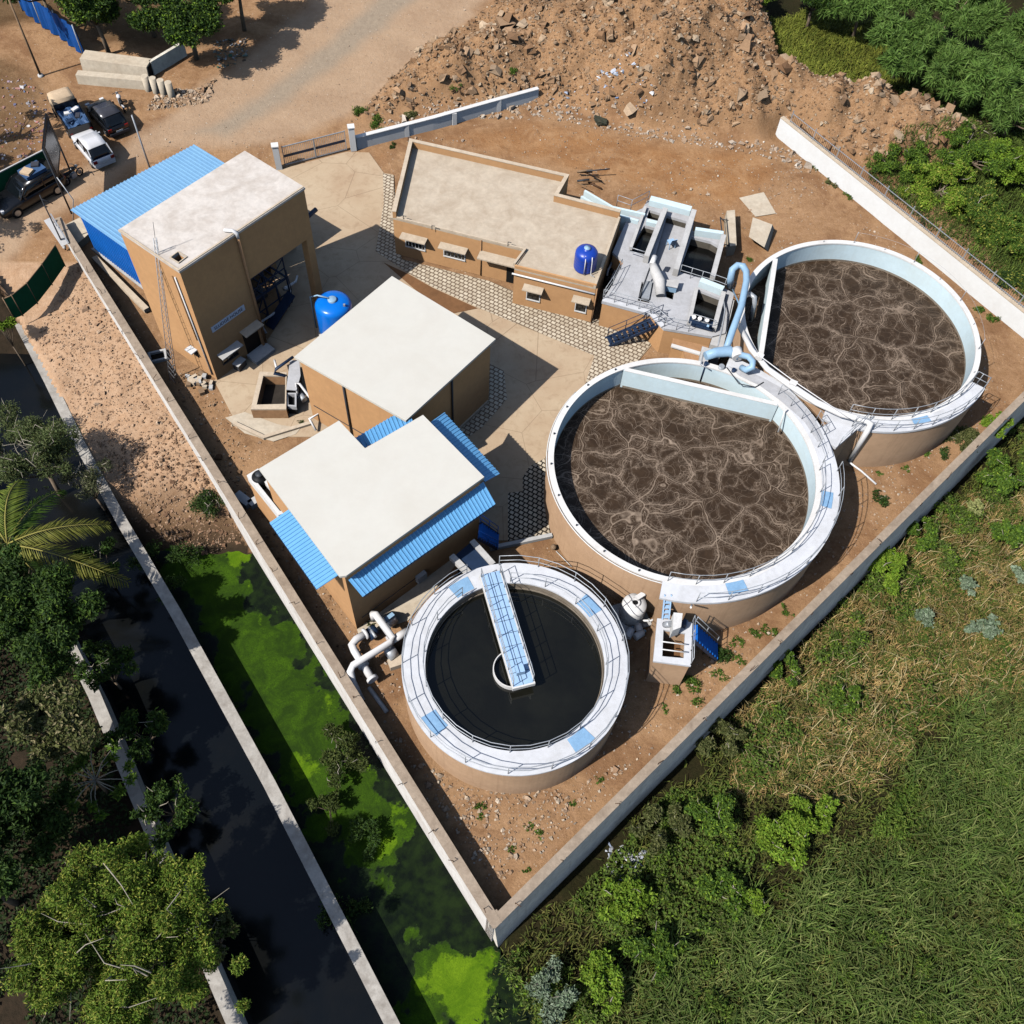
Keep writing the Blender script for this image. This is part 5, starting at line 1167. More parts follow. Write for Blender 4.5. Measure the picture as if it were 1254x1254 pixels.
bs = thing('steel_steps', 'bright blue steel steps descending beside the square chamber to the ground', 'stairs', P(862, 785, 0))
a0_, a1_ = P(849.5, 764, ZS), P(877, 789, 0.05); b0_, b1_ = P(849.5, 784.5, ZS), P(875.5, 806, 0.05); b1_ = a1_ + (b0_ - a0_)
mb = MB(); mb.beam(a0_, a1_, 0.06, 0.2); mb.beam(b0_, b1_, 0.06, 0.2); part('stringers', mb, 'blue_steel', bs)
for i in range(9): f = (i + .5) / 9; part('tread', MB().beam(a0_.lerp(a1_, f) + Vector((0, 0, .06)), b0_.lerp(b1_, f) + Vector((0, 0, .06)), 0.25, 0.04), 'blue_wall', bs)
railing(bs, [a0_.lerp(a1_, f) for f in (0.03, 0.5, 0.97)], 0.9, 1, 0.022, 'rail')
q = P(778, 760, 0); dq_ = P(778, 738, 1.65); dt = thing('dosing_tank', 'white plastic dosing tank standing between the clarifier and the middle tank', 'tank', (dq_.x, dq_.y, 0.12))
part('body', MB().lathe([(0, 0), (0.62, 0), (0.66, 0.08), (0.66, 1.25), (0.6, 1.42), (0.3, 1.52), (0.26, 1.52)], (0, 0, 0), 36), 'white_plastic', dt, True); part('lid', MB().lathe([(0.27, 1.5), (0.27, 1.6), (0.16, 1.62), (0.15, 1.56), (0, 1.56)], (0, 0, 0), 24), 'white_plastic', dt, True)
part('opening', MB().disc((-0.02, -0.03, 1.622), 0.13, 20), 'dark_void', dt, True); part('agitator', MB().box((0.25, 0.3, 1.66), (0.5, 0.26, 0.22), R(35)), 'white_plastic', dt, True)
part('base', MB().box((0, 0, -0.07), (1.7, 1.7, 0.14), R(20)), 'concrete', dt, True)
dp_ = thing('dosing_pipe', 'thin white pipe arching from the white dosing tank to the ground', 'pipe', P(754, 730, 0)); part('pipe_run', MB().tube([P(752, 728, 0.05), P(755, 709, 1.3), P(766, 715, 1.5), P(775, 722, 1.75)], 0.06, 8), 'white_plastic', dp_)
part('drain', MB().tube([P(787, 760, 0.4), P(797, 760, 0.5), P(806, 756, 0.5)], 0.06, 8), 'white_plastic', dp_)
for i, (x, y, rz, lab) in enumerate(((771, 775, 60, 'white plastic can lying nearest the clarifier rim'), (783, 777, 35, 'white plastic can lying on its side nearest the square chamber'), (782, 767, 100, 'white plastic can lying right below the white dosing tank'))):
    q = P(x, y, 0.2); o = thing('jerrycan', lab, 'can', (q.x, q.y, 0.0), R(rz), 'white cans by the dosing tank')
    part('body', MB().tube([(-0.3, 0, 0.2), (0.22, 0, 0.2), (0.28, 0, 0.2), (0.34, 0, 0.2)], [0.2, 0.2, 0.12, 0.07], 14), 'white_plastic', o, True); part('cap', MB().tube([(0.34, 0, 0.2), (0.4, 0, 0.2)], 0.08, 12), 'blue_pipe', o, True)

# ------------------------------------------------------------------ white pump pipework beside the clarifier
wp_ = thing('pump_pipework', 'thick white pipes with blue pumps between the boundary wall and the clarifier', 'pipework', P(455, 800, 0))
r0 = 0.2
part('pipe_run', MB().tube([P(458, 758, 0.5), P(457, 752, 1.2), P(460, 752, 1.3), P(481, 782, 1.3), P(478, 787, 1.3), P(432, 815, 1.3), P(429, 822, 1.2), P(432, 835, 0.7), P(443, 858, 0.1)], r0 * 0.9, 12), 'white_plastic', wp_)
part('pipe_run', MB().tube([P(448, 776, 0.6), P(436, 783, 0.65), P(431, 790, 0.65), P(434, 797, 0.65), P(456, 832, 0.55)], r0, 12), 'white_plastic', wp_)
part('pipe_run', MB().tube([P(480, 784, 1.1), P(500, 772, 1.1)], r0, 12), 'white_plastic', wp_)
for a, b in (((446, 777), (449, 775)), ((441, 809), (446, 816)), ((455, 830), (457, 833)), ((476, 786), (479, 784))): part('flange', MB().tube([P(*a, 0.7), P(*b, 0.7)], 0.3, 14), 'white_plastic', wp_)
for (x, y, l) in ((455, 775, 'a'), (477, 760, 'b'), (478, 800, 'c')):
    part('pump_motor', MB().tube([P(x - 4, y + 3, 0.5), P(x + 6, y - 4, 0.5)], 0.34, 14), 'blue_steel' if l == 'a' else 'rail', wp_)
part('motor_cover', MB().prism(PL([(470, 757), (480, 749.5), (483.5, 753), (473, 761)], 1.05), 0.85, 1.05), 'blue_pipe', wp_)
part('pump_base', MB().prism(PL([(456, 792), (476, 780), (484, 792), (466, 806)], 0.3), -0.05, 0.3), 'terracotta', wp_); part('pump_base', MB().prism(PL([(474, 808), (492, 800), (496, 812), (478, 818)], 0.4), -0.05, 0.4), 'plinth', wp_)
part('valve', MB().tube([P(452, 768, 0.7), P(460, 780, 0.9)], 0.08, 8), 'rail', wp_)
gp = thing('ground_pipe', 'grey pipe half buried along the shaded foot of the boundary wall', 'pipe', P(440, 870, 0)); part('pipe_run', MB().tube([P(452, 842, 0.05), P(474, 872, 0.05)], 0.12, 8), 'concrete', gp)
gp = thing('wall_duct', 'grey box duct at the foot of the boundary wall beside the low annex', 'duct', P(300, 612, 0)); part('duct', MB().beam(P(290, 606, 0.2), P(306, 618, 0.2), 0.5, 0.4), 'concrete', gp); part('duct', MB().beam(P(306, 619, 0.2), P(318, 611, 0.2), 0.45, 0.4), 'concrete', gp)

# blue gangway between workshop and clarifier
gw = thing('gangway', 'dark blue steel gangway from the awning building to the clarifier', 'gangway', P(580, 685, 0))
mb = MB(); mb.prism(PL([(556, 681), (578, 663), (601, 691), (580, 700)], 2.6), 2.5, 2.6); part('deck', mb, 'blue_steel', gw)
part('side', MB().strip([P(578, 663, 2.6), P(604, 692, 2.6)], 0.3, 2.4, 2.72), 'concrete', gw); part('side', MB().strip([P(553, 681, 2.6), P(574, 702, 2.6)], 0.3, 2.4, 2.72), 'concrete', gw)
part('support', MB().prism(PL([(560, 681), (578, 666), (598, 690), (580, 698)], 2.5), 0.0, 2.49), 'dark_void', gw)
bs = thing('steel_stairs', 'dark blue steel stairs in the shadow behind the awning building', 'stairs', P(598, 650, 0))
a0_, a1_ = P(590, 633, 0.3), P(594, 670, 2.5); mb = MB(); mb.beam(P(588, 640, 2.5), P(610, 655, 0.1), 0.06, 0.2); mb.beam(P(586, 660, 2.5), P(609, 672, 0.1), 0.06, 0.2); part('stringers', mb, 'blue_steel', bs)
for i in range(8): f = (i + .5) / 8; part('tread', MB().beam(P(588, 640, 2.5).lerp(P(610, 655, 0.1), f), P(586, 660, 2.5).lerp(P(609, 672, 0.1), f), 0.22, 0.04), 'blue_wall', bs)
railing(bs, [P(588, 640, 2.5).lerp(P(610, 655, 0.1), f) for f in (0.02, 0.5, 0.98)], 0.9, 1, 0.022, 'blue_wall'); railing(bs, [P(586, 660, 2.5).lerp(P(609, 672, 0.1), f) for f in (0.02, 0.5, 0.98)], 0.9, 1, 0.022, 'blue_wall')
ck = thing('paver_kerb', 'grey concrete kerb at the end of the shaded pavers', 'kerb', P(640, 664, 0)); part('kerb', MB().strip(PL([(600, 671), (676, 655)], 0.2), 0.22, 0.0, 0.25), 'concrete', ck)
gl = thing('yard_lamp', 'small brass globe lamp lying at the foot of the middle tank', 'lamp', P(678, 671, 0)); q = P(678, 670, 0.2); part('globe', MB().lathe([(0, 0), (0.13, 0.05), (0.18, 0.17), (0.13, 0.3), (0, 0.35)], (q.x, q.y, 0.03), 16), 'wood', gl); part('cable', MB().tube([P(681, 675, 0.03), P(690, 684, 0.03), P(700, 694, 0.03)], 0.025, 5), 'frame_white', gl)

# ------------------------------------------------------------------ rebar mast, well ring, junk by the tall building
ms = thing('lattice_mast', 'thin steel lattice mast leaning by the tall tan building', 'mast', P(213, 464, 0))
m0, m1_ = P(213, 466, 0), P(190, 292, 10.0); ax_ = (m1_ - m0).normalized(); pa = ax_.cross(Vector((0, 1, 0))).normalized(); pb = pa.cross(ax_)
cr_ = [pa * 0.16, (pa * -0.5 + pb * 0.87) * 0.16, (pa * -0.5 - pb * 0.87) * 0.16]
for c in cr_: part('leg', MB().tube([m0 + c * 1.6, m1_ + c * 0.6], 0.022, 5), 'rail', ms)
mb = MB(); nn = 26
for i in range(nn):
    f0, f1 = i / nn, (i + 1) / nn
    for j in range(3):
        a, b = cr_[j], cr_[(j + 1) % 3]; mb.tube([m0.lerp(m1_, f0) + a * (1.6 - f0), m0.lerp(m1_, f1) + b * (1.6 - f1)], 0.01, 4, cap=False)
part('bracing', mb, 'rail', ms); part('tip', MB().tube([m1_, m1_ + ax_ * 1.0], 0.014, 5), 'dark_rail', ms)
q = P(194, 438, 0); wr = thing('well_ring', 'square pale concrete manhole ring lying beside the boundary wall', 'manhole', (q.x, q.y, 0), R(20)); part('ring', MB().plate([(-.55, -.42), (.55, -.42), (.55, .42), (-.55, .42)], [[(-.4, -.28), (.4, -.28), (.4, .28), (-.4, .28)]], 0.0, 0.22), 'concrete', wr, True); part('hole', MB().box((0, 0, 0.03), (0.82, 0.58, 0.04)), 'dark_void', wr, True)
jb = thing('junk_heap', 'pale heap of rubble sacks at the corner of the tall tan building', 'rubble', P(245, 470, 0))
for i in range(26):
    q = P(random.gauss(243, 9), random.gauss(468, 5), 0.1); part('lump', MB().box((q.x, q.y, random.uniform(.05, .2)), (random.uniform(.15, .5), random.uniform(.12, .35), random.uniform(.1, .3)), random.uniform(0, 3)), random.choice(['pad', 'plinth', 'concrete', 'wood']), jb)
pk = thing('paint_bucket', 'dark grey container beside the door of the tall tan building', 'container', P(294, 447, 0)); q = P(294, 447, 0.2); part('body', MB().box((q.x, q.y, 0.25), (0.7, 0.45, 0.5), R(60)), 'dark_rail', pk); part('lid', MB().box((q.x, q.y, 0.52), (0.74, 0.49, 0.04), R(60)), 'concrete', pk)

# ------------------------------------------------------------------ shade net, slabs and posts at the left end of the wall
gn = thing('green_net_fence', 'dark green shade net fence curving away from the boundary wall end', 'fence', P(50, 350, 0))
pts = [P(78, 322, 0), P(62, 345, 0), P(44, 368, 0), P(26, 383, 0), P(16, 387, 0)]
mb = MB(); vs = []
for p in pts: vs += [(p.x, p.y, -0.2), (p.x, p.y, 1.5)]
mb.add(vs, [(2 * i, 2 * i + 2, 2 * i + 3, 2 * i + 1) for i in range(4)]); vs2 = [(x + 0.02, y - 0.02, z) for x, y, z in vs]; mb.add(vs2, [(2 * i + 1, 2 * i + 3, 2 * i + 2, 2 * i) for i in range(4)]); part('net', mb, 'green_net', gn)
part('top_rail', MB().tube([p + Vector((0, 0, 1.52)) for p in pts], 0.03, 6), 'wood', gn)
for p in pts: part('post', MB().tube([p + Vector((0, 0, -0.3)), p + Vector((0, 0, 1.6))], 0.04, 6), 'wood', gn)
def up_to(base, top):
    w = ray(*top); k_ = math.hypot(base.x, base.y) / math.hypot(w.x, w.y); return H + w.z * k_
def pole(lab, basepx, toppx, r, mat, arm=None, zb=0.0):
    b = P(*basepx, zb); h = up_to(b, toppx); o = thing('utility_pole', lab, 'pole', (b.x, b.y, zb))
    part('shaft', MB().tube([(0, 0, -0.2), (0, 0, h - zb)], [r, r * 0.7], 10), mat, o, True); part('footing', MB().lathe([(r * 2.4, 0), (r * 2.2, 0.12), (r, 0.14)], (0, 0, 0), 14), 'concrete', o, True)
    if arm: part('arm', MB().tube([(0, 0, h - zb - 0.3), arm], 0.03, 6), mat, o, True)
    return o
pole('slim grey pole behind the blue sheet shed roof', (187, 216), (148, 144), 0.07, 'rail')
pole('wooden pole in front of the blue tarpaulin fence', (50, 93), (10, -6), 0.09, 'wood')
pole('leaning steel pole with a clamp at the end of the boundary wall', (79, 303), (58, 236), 0.05, 'dark_rail', (0.4, 0.3, 3.4))
gt = thing('gate_scrap', 'bent white metal scrap leaning on the end of the boundary wall', 'scrap', P(70, 290, 0))
part('sheet', MB().beam(P(58, 268, 1.6), P(80, 300, 0.4), 0.5, 0.05), 'white_plastic', gt); part('bar', MB().beam(P(62, 262, 1.8), P(84, 298, 1.3), 0.08, 0.08), 'rail', gt)
pl_ = thing('slab_stack', 'pale concrete slab lying between the boundary wall and the blue shed', 'slab', P(95, 285, 0)); part('slab', MB().prism(PL([(80, 275), (98, 266), (110, 285), (93, 300)], 0.5), 0.0, 0.5), 'pad', pl_)
lg = thing('long_beam', 'long pale timber beam lying along the foot of the blue shed', 'beam', P(140, 340, 0)); part('beam', MB().beam(P(116, 316, 0.25), P(180, 380, 0.25), 0.35, 0.3), 'plinth', lg)
bf = thing('tarp_fence', 'bright blue tarpaulin fence under the trees at the upper left', 'fence', P(75, 45, 0))
fp = [P(28, 14, 0), P(52, 33, 0), P(78, 50, 0), P(102, 68, 0)]; mb = MB(); vs = []
for i in range(25):
    t = i / 24 * 3; a = fp[min(2, int(t))].lerp(fp[min(3, int(t) + 1)], t - min(2, int(t))); wv = 0.12 * math.sin(i * 1.9); vs += [(a.x + wv, a.y + wv, 0.1), (a.x + wv * 0.4, a.y + wv * 0.4, 2.3)]
mb.add(vs, [(2 * i, 2 * i + 2, 2 * i + 3, 2 * i + 1) for i in range(24)]); mb.add([(x + .02, y + .03, z) for x, y, z in vs], [(2 * i + 1, 2 * i + 3, 2 * i + 2, 2 * i) for i in range(24)]); part('tarpaulin', mb, 'fence_blue', bf)
for p in fp: part('post', MB().tube([p + Vector((0, 0, -0.2)), p + Vector((0, 0, 2.5))], 0.05, 6), 'rail', bf)
# hoarding and dark sheet wall
hb_ = thing('hoarding', 'tall dark hoarding board on steel posts by the parked cars', 'hoarding', P(70, 229, 0))
h0, h1 = P(56, 139, 5.2), P(52, 182, 5.2); mb = MB(); mb.beam(Vector((h0.x, h0.y, 3.9)), Vector((h1.x, h1.y, 3.9)), 0.1, 2.6); part('board', mb, 'black', hb_)
off = (h1 - h0).cross(Vector((0, 0, 1))).normalized(); off = off if off.x > 0 else -off
mb = MB(); mb.beam(Vector((h0.x, h0.y, 3.9)).lerp(Vector((h1.x, h1.y, 3.9)), 0.12) + off * 0.058, Vector((h0.x, h0.y, 3.9)).lerp(Vector((h1.x, h1.y, 3.9)), 0.88) + off * 0.058, 0.01, 2.1); part('panel', mb, 'car_grey', hb_)
for p in (h0, h1): part('post', MB().tube([(p.x, p.y, -0.2), (p.x, p.y, 5.2)], 0.06, 8), 'dark_rail', hb_)
part('brace', MB().tube([(h1.x + 0.1, h1.y, 3.0), (h1.x + 0.8, h1.y - 0.5, 1.6), (h1.x + 0.3, h1.y - 0.8, 0.0)], 0.035, 6), 'rail', hb_)
dw = thing('sheet_wall', 'dark green sheet wall behind the black car at the left', 'wall', P(20, 210, 0))
mb = MB(); a, b = P(-60, 240, 2.0), P(54, 182, 2.0); mb.strip([a, b], 0.06, -0.1, 1.9); part('sheet', mb, 'green_net', dw); part('top_edge', MB().strip([a, b], 0.1, 1.9, 1.97), 'concrete', dw)
# concrete troughs and pipes in the upper left
def at_px(name, lab, cat, px, py, dirpx, group=None, z=0.0):
    a = P(px, py, z); b = P(*dirpx, z); return thing(name, lab, cat, (a.x, a.y, z), math.atan2(b.y - a.y, b.x - a.x), group)
def trough(lab, c, d, L, wd, ht):
    o = at_px('precast_trough', lab, 'trough', c[0], c[1], d, 'precast troughs by the road'); t = 0.12
    part('shell', MB().add([(-L / 2, -wd / 2, 0), (-L / 2, -wd / 2 * .75, ht), (-L / 2, wd / 2 * .75, ht), (-L / 2, wd / 2, 0), (L / 2, -wd / 2, 0), (L / 2, -wd / 2 * .75, ht), (L / 2, wd / 2 * .75, ht), (L / 2, wd / 2, 0)], [(0, 4, 5, 1), (1, 5, 6, 2), (2, 6, 7, 3), (3, 7, 4, 0), (0, 1, 2, 3)]), 'pad', o, True)
    part('hollow_end', MB().add([(L / 2 + .004, -wd / 2 + t, 0.05), (L / 2 + .004, -wd / 2 * .75 + t, ht - t), (L / 2 + .004, wd / 2 * .75 - t, ht - t), (L / 2 + .004, wd / 2 - t, 0.05)], [(0, 3, 2, 1)]), 'dark_void', o, True)
    part('end_rim', MB().add([(L / 2 + .002, -wd / 2, 0), (L / 2 + .002, -wd / 2 * .75, ht), (L / 2 + .002, wd / 2 * .75, ht), (L / 2 + .002, wd / 2, 0)], [(0, 3, 2, 1)]), 'pad', o, True)
trough('large precast concrete trough lying upside down nearest the trees', (147, 88), (177, 92), 5.2, 1.5, 1.1); trough('lower precast concrete trough lying beside the larger one', (141, 103), (174, 106), 5.4, 0.8, 0.7)
pr = thing('broken_wall', 'short dark broken wall leaning behind the precast troughs', 'wall', P(200, 80, 0)); part('slab', MB().strip(PL([(186, 84), (226, 60)], 0.5), 0.25, -0.1, 1.1), 'wall_grey', pr)
labs = ['short concrete pipe next to the trough ends', 'second short concrete pipe from the trough ends', 'third short concrete pipe from the trough ends', 'short concrete pipe nearest the rubble and the road']
for i in range(4):
    x = 187 + i * 9.5; y = 104 + i * 2.6; o = at_px('concrete_pipe', labs[i], 'pipe', x, y, (x + 8, y - 11), 'short concrete pipes by the road')
    part('shell', MB().tube([(-0.95, 0, 0.26), (0.95, 0, 0.26)], 0.26, 16), 'pad', o, True); part('bore', MB().disc((0, 0, 0), 0.19, 16), 'dark_void', o, True); o.children[-1].matrix_local = Matrix.Translation((-0.953, 0, 0.26)) @ Matrix.Rotation(R(90), 4, 'Y')

pg = thing('pump_group', 'dark pumps and pipes squeezed between the office end wall and the headworks', 'pumps', P(748, 330, 0))
part('base', MB().prism(PL([(747, 312), (762, 313), (749, 349), (734, 347)], 0.3), 0.0, 0.3), 'dark_void', pg)
for i, (x, y) in enumerate(((754, 318), (749, 330), (744, 341))):
    part('pump', MB().tube([P(x - 3, y, 0.7), P(x + 4, y + 1, 0.8)], 0.24, 12), 'black', pg)
part('pipe', MB().tube([P(742, 345, 0.6), P(745, 330, 1.3), P(752, 316, 1.4)], 0.07, 8), 'rail', pg); part('pipe', MB().tube([P(756, 316, 0.8), P(753, 332, 1.0), P(747, 346, 0.9)], 0.05, 8), 'white_plastic', pg)
# ------------------------------------------------------------------ vehicles
def loft(stations, mb, close_ends=True):
    """stations: list of (x, [(y,z)...]) half sections from bottom to top; mirrored"""
    rows = []
    for x, sec in stations: rows.append([(x, y, z) for y, z in sec] + [(x, -y, z) for y, z in reversed(sec)])
    m = len(rows[0]); vs = [p for r_ in rows for p in r_]; fs = []
    for i in range(len(rows) - 1):
        for j in range(m): fs.append((i * m + j, i * m + (j + 1) % m, (i + 1) * m + (j + 1) % m, (i + 1) * m + j))
    if close_ends: fs += [tuple(range(m - 1, -1, -1)), tuple(range((len(rows) - 1) * m, len(rows) * m))]
    return mb.add(vs, fs, True)
def wheels(o, xs, yw, r, wd=0.2):
    for x in xs:
        for s in (-1, 1):
            q = part('wheel', MB().tube([(x, s * (yw - wd), r), (x, s * (yw - wd * .9), r), (x, s * (yw - .02), r), (x, s * yw, r)], [r * .92, r, r, r * .9], 20), 'tyre', o, True)
            part('rim', MB().tube([(x, s * (yw + .001), r), (x, s * (yw + .012), r)], r * .58, 14), 'rim_metal', q, True)
def car(lab, cat, rearpx, frontpx, mat, L=3.9, wd=1.68, hgt=1.5, roofmat=None, suv=False, name='parked_car'):
    a, b = P(*rearpx, 0.6), P(*frontpx, 0.6); o = thing(name, lab, cat, ((a.x + b.x) / 2, (a.y + b.y) / 2, 0), math.atan2(b.y - a.y, b.x - a.x)); h = wd / 2; sh = hgt * 0.6; zb = 0.22
    def sec(w_, zt, zlo=zb): return [(w_ * .55, zlo), (w_ * .95, zlo + .05), (w_, zlo + .28), (w_ * .985, zt - .12), (w_ * .93, zt - .02), (w_ * .8, zt)]
    s = L / 2
    st = [(-s, sec(h * .82, sh * .80, zb + .1)), (-s * .97, sec(h * .93, sh * .97)), (-s * .8, sec(h, sh)), (-s * .2, sec(h, sh * .98)), (s * .35, sec(h, sh * .97)), (s * .62, sec(h * .98, sh * .92)), (s * .88, sec(h * .93, sh * .80)), (s * .98, sec(h * .82, sh * .68, zb + .06)), (s, sec(h * .7, sh * .55, zb + .12))]
    part('body', loft(st, MB()), mat, o, True)
    rz0 = hgt; g0 = -s * (.93 if not suv else .97); g1 = s * .40; r0 = -s * (.68 if not suv else .86); r1 = s * .10
    def gs(w_, z): return [(w_ * 0.5, z - .02), (w_, z)]
    gl = [(g0, h * .80, sh - .02, sh), (r0, h * .80, sh - .02, rz0 - .05), ((r0 + r1) / 2, h * .82, sh - .02, rz0 - .01), (r1, h * .80, sh - .02, rz0 - .05), (g1, h * .80, sh - .02, sh - .015)]
    stg = []
    for x, w_, zl, zt in gl: stg.append((x, [(h * .5, zl - .05), (h * .91, zl), (w_ * (1 if zt > sh + .1 else 1.1), max(zt, zl + .01) - .005), (w_ * .6, max(zt, zl + .01))]))
    part('windows', loft(stg, MB()), 'glass', o, True)
    rf = [(r0 - .03, [(h * .4, rz0 - .055), (h * .815, rz0 - .065), (h * .8, rz0 - .02), (h * .4, rz0 - .015)]), ((r0 + r1) / 2, [(h * .4, rz0 - .0), (h * .84, rz0 - .035), (h * .82, rz0 + .015), (h * .4, rz0 + .03)]), (r1 + .02, [(h * .4, rz0 - .055), (h * .815, rz0 - .065), (h * .8, rz0 - .02), (h * .4, rz0 - .015)])]
    part('roof', loft(rf, MB()), roofmat or mat, o, True)
    for sy in (-1, 1):
        for pa_0, pa_1 in (((g0 + .03, sy * h * .89, sh - .02), (r0, sy * h * .80, rz0 - .03)), ((g1, sy * h * .89, sh - .02), (r1, sy * h * .80, rz0 - .03)), (((r0 + r1) / 2, sy * h * .905, sh - .02), ((r0 + r1) / 2, sy * h * .83, rz0 - .03))): part('pillar', MB().beam(pa_0, pa_1, 0.07, 0.06), mat, o, True)
    for sy in (-1, 1):
        part('tail_lamp', MB().box((-s * .985, sy * h * .74, sh * .84), (0.09, 0.26, 0.2)), 'red_lamp', o, True); part('headlamp', MB().box((s * .93, sy * h * .66, sh * .74), (0.2, 0.3, 0.12)), 'white_plastic', o, True); part('mirror', MB().box((s * .28, sy * (h + .06), sh + .08), (0.1, 0.16, 0.12)), mat, o, True)
    part('bumper', MB().box((-s * 1.0, 0, 0.42), (0.14, wd * .86, 0.2)), 'dark_rail' if mat != 'car_white' else mat, o, True); part('number_plate', MB().box((-s * 1.0 - .075, 0, 0.62), (0.012, 0.5, 0.11)), 'frame_white', o, True)
    wheels(o, (-s * .64, s * .62), h + .005, 0.3 if not suv else .38); return o
car('white hatchback parked on the dirt beside the hoarding', 'car', (125, 194), (101, 165), 'car_white', 4.0, 1.7, 1.5)
car('dark grey hatchback parked nose in beside the concrete pipes', 'car', (143, 156), (118, 128), 'car_black', 4.0, 1.7, 1.52, 'car_grey')
sv = car('large black car with bundles on its roof in the shade of the hoarding', 'car', (66, 218), (2, 254), 'car_black', 5.0, 1.95, 1.75, None, True)
# roof load is a thing of its own
lo_ = thing('roof_bundle', 'bundle of blue and pink cloth tied on the black car roof', 'bundle', (sv.location.x, sv.location.y, 1.78), sv.rotation_euler.z)
part('cloth', MB().box((-0.9, 0, 0.12), (1.5, 1.1, 0.24)), 'tarp_blue', lo_, True); part('bag', MB().box((-0.5, 0.1, 0.32), (0.6, 0.7, 0.16), 0.4), 'tarp_beige', lo_, True); part('bag', MB().box((-1.3, -0.15, 0.3), (0.45, 0.5, 0.13), 0.9), 'car_grey', lo_, True)
# small truck
a, b = P(98, 158, 0.8), P(74, 122, 0.8); tk = thing('pickup_truck', 'small truck with a beige canopy and a load of blue sheets', 'truck', ((a.x + b.x) / 2, (a.y + b.y) / 2, 0), math.atan2(b.y - a.y, b.x - a.x))
part('chassis', MB().box((0, 0, 0.55), (4.3, 1.5, 0.25)), 'dark_rail', tk, True)
cb_ = [(0.35, [(.5, .6), (.82, .65), (.85, 1.2), (.78, 1.85), (.5, 1.9)]), (1.5, [(.5, .6), (.82, .65), (.85, 1.2), (.78, 1.85), (.5, 1.9)]), (2.0, [(.5, .6), (.8, .65), (.82, 1.2), (.72, 1.5), (.5, 1.55)]), (2.2, [(.5, .6), (.76, .65), (.78, 1.0), (.7, 1.15), (.5, 1.18)])]
part('cab', loft(cb_, MB()), 'tarp_beige', tk, True); part('windscreen', MB().add([(1.62, -.66, 1.79), (1.62, .66, 1.79), (2.1, .68, 1.36), (2.1, -.68, 1.36)], [(0, 1, 2, 3)]), 'glass', tk, True)
mb = MB()
for sy in (-1, 1): mb.box((-0.95, sy * 0.84, 0.95), (2.5, 0.06, 0.55))
mb.box((-2.18, 0, 0.95), (0.06, 1.7, 0.55)); mb.box((0.28, 0, 1.15), (0.06, 1.7, 0.95)); mb.box((-0.95, 0, 0.69), (2.5, 1.64, 0.04)); part('cargo_bed', mb, 'car_black', tk, True)
part('tail_lamp', MB().box((-2.22, 0.7, 0.75), (0.05, 0.2, 0.14)), 'red_lamp', tk, True); part('tail_lamp', MB().box((-2.22, -0.7, 0.75), (0.05, 0.2, 0.14)), 'red_lamp', tk, True)
wheels(tk, (-1.35, 1.4), .86, .34)
ld = thing('sheet_load', 'crumpled blue tarpaulin load lying in the small truck bed', 'load', (tk.location.x, tk.location.y, 0.72), tk.rotation_euler.z)
g_ = np.linspace(-1, 1, 12); vs = [(-0.95 + u * 1.15, v * .78, 0.45 + 0.18 * math.sin(u * 5 + v * 3) * (1 - u * u) + 0.1 * math.cos(v * 6) * (1 - v * v) + random.uniform(-.03, .05)) for u in g_ for v in g_]
mb = MB().add(vs, [(i * 12 + j, (i + 1) * 12 + j, (i + 1) * 12 + j + 1, i * 12 + j + 1) for i in range(11) for j in range(11)]); mb.box((-0.95, 0, 0.15), (2.2, 1.5, 0.28)); part('tarpaulin', mb, 'tarp_blue', ld, True)
for (x, y, c) in ((-.6, .2, 'frame_white'), (-1.2, -.3, 'car_grey'), (-1.5, .35, 'blue_steel'), (-.4, -.4, 'white_plastic')): part('bundle', MB().box((x, y, .62), (.5, .3, .12), x * 3), c, ld, True)
def motorbike(lab, rear, front, mat):
    a, b = P(*rear, .4), P(*front, .4); o = thing('motorcycle', lab, 'motorcycle', ((a.x + b.x) / 2, (a.y + b.y) / 2, 0), math.atan2(b.y - a.y, b.x - a.x))
    for x in (-.62, .62):
        vs = [Vector((x + .27 * math.cos(g), 0, .3 + .27 * math.sin(g))) for g in np.linspace(0, 2 * math.pi, 17)[:-1]]
        w_ = part('wheel', MB().tube(vs, .05, 8, True), 'tyre', o, True); part('rim', MB().tube([(x, -.03, .3), (x, .03, .3)], .16, 12), 'rim_metal', w_, True)
    part('tank', MB().tube([(-.05, 0, .78), (.15, 0, .84), (.4, 0, .8)], [.1, .17, .1], 12), mat, o, True); part('seat', MB().tube([(-.75, 0, .82), (-.4, 0, .78), (0, 0, .76)], [.09, .13, .1], 10), 'black', o, True)
    part('engine', MB().box((.05, 0, .42), (.42, .26, .34)), 'rail', o, True); part('fork', MB().beam((.62, 0, .3), (.42, 0, .98), .1, .06), 'rail', o, True); part('handlebar', MB().tube([(.3, -.36, 1.02), (.42, -.2, 1.0), (.42, .2, 1.0), (.3, .36, 1.02)], .022, 6), 'dark_rail', o, True)
    part('headlamp', MB().tube([(.48, 0, .86), (.6, 0, .86)], [.1, .09], 12), 'frame_white', o, True); part('mudguard', MB().beam((-.95, 0, .58), (-.5, 0, .66), .14, .03), mat, o, True); part('frame', MB().beam((-.62, 0, .3), (.1, 0, .5), .1, .05), 'dark_rail', o, True)
motorbike('black motorcycle parked between the hoarding and the blue shed', (80, 222), (98, 208), 'car_black'); motorbike('white motorcycle beside the dark grey hatchback', (152, 134), (144, 118), 'car_white')
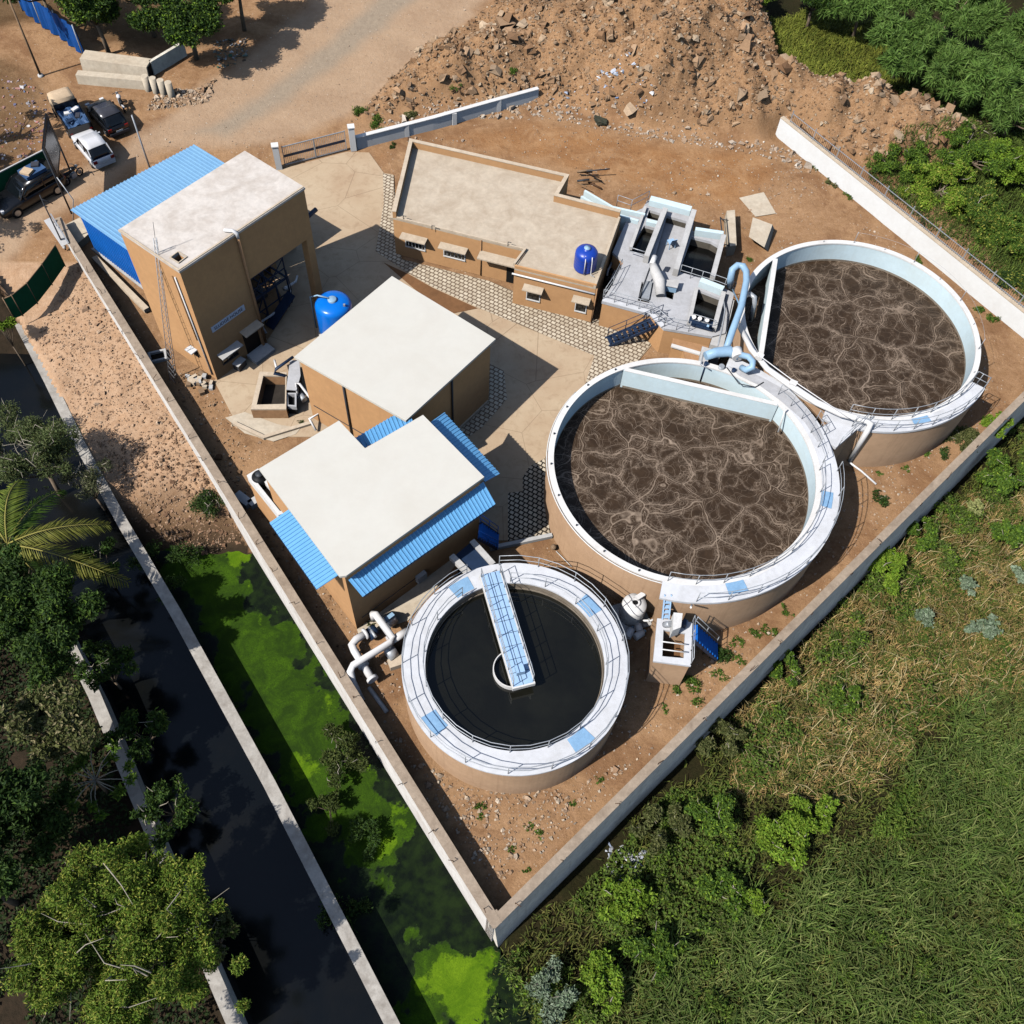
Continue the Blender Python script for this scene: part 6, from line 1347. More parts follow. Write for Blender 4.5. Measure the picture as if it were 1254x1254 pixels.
# ------------------------------------------------------------------ foliage
def leaf_material(name, rough=0.65, trans=0.22):
    k = N(name, rough, 0.25); a = k.attr('leafcol'); k.l(a, k.b.inputs['Base Color'])
    tr = k.n('BsdfTranslucent'); k.l(a, tr.inputs['Color']); mx = k.n('MixShader'); mx.inputs[0].default_value = trans
    out = [n for n in k.t.nodes if n.type == 'OUTPUT_MATERIAL'][0]; k.l(k.b.outputs[0], mx.inputs[1]); k.l(tr.outputs[0], mx.inputs[2]); k.l(mx.outputs[0], out.inputs['Surface']); return k.m
MT['leaf'] = leaf_material('leaves'); MT['grass'] = leaf_material('grass_blades', 0.7, 0.15)

def unit(v): return v / np.maximum(np.linalg.norm(v, axis=-1, keepdims=True), 1e-9)
def palette(n, cols, rng, jit=0.18):
    c = np.array([lin(x)[:3] for x in cols]); w_ = rng.dirichlet(np.ones(len(cols)) * 0.5, n); r_ = w_ @ c
    return r_ * (1 + rng.uniform(-jit, jit, (n, 1)))
def leaves_mesh(name, pos, dirv, nrm, ln, wd, col, mat='leaf', fold=0.15):
    n = len(pos); dirv = unit(dirv); s = unit(np.cross(dirv, nrm)); up_ = np.cross(s, dirv); ln = np.asarray(ln).reshape(-1, 1) * np.ones((n, 1)); wd = np.asarray(wd).reshape(-1, 1) * np.ones((n, 1))
    b = pos - dirv * ln * .5; m1 = pos - dirv * ln * .05 + s * wd * .5 + up_ * wd * fold; t = pos + dirv * ln * .5 - up_ * ln * .12; m2 = pos - dirv * ln * .05 - s * wd * .5 + up_ * wd * fold
    V = np.stack([b, m1, t, m2], 1).reshape(-1, 3); Fq = np.arange(4 * n).reshape(-1, 4); me = bpy.data.meshes.new(name); mesh_np(me, V, Fq, False)
    c = np.repeat(np.concatenate([np.clip(col, 0, 1), np.ones((n, 1))], 1), 4, 0); vcol(me, 'leafcol', c); me.materials.append(MT[mat]); return me
def cloud(rng, clumps, per, ln, wd, cols, radial=0.5, upb=0.5, shell=0.55, jit=0.18, tipcols=None):
    """clumps: list of (centre, radius, flatten). Leaves spread through each clump, denser towards its outside"""
    P_, D_, N_, C_ = [], [], [], []
    for c, r, fl in clumps:
        n = max(6, int(per * r * r)); u = unit(rng.normal(size=(n, 3))); rad = r * (shell + (1 - shell) * rng.random((n, 1))) ** (1.0) * rng.uniform(0.55, 1.12, (n, 1))
        p = np.array(c) + u * rad * np.array([1, 1, fl]); d = unit(u * radial + rng.normal(size=(n, 3)) * 0.6 + np.array([0, 0, -0.1])); nn = unit(rng.normal(size=(n, 3)) * 0.7 + np.array([0, 0, upb]) + u * 0.4)
        base = palette(n, cols, rng, jit); 
        if tipcols is not None: q = (rng.random(n) < 0.18)[:, None]; base = np.where(q, palette(n, tipcols, rng, jit), base)
        P_.append(p); D_.append(d); N_.append(nn); C_.append(base * rng.uniform(0.85, 1.15))
    P_, D_, N_, C_ = map(np.concatenate, (P_, D_, N_, C_)); m = len(P_)
    return P_, D_, N_, rng.uniform(ln * .65, ln * 1.3, m), rng.uniform(wd * .7, wd * 1.25, m), C_
GREEN = [(70, 100, 34), (92, 124, 42), (52, 80, 30), (112, 136, 50)]
DARK = [(44, 68, 28), (60, 88, 34), (36, 56, 26), (84, 108, 44)]
BRIGHT = [(104, 140, 38), (128, 158, 46), (84, 120, 34), (150, 172, 62)]
OLIVE = [(104, 108, 62), (84, 92, 48), (124, 124, 78), (70, 84, 42)]
GREY = [(140, 156, 128), (116, 136, 104), (158, 172, 146), (98, 120, 86)]
FEATH = [(86, 118, 48), (106, 138, 60), (66, 98, 40), (124, 150, 76)]
YEL = [(150, 158, 62), (172, 172, 80)]
def tree(name, label, cat, px, py, zc, r, hgt=None, zg=None, cols=GREEN, per=900, ln=0.26, wd=0.12, nclump=26, radial=0.5, trunk=True, seed=1, group=None, flat=0.75, limbs=9, tip=None, bare=0, spread=0.75, csize=0.36):
    """crown centre seen at pixel (px,py) at height zc"""
    rng = np.random.default_rng(seed); c = P(px, py, zc); zg = float(gz(np.array([c.x]), np.array([c.y]))[0]) if zg is None else zg
    t = thing(name, label, cat, (c.x, c.y, zg), 0, group); z0 = zc - zg; cl = []; ends = []
    nl = max(5, nclump // 5); lim = []
    for j in range(nl):
        g = 2.399 * j + rng.uniform(-.5, .5); el = rng.uniform(-.15, 1.0); v = np.array([math.cos(g) * math.cos(el), math.sin(g) * math.cos(el), math.sin(el)]); lim.append(v * rng.uniform(.62, 1.12))
    for i in range(nclump):
        v = lim[i % nl]; f = rng.uniform(.35, 1.0) ** .7; sp = rng.normal(size=3) * .13
        p = (v * f + sp) * r * spread; p = np.array([p[0], p[1], z0 + p[2] * flat]); p[2] = max(p[2], 0.12 * r); ends.append(p); cl.append((p, r * csize * rng.uniform(0.55, 1.3) * (1.15 - .4 * f), 0.7))
    me = leaves_mesh('crown', *cloud(rng, cl, per, ln, wd, cols, radial, 0.5, tipcols=tip)); o = bpy.data.objects.new('crown', me); COL.objects.link(o); o.parent = t
    if trunk:
        tr = max(0.05, r * 0.045); top = np.array([rng.uniform(-.2, .2) * r * .3, rng.uniform(-.2, .2) * r * .3, z0 * 0.6])
        mb = MB(); mb.tube([(0, 0, -0.3), (top[0] * .4, top[1] * .4, top[2] * .5), tuple(top)], [tr * 1.3, tr, tr * .8], 8); part('trunk', mb, 'bark', t, True)
        for e in ends[:limbs]:
            mid = top * .5 + e * .5 + np.array([0, 0, -.1 * r]); part('branch', MB().tube([tuple(top), tuple(mid), tuple(e)], [tr * .6, tr * .35, tr * .12], 6), 'bark', t, True)
    if bare:
        for i in range(bare):
            mb = MB()
            e = ends[i % len(ends)]; u = unit(rng.normal(size=3)); u[2] = abs(u[2]) * .5 + .1; a = e * rng.uniform(.6, 1.0); a[2] = e[2]; b = a + u * r * rng.uniform(.25, .5); m_ = (a + b) / 2 + rng.normal(size=3) * r * .05
            mb.tube([tuple(a), tuple(m_), tuple(b)], [0.03, 0.02, 0.008], 4, cap=False); part('twig', mb, 'twig', t, True)
    return t
MT['twig'] = weather('pale_twig', (172, 164, 146), (130, 120, 102), 0.4, 2.0, 8.0, 0.9)
# ---- left bank
tree('tree', 'large yellow-green tree filling the lower left corner by the canal', 'tree', 150, 1160, 4.0, 4.6, cols=[(92, 124, 36), (116, 142, 46), (70, 100, 30), (138, 156, 62)], per=1900, ln=0.17, wd=0.06, nclump=190, seed=3, flat=0.55, limbs=16, tip=YEL, bare=40, csize=0.155, spread=0.95)
tree('tree', 'dense dark green tree beside the palm on the left bank', 'tree', 52, 775, 3.0, 3.0, cols=DARK, per=1300, ln=0.24, wd=0.11, nclump=44, seed=4, tip=GREEN, csize=0.28, spread=0.9)
tree('tree', 'tree with pale olive leaves below the palm on the left bank', 'tree', 58, 888, 2.4, 2.5, cols=OLIVE, per=1200, ln=0.26, wd=0.14, nclump=36, seed=5, tip=[(160, 150, 110)], csize=0.28, spread=0.9)
tree('tree', 'dark tree at the left edge above the large yellow-green tree', 'tree', -25, 985, 3.4, 3.0, cols=DARK, per=1000, nclump=32, seed=6, csize=0.3)
tree('tree', 'dark green tree at the left edge behind the palm crown', 'tree', -10, 730, 3.2, 2.8, cols=DARK, per=1000, nclump=32, seed=61, csize=0.3)
tree('tree', 'dark tree at the left edge level with the papaya plant', 'tree', -40, 1080, 3.0, 2.8, cols=DARK, per=800, nclump=34, seed=62, csize=.26, spread=.95)
tree('bush', 'dark bush between the papaya plant and the large yellow-green tree', 'bush', 60, 1010, .2, 2.0, cols=DARK, per=600, nclump=26, seed=63, csize=.28, spread=.95, trunk=False)
tree('bush', 'feathery grey-green bush with bare pale twigs over the canal', 'bush', 42, 560, 0.8, 3.1, cols=[(104, 118, 70), (84, 100, 56), (124, 134, 88), (70, 86, 44)], per=700, ln=0.22, wd=0.06, nclump=46, seed=7, trunk=True, bare=70, tip=OLIVE, csize=0.26, spread=1.0)
tree('bush', 'grey twiggy bush hanging over the gap in the canal wall', 'bush', 108, 590, -0.2, 1.7, cols=[(110, 112, 80), (88, 98, 60), (124, 128, 92)], per=600, ln=0.2, wd=0.05, nclump=22, seed=8, bare=30, csize=0.3, spread=0.95)
tree('bush', 'small sunlit bush at the left edge below the green shade net', 'bush', 2, 398, 0.6, 1.0, cols=BRIGHT, per=900, nclump=12, seed=9, ln=.2, wd=.09)
tree('bush', 'leafy weeds on the bank where the earth meets the green water', 'bush', 255, 618, -1.6, 1.5, cols=DARK, per=500, ln=0.18, wd=0.05, nclump=24, seed=10, trunk=False, bare=26, flat=.5)
tree('bush', 'dark weeds along the canal wall where the green water begins', 'bush', 205, 690, -2.2, 1.6, cols=DARK, per=420, ln=0.2, wd=0.06, nclump=26, seed=101, trunk=False, flat=.4, spread=1.1)
tree('bush', 'tall shrub growing in the green water beside the boundary wall', 'bush', 420, 925, -1.9, 1.45, cols=[(74, 88, 40), (56, 70, 32), (100, 108, 54)], per=900, ln=0.2, wd=0.08, nclump=26, seed=11, csize=.3, bare=14, spread=0.95)
tree('bush', 'lower shrub in the green water below the taller one', 'bush', 402, 990, -2.2, 1.1, cols=[(74, 88, 40), (56, 70, 32), (92, 104, 48)], per=800, ln=0.18, wd=0.07, nclump=18, seed=12, spread=.95)
tree('bush', 'dark bush between the lower water shrub and the wall corner', 'bush', 450, 1030, -2.4, 1.2, cols=DARK, per=500, ln=0.18, wd=0.07, nclump=18, seed=13, flat=.4, trunk=False)
tree('bush', 'low dark plants on the water beside the canal wall near the lower edge', 'bush', 420, 1120, -2.6, 1.3, cols=DARK, per=380, ln=0.18, wd=0.08, nclump=20, seed=14, flat=.3, trunk=False, spread=1.1)
# papaya-like plant: long stalks with leaf stars
rng = np.random.default_rng(15); c = P(112, 955, 0.5); pa_ = thing('papaya_plant', 'open plant with long stalks and star leaves over the canal bank wall', 'plant', (c.x, c.y, -2.2))
part('trunk', MB().tube([(0, 0, 0), (0.05, 0.1, 2.4)], [0.09, 0.06], 8), 'bark', pa_, True); cl = []
for i in range(15):
    g = i * 2.4 + rng.uniform(-.2, .2); l = rng.uniform(0.9, 1.9); e = np.array([math.cos(g) * l, math.sin(g) * l, 2.5 + rng.uniform(-.5, .6)])
    part('stalk', MB().tube([(0.05, 0.1, 2.35), tuple(e * .5 + np.array([0, 0, 1.45])), tuple(e)], [0.03, 0.02, 0.012], 5), 'twig', pa_, True); cl.append((e, 0.34, 0.35))
me = leaves_mesh('leaves', *cloud(rng, cl, 420, 0.34, 0.13, GREEN, 1.2, 1.2, tipcols=BRIGHT)); o = bpy.data.objects.new('leaves', me); COL.objects.link(o); o.parent = pa_
# palm
c = P(8, 665, 2.6); pm = thing('palm_tree', 'palm tree with long yellowing fronds reaching over the canal', 'palm', (c.x, c.y, -2.2))
part('trunk', MB().tube([(0, 0, -.3), (0.1, 0.05, 2.2), (0, 0, 4.7)], [0.26, 0.2, 0.17], 10), 'bark', pm, True)
def frond(tipxy, tipz, arch, seed, cols):
    rng = np.random.default_rng(seed); a = np.array([0, 0, 4.7]); b = np.array([tipxy[0] - c.x, tipxy[1] - c.y, tipz + 2.2]); n = 46; ts = np.linspace(0, 1, n)
    cur = a + (b - a) * ts[:, None] + np.array([0, 0, 1]) * (arch * 4 * ts * (1 - ts))[:, None]; tg = unit(np.gradient(cur, axis=0)); sd = unit(np.cross(tg, [0, 0, 1.0]))
    o = part('frond', MB().tube([tuple(p) for p in cur[::5]], np.linspace(.045, .012, len(cur[::5])), 6), 'frond_stem', pm, True)
    Pp, Dd, Nn, Ll = [], [], [], []
    for s in (-1, 1):
        for rep in range(2):
            L = (0.35 + 0.75 * np.sin(np.pi * np.clip(ts * .92 + .08, 0, 1)) ** .7) * rng.uniform(.85, 1.1, n); d = unit(sd * s * 0.85 + tg * .65 + np.array([0, 0, -.55]) * rng.uniform(.3, 1.0, (n, 1)))
            p = cur + d * L[:, None] * .5 + rng.normal(size=(n, 3)) * .01; Pp.append(p[3:]); Dd.append(d[3:]); Nn.append(unit(np.cross(d, tg) * s + rng.normal(size=(n, 3)) * .15)[3:]); Ll.append(L[3:])
    Pp, Dd, Nn, Ll = map(np.concatenate, (Pp, Dd, Nn, Ll)); me = leaves_mesh('leaflets', Pp, Dd, Nn, Ll, 0.075, palette(len(Pp), cols, rng), fold=.05)
    q = bpy.data.objects.new('leaflets', me); COL.objects.link(q); q.parent = o
MT['frond_stem'] = weather('palm_stem', (166, 158, 84), (120, 108, 60), 0.4, 2.0, 8.0, 0.8)
YG = [(104, 122, 44), (126, 136, 54), (84, 104, 36)]; YB = [(140, 138, 62), (120, 122, 52), (102, 110, 44)]
for i, (px, py, z, ar, cols) in enumerate(((132, 642, 1.6, .6, YB), (155, 713, 0.9, .7, YB), (24, 588, 2.8, .9, YG), (-30, 600, 2.6, .8, YG), (60, 720, 0.6, .6, DARK), (-60, 690, 2, .8, YG), (-10, 760, .6, .6, DARK), (75, 600, 1.4, .7, GREEN))):
    q = P(px, py, z); frond((q.x, q.y), z, ar, 40 + i, cols)
for i, (px, py, z, r, lab) in enumerate(((128, 820, -.6, 1.8, 'dark shrub hanging over the canal below the dense tree'), (170, 900, -.8, 1.6, 'dark shrub on the canal bank wall above the papaya plant'), (205, 990, -.8, 1.7, 'dark shrub on the canal bank wall beside the large yellow-green tree'), (262, 1150, -1.0, 1.5, 'olive shrub growing over the lower canal bank wall'), (120, 690, -.4, 1.6, 'dark shrub under the palm fronds'))):
    tree('bush', lab, 'bush', px, py, z, r, cols=OLIVE if i == 3 else DARK, per=750, ln=.22, wd=.1, nclump=28, seed=180 + i, csize=.28, spread=1.0, tip=GREEN, flat=.55, bare=10)
# ---- upper left trees
tree('tree', 'dark leafy tree behind the blue tarpaulin fence', 'tree', 112, 2, 4.2, 3.6, cols=DARK, per=1000, nclump=60, seed=20, tip=BRIGHT, csize=.28, spread=.9)
tree('tree', 'leafy tree with sunlit tips behind the precast troughs', 'tree', 224, 8, 4.2, 3.8, cols=DARK, per=1000, nclump=64, seed=21, tip=BRIGHT, csize=.28, spread=.9)
tree('tree', 'dark tree at the upper edge beside the dirt road', 'tree', 285, -30, 4.4, 3.4, cols=DARK, per=900, nclump=54, seed=22, csize=.3)
tree('tree', 'dark tree at the upper left corner beyond the blue tarpaulin', 'tree', 40, -30, 4.6, 3.4, cols=DARK, per=700, nclump=36, seed=23, csize=.3)
tree('tree', 'dark tree at the upper edge between two sunlit trees', 'tree', 168, -26, 4.6, 3.4, cols=DARK, per=900, nclump=50, seed=24, csize=.3)
for i, (px, py, z, r) in enumerate(((-95, 165, 4, 2.6), (-110, 240, 4, 2.8), (-60, 105, 5, 2.4))):
    tree('tree', ('dark tree shading the litter at the left edge', 'dark tree beyond the left edge behind the black car', 'thin dark tree at the left edge above the litter')[i], 'tree', px, py, z, r, cols=DARK, per=420, nclump=26, seed=26 + i, csize=.24, spread=1.0)
# ---- upper right mesquites
F_ = dict(cols=FEATH, per=560, ln=0.8, wd=0.1, radial=1.3, flat=.55, csize=.24, spread=1.0)
for i, (px, py, z, r, lab) in enumerate(((1185, 95, 2.6, 3.6, 'feathery green thorn tree beside the end of the rubble heap'), (1110, 55, 3.0, 3.4, 'feathery green thorn tree above the yellow-green grass'), (1240, 40, 3.2, 3.8, 'feathery green thorn tree at the upper right corner'), (1245, 135, 2.4, 3.2, 'feathery green thorn tree at the right edge above the bushes'),
      (1170, 10, 3.4, 3.6, 'feathery green thorn tree at the upper edge near the right corner'), (1060, 5, 3.0, 3.0, 'dark feathery thorn tree at the upper edge over the grass'))):
    tree('thorn_tree', lab, 'tree', px, py, z, r, nclump=52, seed=80 + i, **F_)
tree('thorn_tree', 'dark thorn tree at the upper edge right of the rubble heap', 'tree', 1000, -2, 2.6, 3.0, cols=DARK, per=900, ln=.3, wd=.1, nclump=40, seed=90, csize=.28, tip=GREEN)
tree('bush', 'bright green bush at the upper edge next to the rubble heap', 'bush', 925, 8, 1.0, 2.1, cols=BRIGHT, per=800, ln=.22, wd=.09, nclump=30, seed=91)
for i, (px, py, z, r, cl_, lab) in enumerate(((1105, 205, -.2, 1.7, GREEN, 'green bush where the rubble heap meets the grille fence'), (1150, 235, 0.0, 1.9, BRIGHT, 'bright green bush behind the middle of the grille fence'), (1190, 195, .6, 2.0, GREEN, 'green bush behind the fence at the foot of the thorn trees'),
      (1195, 265, -.2, 1.9, GREEN, 'green bush pressing against the grille fence near a yellow flower'), (1245, 215, .6, 2.2, BRIGHT, 'bright bush at the right edge below the thorn trees'), (1240, 300, 0, 1.7, GREEN, 'green bush at the right edge above the far end of the fence'), (1205, 175, 0.6, 1.3, OLIVE, 'olive bush at the tip of the rubble heap'), (1262, 355, -.2, 1.5, DARK, 'dark bush at the right edge where the white wall leaves the view'))):
    tree('bush', lab, 'bush', px, py, z + .3, r * 1.4, cols=cl_, per=1000, ln=.2, wd=.09, nclump=60, seed=100 + i, tip=YEL if i % 2 else BRIGHT, csize=.22, spread=1.0, bare=5)
# ---- field on the right
ZF = -2.2
BL_ = [(812, 1010, 1.5, OLIVE, 'olive bush in the field nearest the corner of the grey wall'), (882, 905, 1.3, OLIVE, 'grey-green bush against the shaded grey wall by the clarifier'), (868, 1000, 1.5, GREEN, 'green bush between the olive bush and the bright one'), (958, 1032, 1.8, BRIGHT, 'large bright green bush in the middle of the field'),
       (1000, 1000, 1.2, BRIGHT, 'smaller bright bush joined to the large bright green one'), (880, 1090, 1.3, GREEN, 'green bush below the large bright bush beside a dark gap'), (922, 1105, .8, BRIGHT, 'low bright broad-leaved plant under the large bright bush'), (765, 1105, 1.5, BRIGHT, 'yellow-green vine bush nearest the litter by the wall corner'),
       (800, 1165, 1.5, GREEN, 'green vine bush left of the tall grass'), (735, 1195, 1.5, BRIGHT, 'yellow-green vine bush beside the pale shrub'), (672, 1222, 1.3, GREY, 'pale grey shrub at the lower edge beside the duckweed'), (1088, 695, 1.6, BRIGHT, 'bright green bush against the grey wall below the middle tank'),
       (1128, 655, 1.1, GREEN, 'green bush on the wall side above the bright one'), (1035, 855, 1.0, GREEN, 'low green bush in the dry grass near the wall'), (1165, 560, 1.4, OLIVE, 'olive bush against the wall below the far tank'), (1225, 585, 1.9, GREEN, 'large green bush at the right edge below the far tank'), (1240, 655, 1.4, GREEN, 'green bush at the right edge above the pale leafy shrubs'), (1205, 540, 1.2, BRIGHT, 'bright bush next to the wall where it leaves the view'),
       (960, 820, .9, GREEN, 'small green bush in the wall shadow below the clarifier tank')]
for i, (px, py, r, cl_, lab) in enumerate(BL_):
    tree('bush', lab, 'bush', px, py, ZF + r * .42, r, cols=cl_, per=900, ln=.2, wd=.1, nclump=28, seed=130 + i, flat=.5, trunk=False, tip=BRIGHT if cl_ is GREEN else None, csize=.3, spread=.95, bare=6)
MK = [(1133, 756, .8, 'pale leafy shrub alone in the dry grass nearest the bright bush'), (1183, 716, .75, 'pale leafy shrub topmost of the group in the dry grass'), (1212, 768, .95, 'largest pale leafy shrub in the dry grass'), (1196, 622, .6, 'yellowish pale shrub beside a tangle of dry stems'), (1252, 705, .8, 'pale leafy shrub cut by the right edge'), (1190, 770, .55, 'small pale shrub between the two larger ones')]
for i, (px, py, r, lab) in enumerate(MK):
    tree('milkweed_shrub', lab, 'shrub', px, py, ZF + r * .4, r, cols=GREY if i != 3 else [(170, 172, 110), (150, 158, 96)], per=420, ln=.22, wd=.17, nclump=16, seed=160 + i, flat=.55, trunk=False, csize=.38, radial=.9)
# ---- weeds inside the compound, along the road wall
W_ = [(886, 804, .75, DARK, 0), (901, 784, .38, GREEN, 0), (924, 776, .34, GREEN, 0), (942, 774, .42, GREEN, 0), (904, 808, .36, GREEN, 0), (853, 845, .62, GREEN, 0), (829, 845, .36, GREEN, 0), (815, 868, .25, GREEN, 0), (963, 748, .34, GREEN, 0), (1155, 552, .5, DARK, 0), (1138, 556, .3, GREEN, 0), (1110, 573, .28, GREEN, 0), (1077, 579, .2, GREEN, 0),
      (1080, 612, .6, DARK, 0), (1213, 392, .55, GREEN, 0), (1200, 378, .5, GREEN, 0), (1125, 318, .42, GREEN, 0), (1068, 690, .4, GREEN, 0), (590, 985, .3, GREEN, 0), (590, 1000, .22, GREEN, 0), (648, 1012, .2, GREEN, 0), (660, 1020, .26, GREEN, 0), (625, 1040, .2, GREEN, 0), (645, 1065, .2, GREEN, 0), (700, 985, .22, GREEN, 0), (452, 760, .35, OLIVE, 0), (366, 519, .3, DARK, 0), (735, 955, .2, GREEN, 0), (872, 800, .5, DARK, 0), (880, 826, .4, GREEN, 0),
      (440, 136, .7, GREEN, 1), (462, 150, .8, GREEN, 1), (505, 140, .6, OLIVE, 1), (560, 118, .5, GREEN, 1), (627, 108, .5, GREEN, 1), (590, 133, .35, GREEN, 1), (480, 178, .4, DARK, 1), (1002, 205, .5, GREEN, 2), (1018, 222, .55, OLIVE, 2), (1040, 238, .5, GREEN, 2), (895, 302, .3, OLIVE, 0), (920, 318, .35, GREEN, 0)]
glab = ['small green weed on the bare dirt inside the compound', 'green weed clump along the low white road wall', 'weed clump squeezed behind the white wall and its grille fence']; ggrp = ['weeds inside the compound', 'weeds by the road wall', 'weeds behind the white wall']
for i, (px, py, r, cl_, g) in enumerate(W_):
    rng = np.random.default_rng(200 + i); q = P(px, py, 0.1); zg = float(gz(np.array([q.x]), np.array([q.y]))[0])
    cls = [((rng.normal() * r * .4, rng.normal() * r * .4, r * .25 * rng.random()), r * rng.uniform(.3, .6), .6) for _ in range(7)]
    me = leaves_mesh('weed', *cloud(rng, cls, 700, .15, .07, cl_, .9, .6)); o = bpy.data.objects.new('weed', me); o.location = (q.x, q.y, zg); COL.objects.link(o); props(o, glab[g], 'weed', ggrp[g])

# ------------------------------------------------------------------ grass and ground cover in the field
def blades(name, polys, dens, ln, wd, cols, label, lean=0.8, zoff=0.0, seed=1, excl=None, clumpy=0.0, cat='grass', zp=-2.4, vary=0.0):
    rng = np.random.default_rng(seed); XY = []
    for poly in polys:
        pw = np.array(PL(poly, zp)); a, b = pw.min(0), pw.max(0); n = int((b - a).prod() * dens); p = a + rng.random((n, 2)) * (b - a)
        e = (fbm(p[:, 0], p[:, 1], .6, 3, 7) - .5) * 3; p = p[sdpoly(p[:, 0], p[:, 1], [tuple(q) for q in pw]) + e > 0]
        if clumpy: p = p[fbm(p[:, 0], p[:, 1], 1.1, 3, seed + 3) > clumpy]
        s = -side(p[:, 0], p[:, 1], TIP, CORNER); bt = side(p[:, 0], p[:, 1], TWA, CORNER); p = p[(s > 0.65) & (bt < 0.3) | (bt > .6)]
        XY.append(p)
    p = np.concatenate(XY); n = len(p); z = gz(p[:, 0], p[:, 1]) + zoff; L = rng.uniform(.55, 1.25, n) * ln * (1 - vary + 2 * vary * smooth((fbm(p[:, 0], p[:, 1], .55, 3, 91) - .3) / .4))
    flow = (fbm(p[:, 0], p[:, 1], .35, 3, 77) * 4 * np.pi) + rng.normal(size=n) * 1.9; d = np.stack([np.cos(flow), np.sin(flow)], 1); lean_ = rng.uniform(.35, 1.0, n) * lean
    base = np.column_stack([p, z]); up_ = np.zeros((n, 3)); up_[:, 2] = 1; D3 = np.column_stack([d, np.zeros(n)])
    mid = base + up_ * (L * .55 * np.sqrt(np.maximum(.05, 1 - lean_ ** 2 * .5)))[:, None] + D3 * (L * .32 * lean_)[:, None]; tip_ = mid + up_ * (L * (.28 - .34 * lean_))[:, None] + D3 * (L * .55 * lean_)[:, None]
    sdv = np.column_stack([-d[:, 1], d[:, 0], np.zeros(n)]) * (wd * rng.uniform(.7, 1.3, n))[:, None] * .5
    V = np.stack([base - sdv, base + sdv, mid - sdv * .9, mid + sdv * .9, tip_ - sdv * .25, tip_ + sdv * .25], 1).reshape(-1, 3); o6 = np.arange(n)[:, None] * 6
    Fq = np.concatenate([o6 + np.array([0, 1, 3, 2]), o6 + np.array([2, 3, 5, 4])], 0); me = bpy.data.meshes.new(name); mesh_np(me, V, Fq, False)
    tone = (.30 + 1.4 * fbm(p[:, 0], p[:, 1], .9, 4, 55, .7))[:, None]
    c = palette(n, cols, rng, .2) * tone; vcol(me, 'leafcol', np.repeat(np.concatenate([np.clip(c, 0, 1), np.ones((n, 1))], 1), 6, 0)); me.materials.append(MT['grass'])
    o = bpy.data.objects.new(name, me); COL.objects.link(o); props(o, label, cat, None, 'stuff'); return o
FIELD = [(600, 1165), (700, 1075), (900, 880), (1060, 715), (1200, 560), (1300, 450), (1420, 420), (1420, 1420), (560, 1420)]
DRYP = [(880, 880), (1000, 770), (1110, 650), (1290, 560), (1400, 600), (1290, 810), (1160, 870), (1060, 960), (980, 985), (900, 960)]
GRN = [(760, 1200), (880, 1110), (990, 1075), (1100, 960), (1160, 870), (1290, 800), (1420, 850), (1420, 1420), (700, 1420)]
blades('dry_grass', [DRYP], 75, .6, .038, [(184, 150, 96), (158, 128, 76), (116, 102, 50), (206, 180, 124)], 'tangled dry brown grass in the field beyond the grey wall', 1.0, seed=31)
blades('green_grass', [GRN], 78, 1.05, .05, [(64, 90, 30), (86, 110, 42), (44, 66, 22), (116, 132, 66), (150, 152, 92), (74, 100, 32)], 'long green grass covering the lower right of the field', .95, seed=32, vary=.5)
blades('mixed_weeds', [FIELD], 55, .6, .05, [(80, 94, 36), (104, 110, 48), (58, 76, 28), (124, 118, 64)], 'low mixed weeds and grass along the grey wall', .9, seed=33)
blades('field_herbs', [DRYP], 75, .45, .07, [(86, 108, 40), (106, 124, 48), (70, 92, 34)], 'green herb patches in the dry brown grass', .8, seed=34, clumpy=.5)
blades('meadow_grass', [[(925, 30), (1000, 10), (1090, 30), (1110, 80), (1090, 110), (965, 98), (935, 60)]], 110, .6, .045, [(124, 132, 50), (146, 148, 62), (100, 116, 42)], 'yellow-green grass between the rubble heap and the thorn trees', .9, seed=35, zp=0.0)
blades('scrub_grass', [[(1060, 215), (1150, 180), (1230, 170), (1420, 150), (1420, 430), (1270, 400), (1180, 320)], [(1080, 110), (1420, 0), (1420, 190), (1220, 190)]], 70, .6, .05, [(84, 104, 42), (108, 124, 52), (66, 86, 36)], 'green scrub grass under the bushes behind the grille fence', .9, seed=36, zp=-0.3)
blades('dry_stems', [DRYP], 4, 1.5, .03, [(190, 172, 124), (206, 190, 144), (160, 140, 96)], 'long pale dry stems lying over the field grass', 1.0, seed=41)
# thin creeper leaves over the field
rng = np.random.default_rng(37)
def cover(name, polys, dens, ln, wd, cols, label, seed, clumpy, hmax=.35, zp=-2.4, cat='weeds'):
    rng = np.random.default_rng(seed); out = []
    for poly in polys:
        pw = np.array(PL(poly, zp)); a, b = pw.min(0), pw.max(0); n = int((b - a).prod() * dens); p = a + rng.random((n, 2)) * (b - a); p = p[sdpoly(p[:, 0], p[:, 1], [tuple(q) for q in pw]) > 0]
        f = fbm(p[:, 0], p[:, 1], .55, 4, seed); p = np.column_stack([p, f])[f > clumpy]; out.append(p)
    p = np.concatenate(out); s = -side(p[:, 0], p[:, 1], TIP, CORNER); sl_ = side(p[:, 0], p[:, 1], TIP, LWA); p = p[(s > .5) | (sl_ > .25)]
    n = len(p); z = gz(p[:, 0], p[:, 1]) + rng.random(n) * hmax * np.clip((p[:, 2] - clumpy) * 6, .2, 1.5); pos = np.column_stack([p[:, :2], z]); d = rng.normal(size=(n, 3)) * np.array([1, 1, .4]); nn = rng.normal(size=(n, 3)) * .5 + np.array([0, 0, 1])
    me = leaves_mesh(name, pos, d, nn, rng.uniform(.7, 1.3, n) * ln, rng.uniform(.7, 1.3, n) * wd, palette(n, cols, rng)); o = bpy.data.objects.new(name, me); COL.objects.link(o); props(o, label, cat, None, 'stuff')
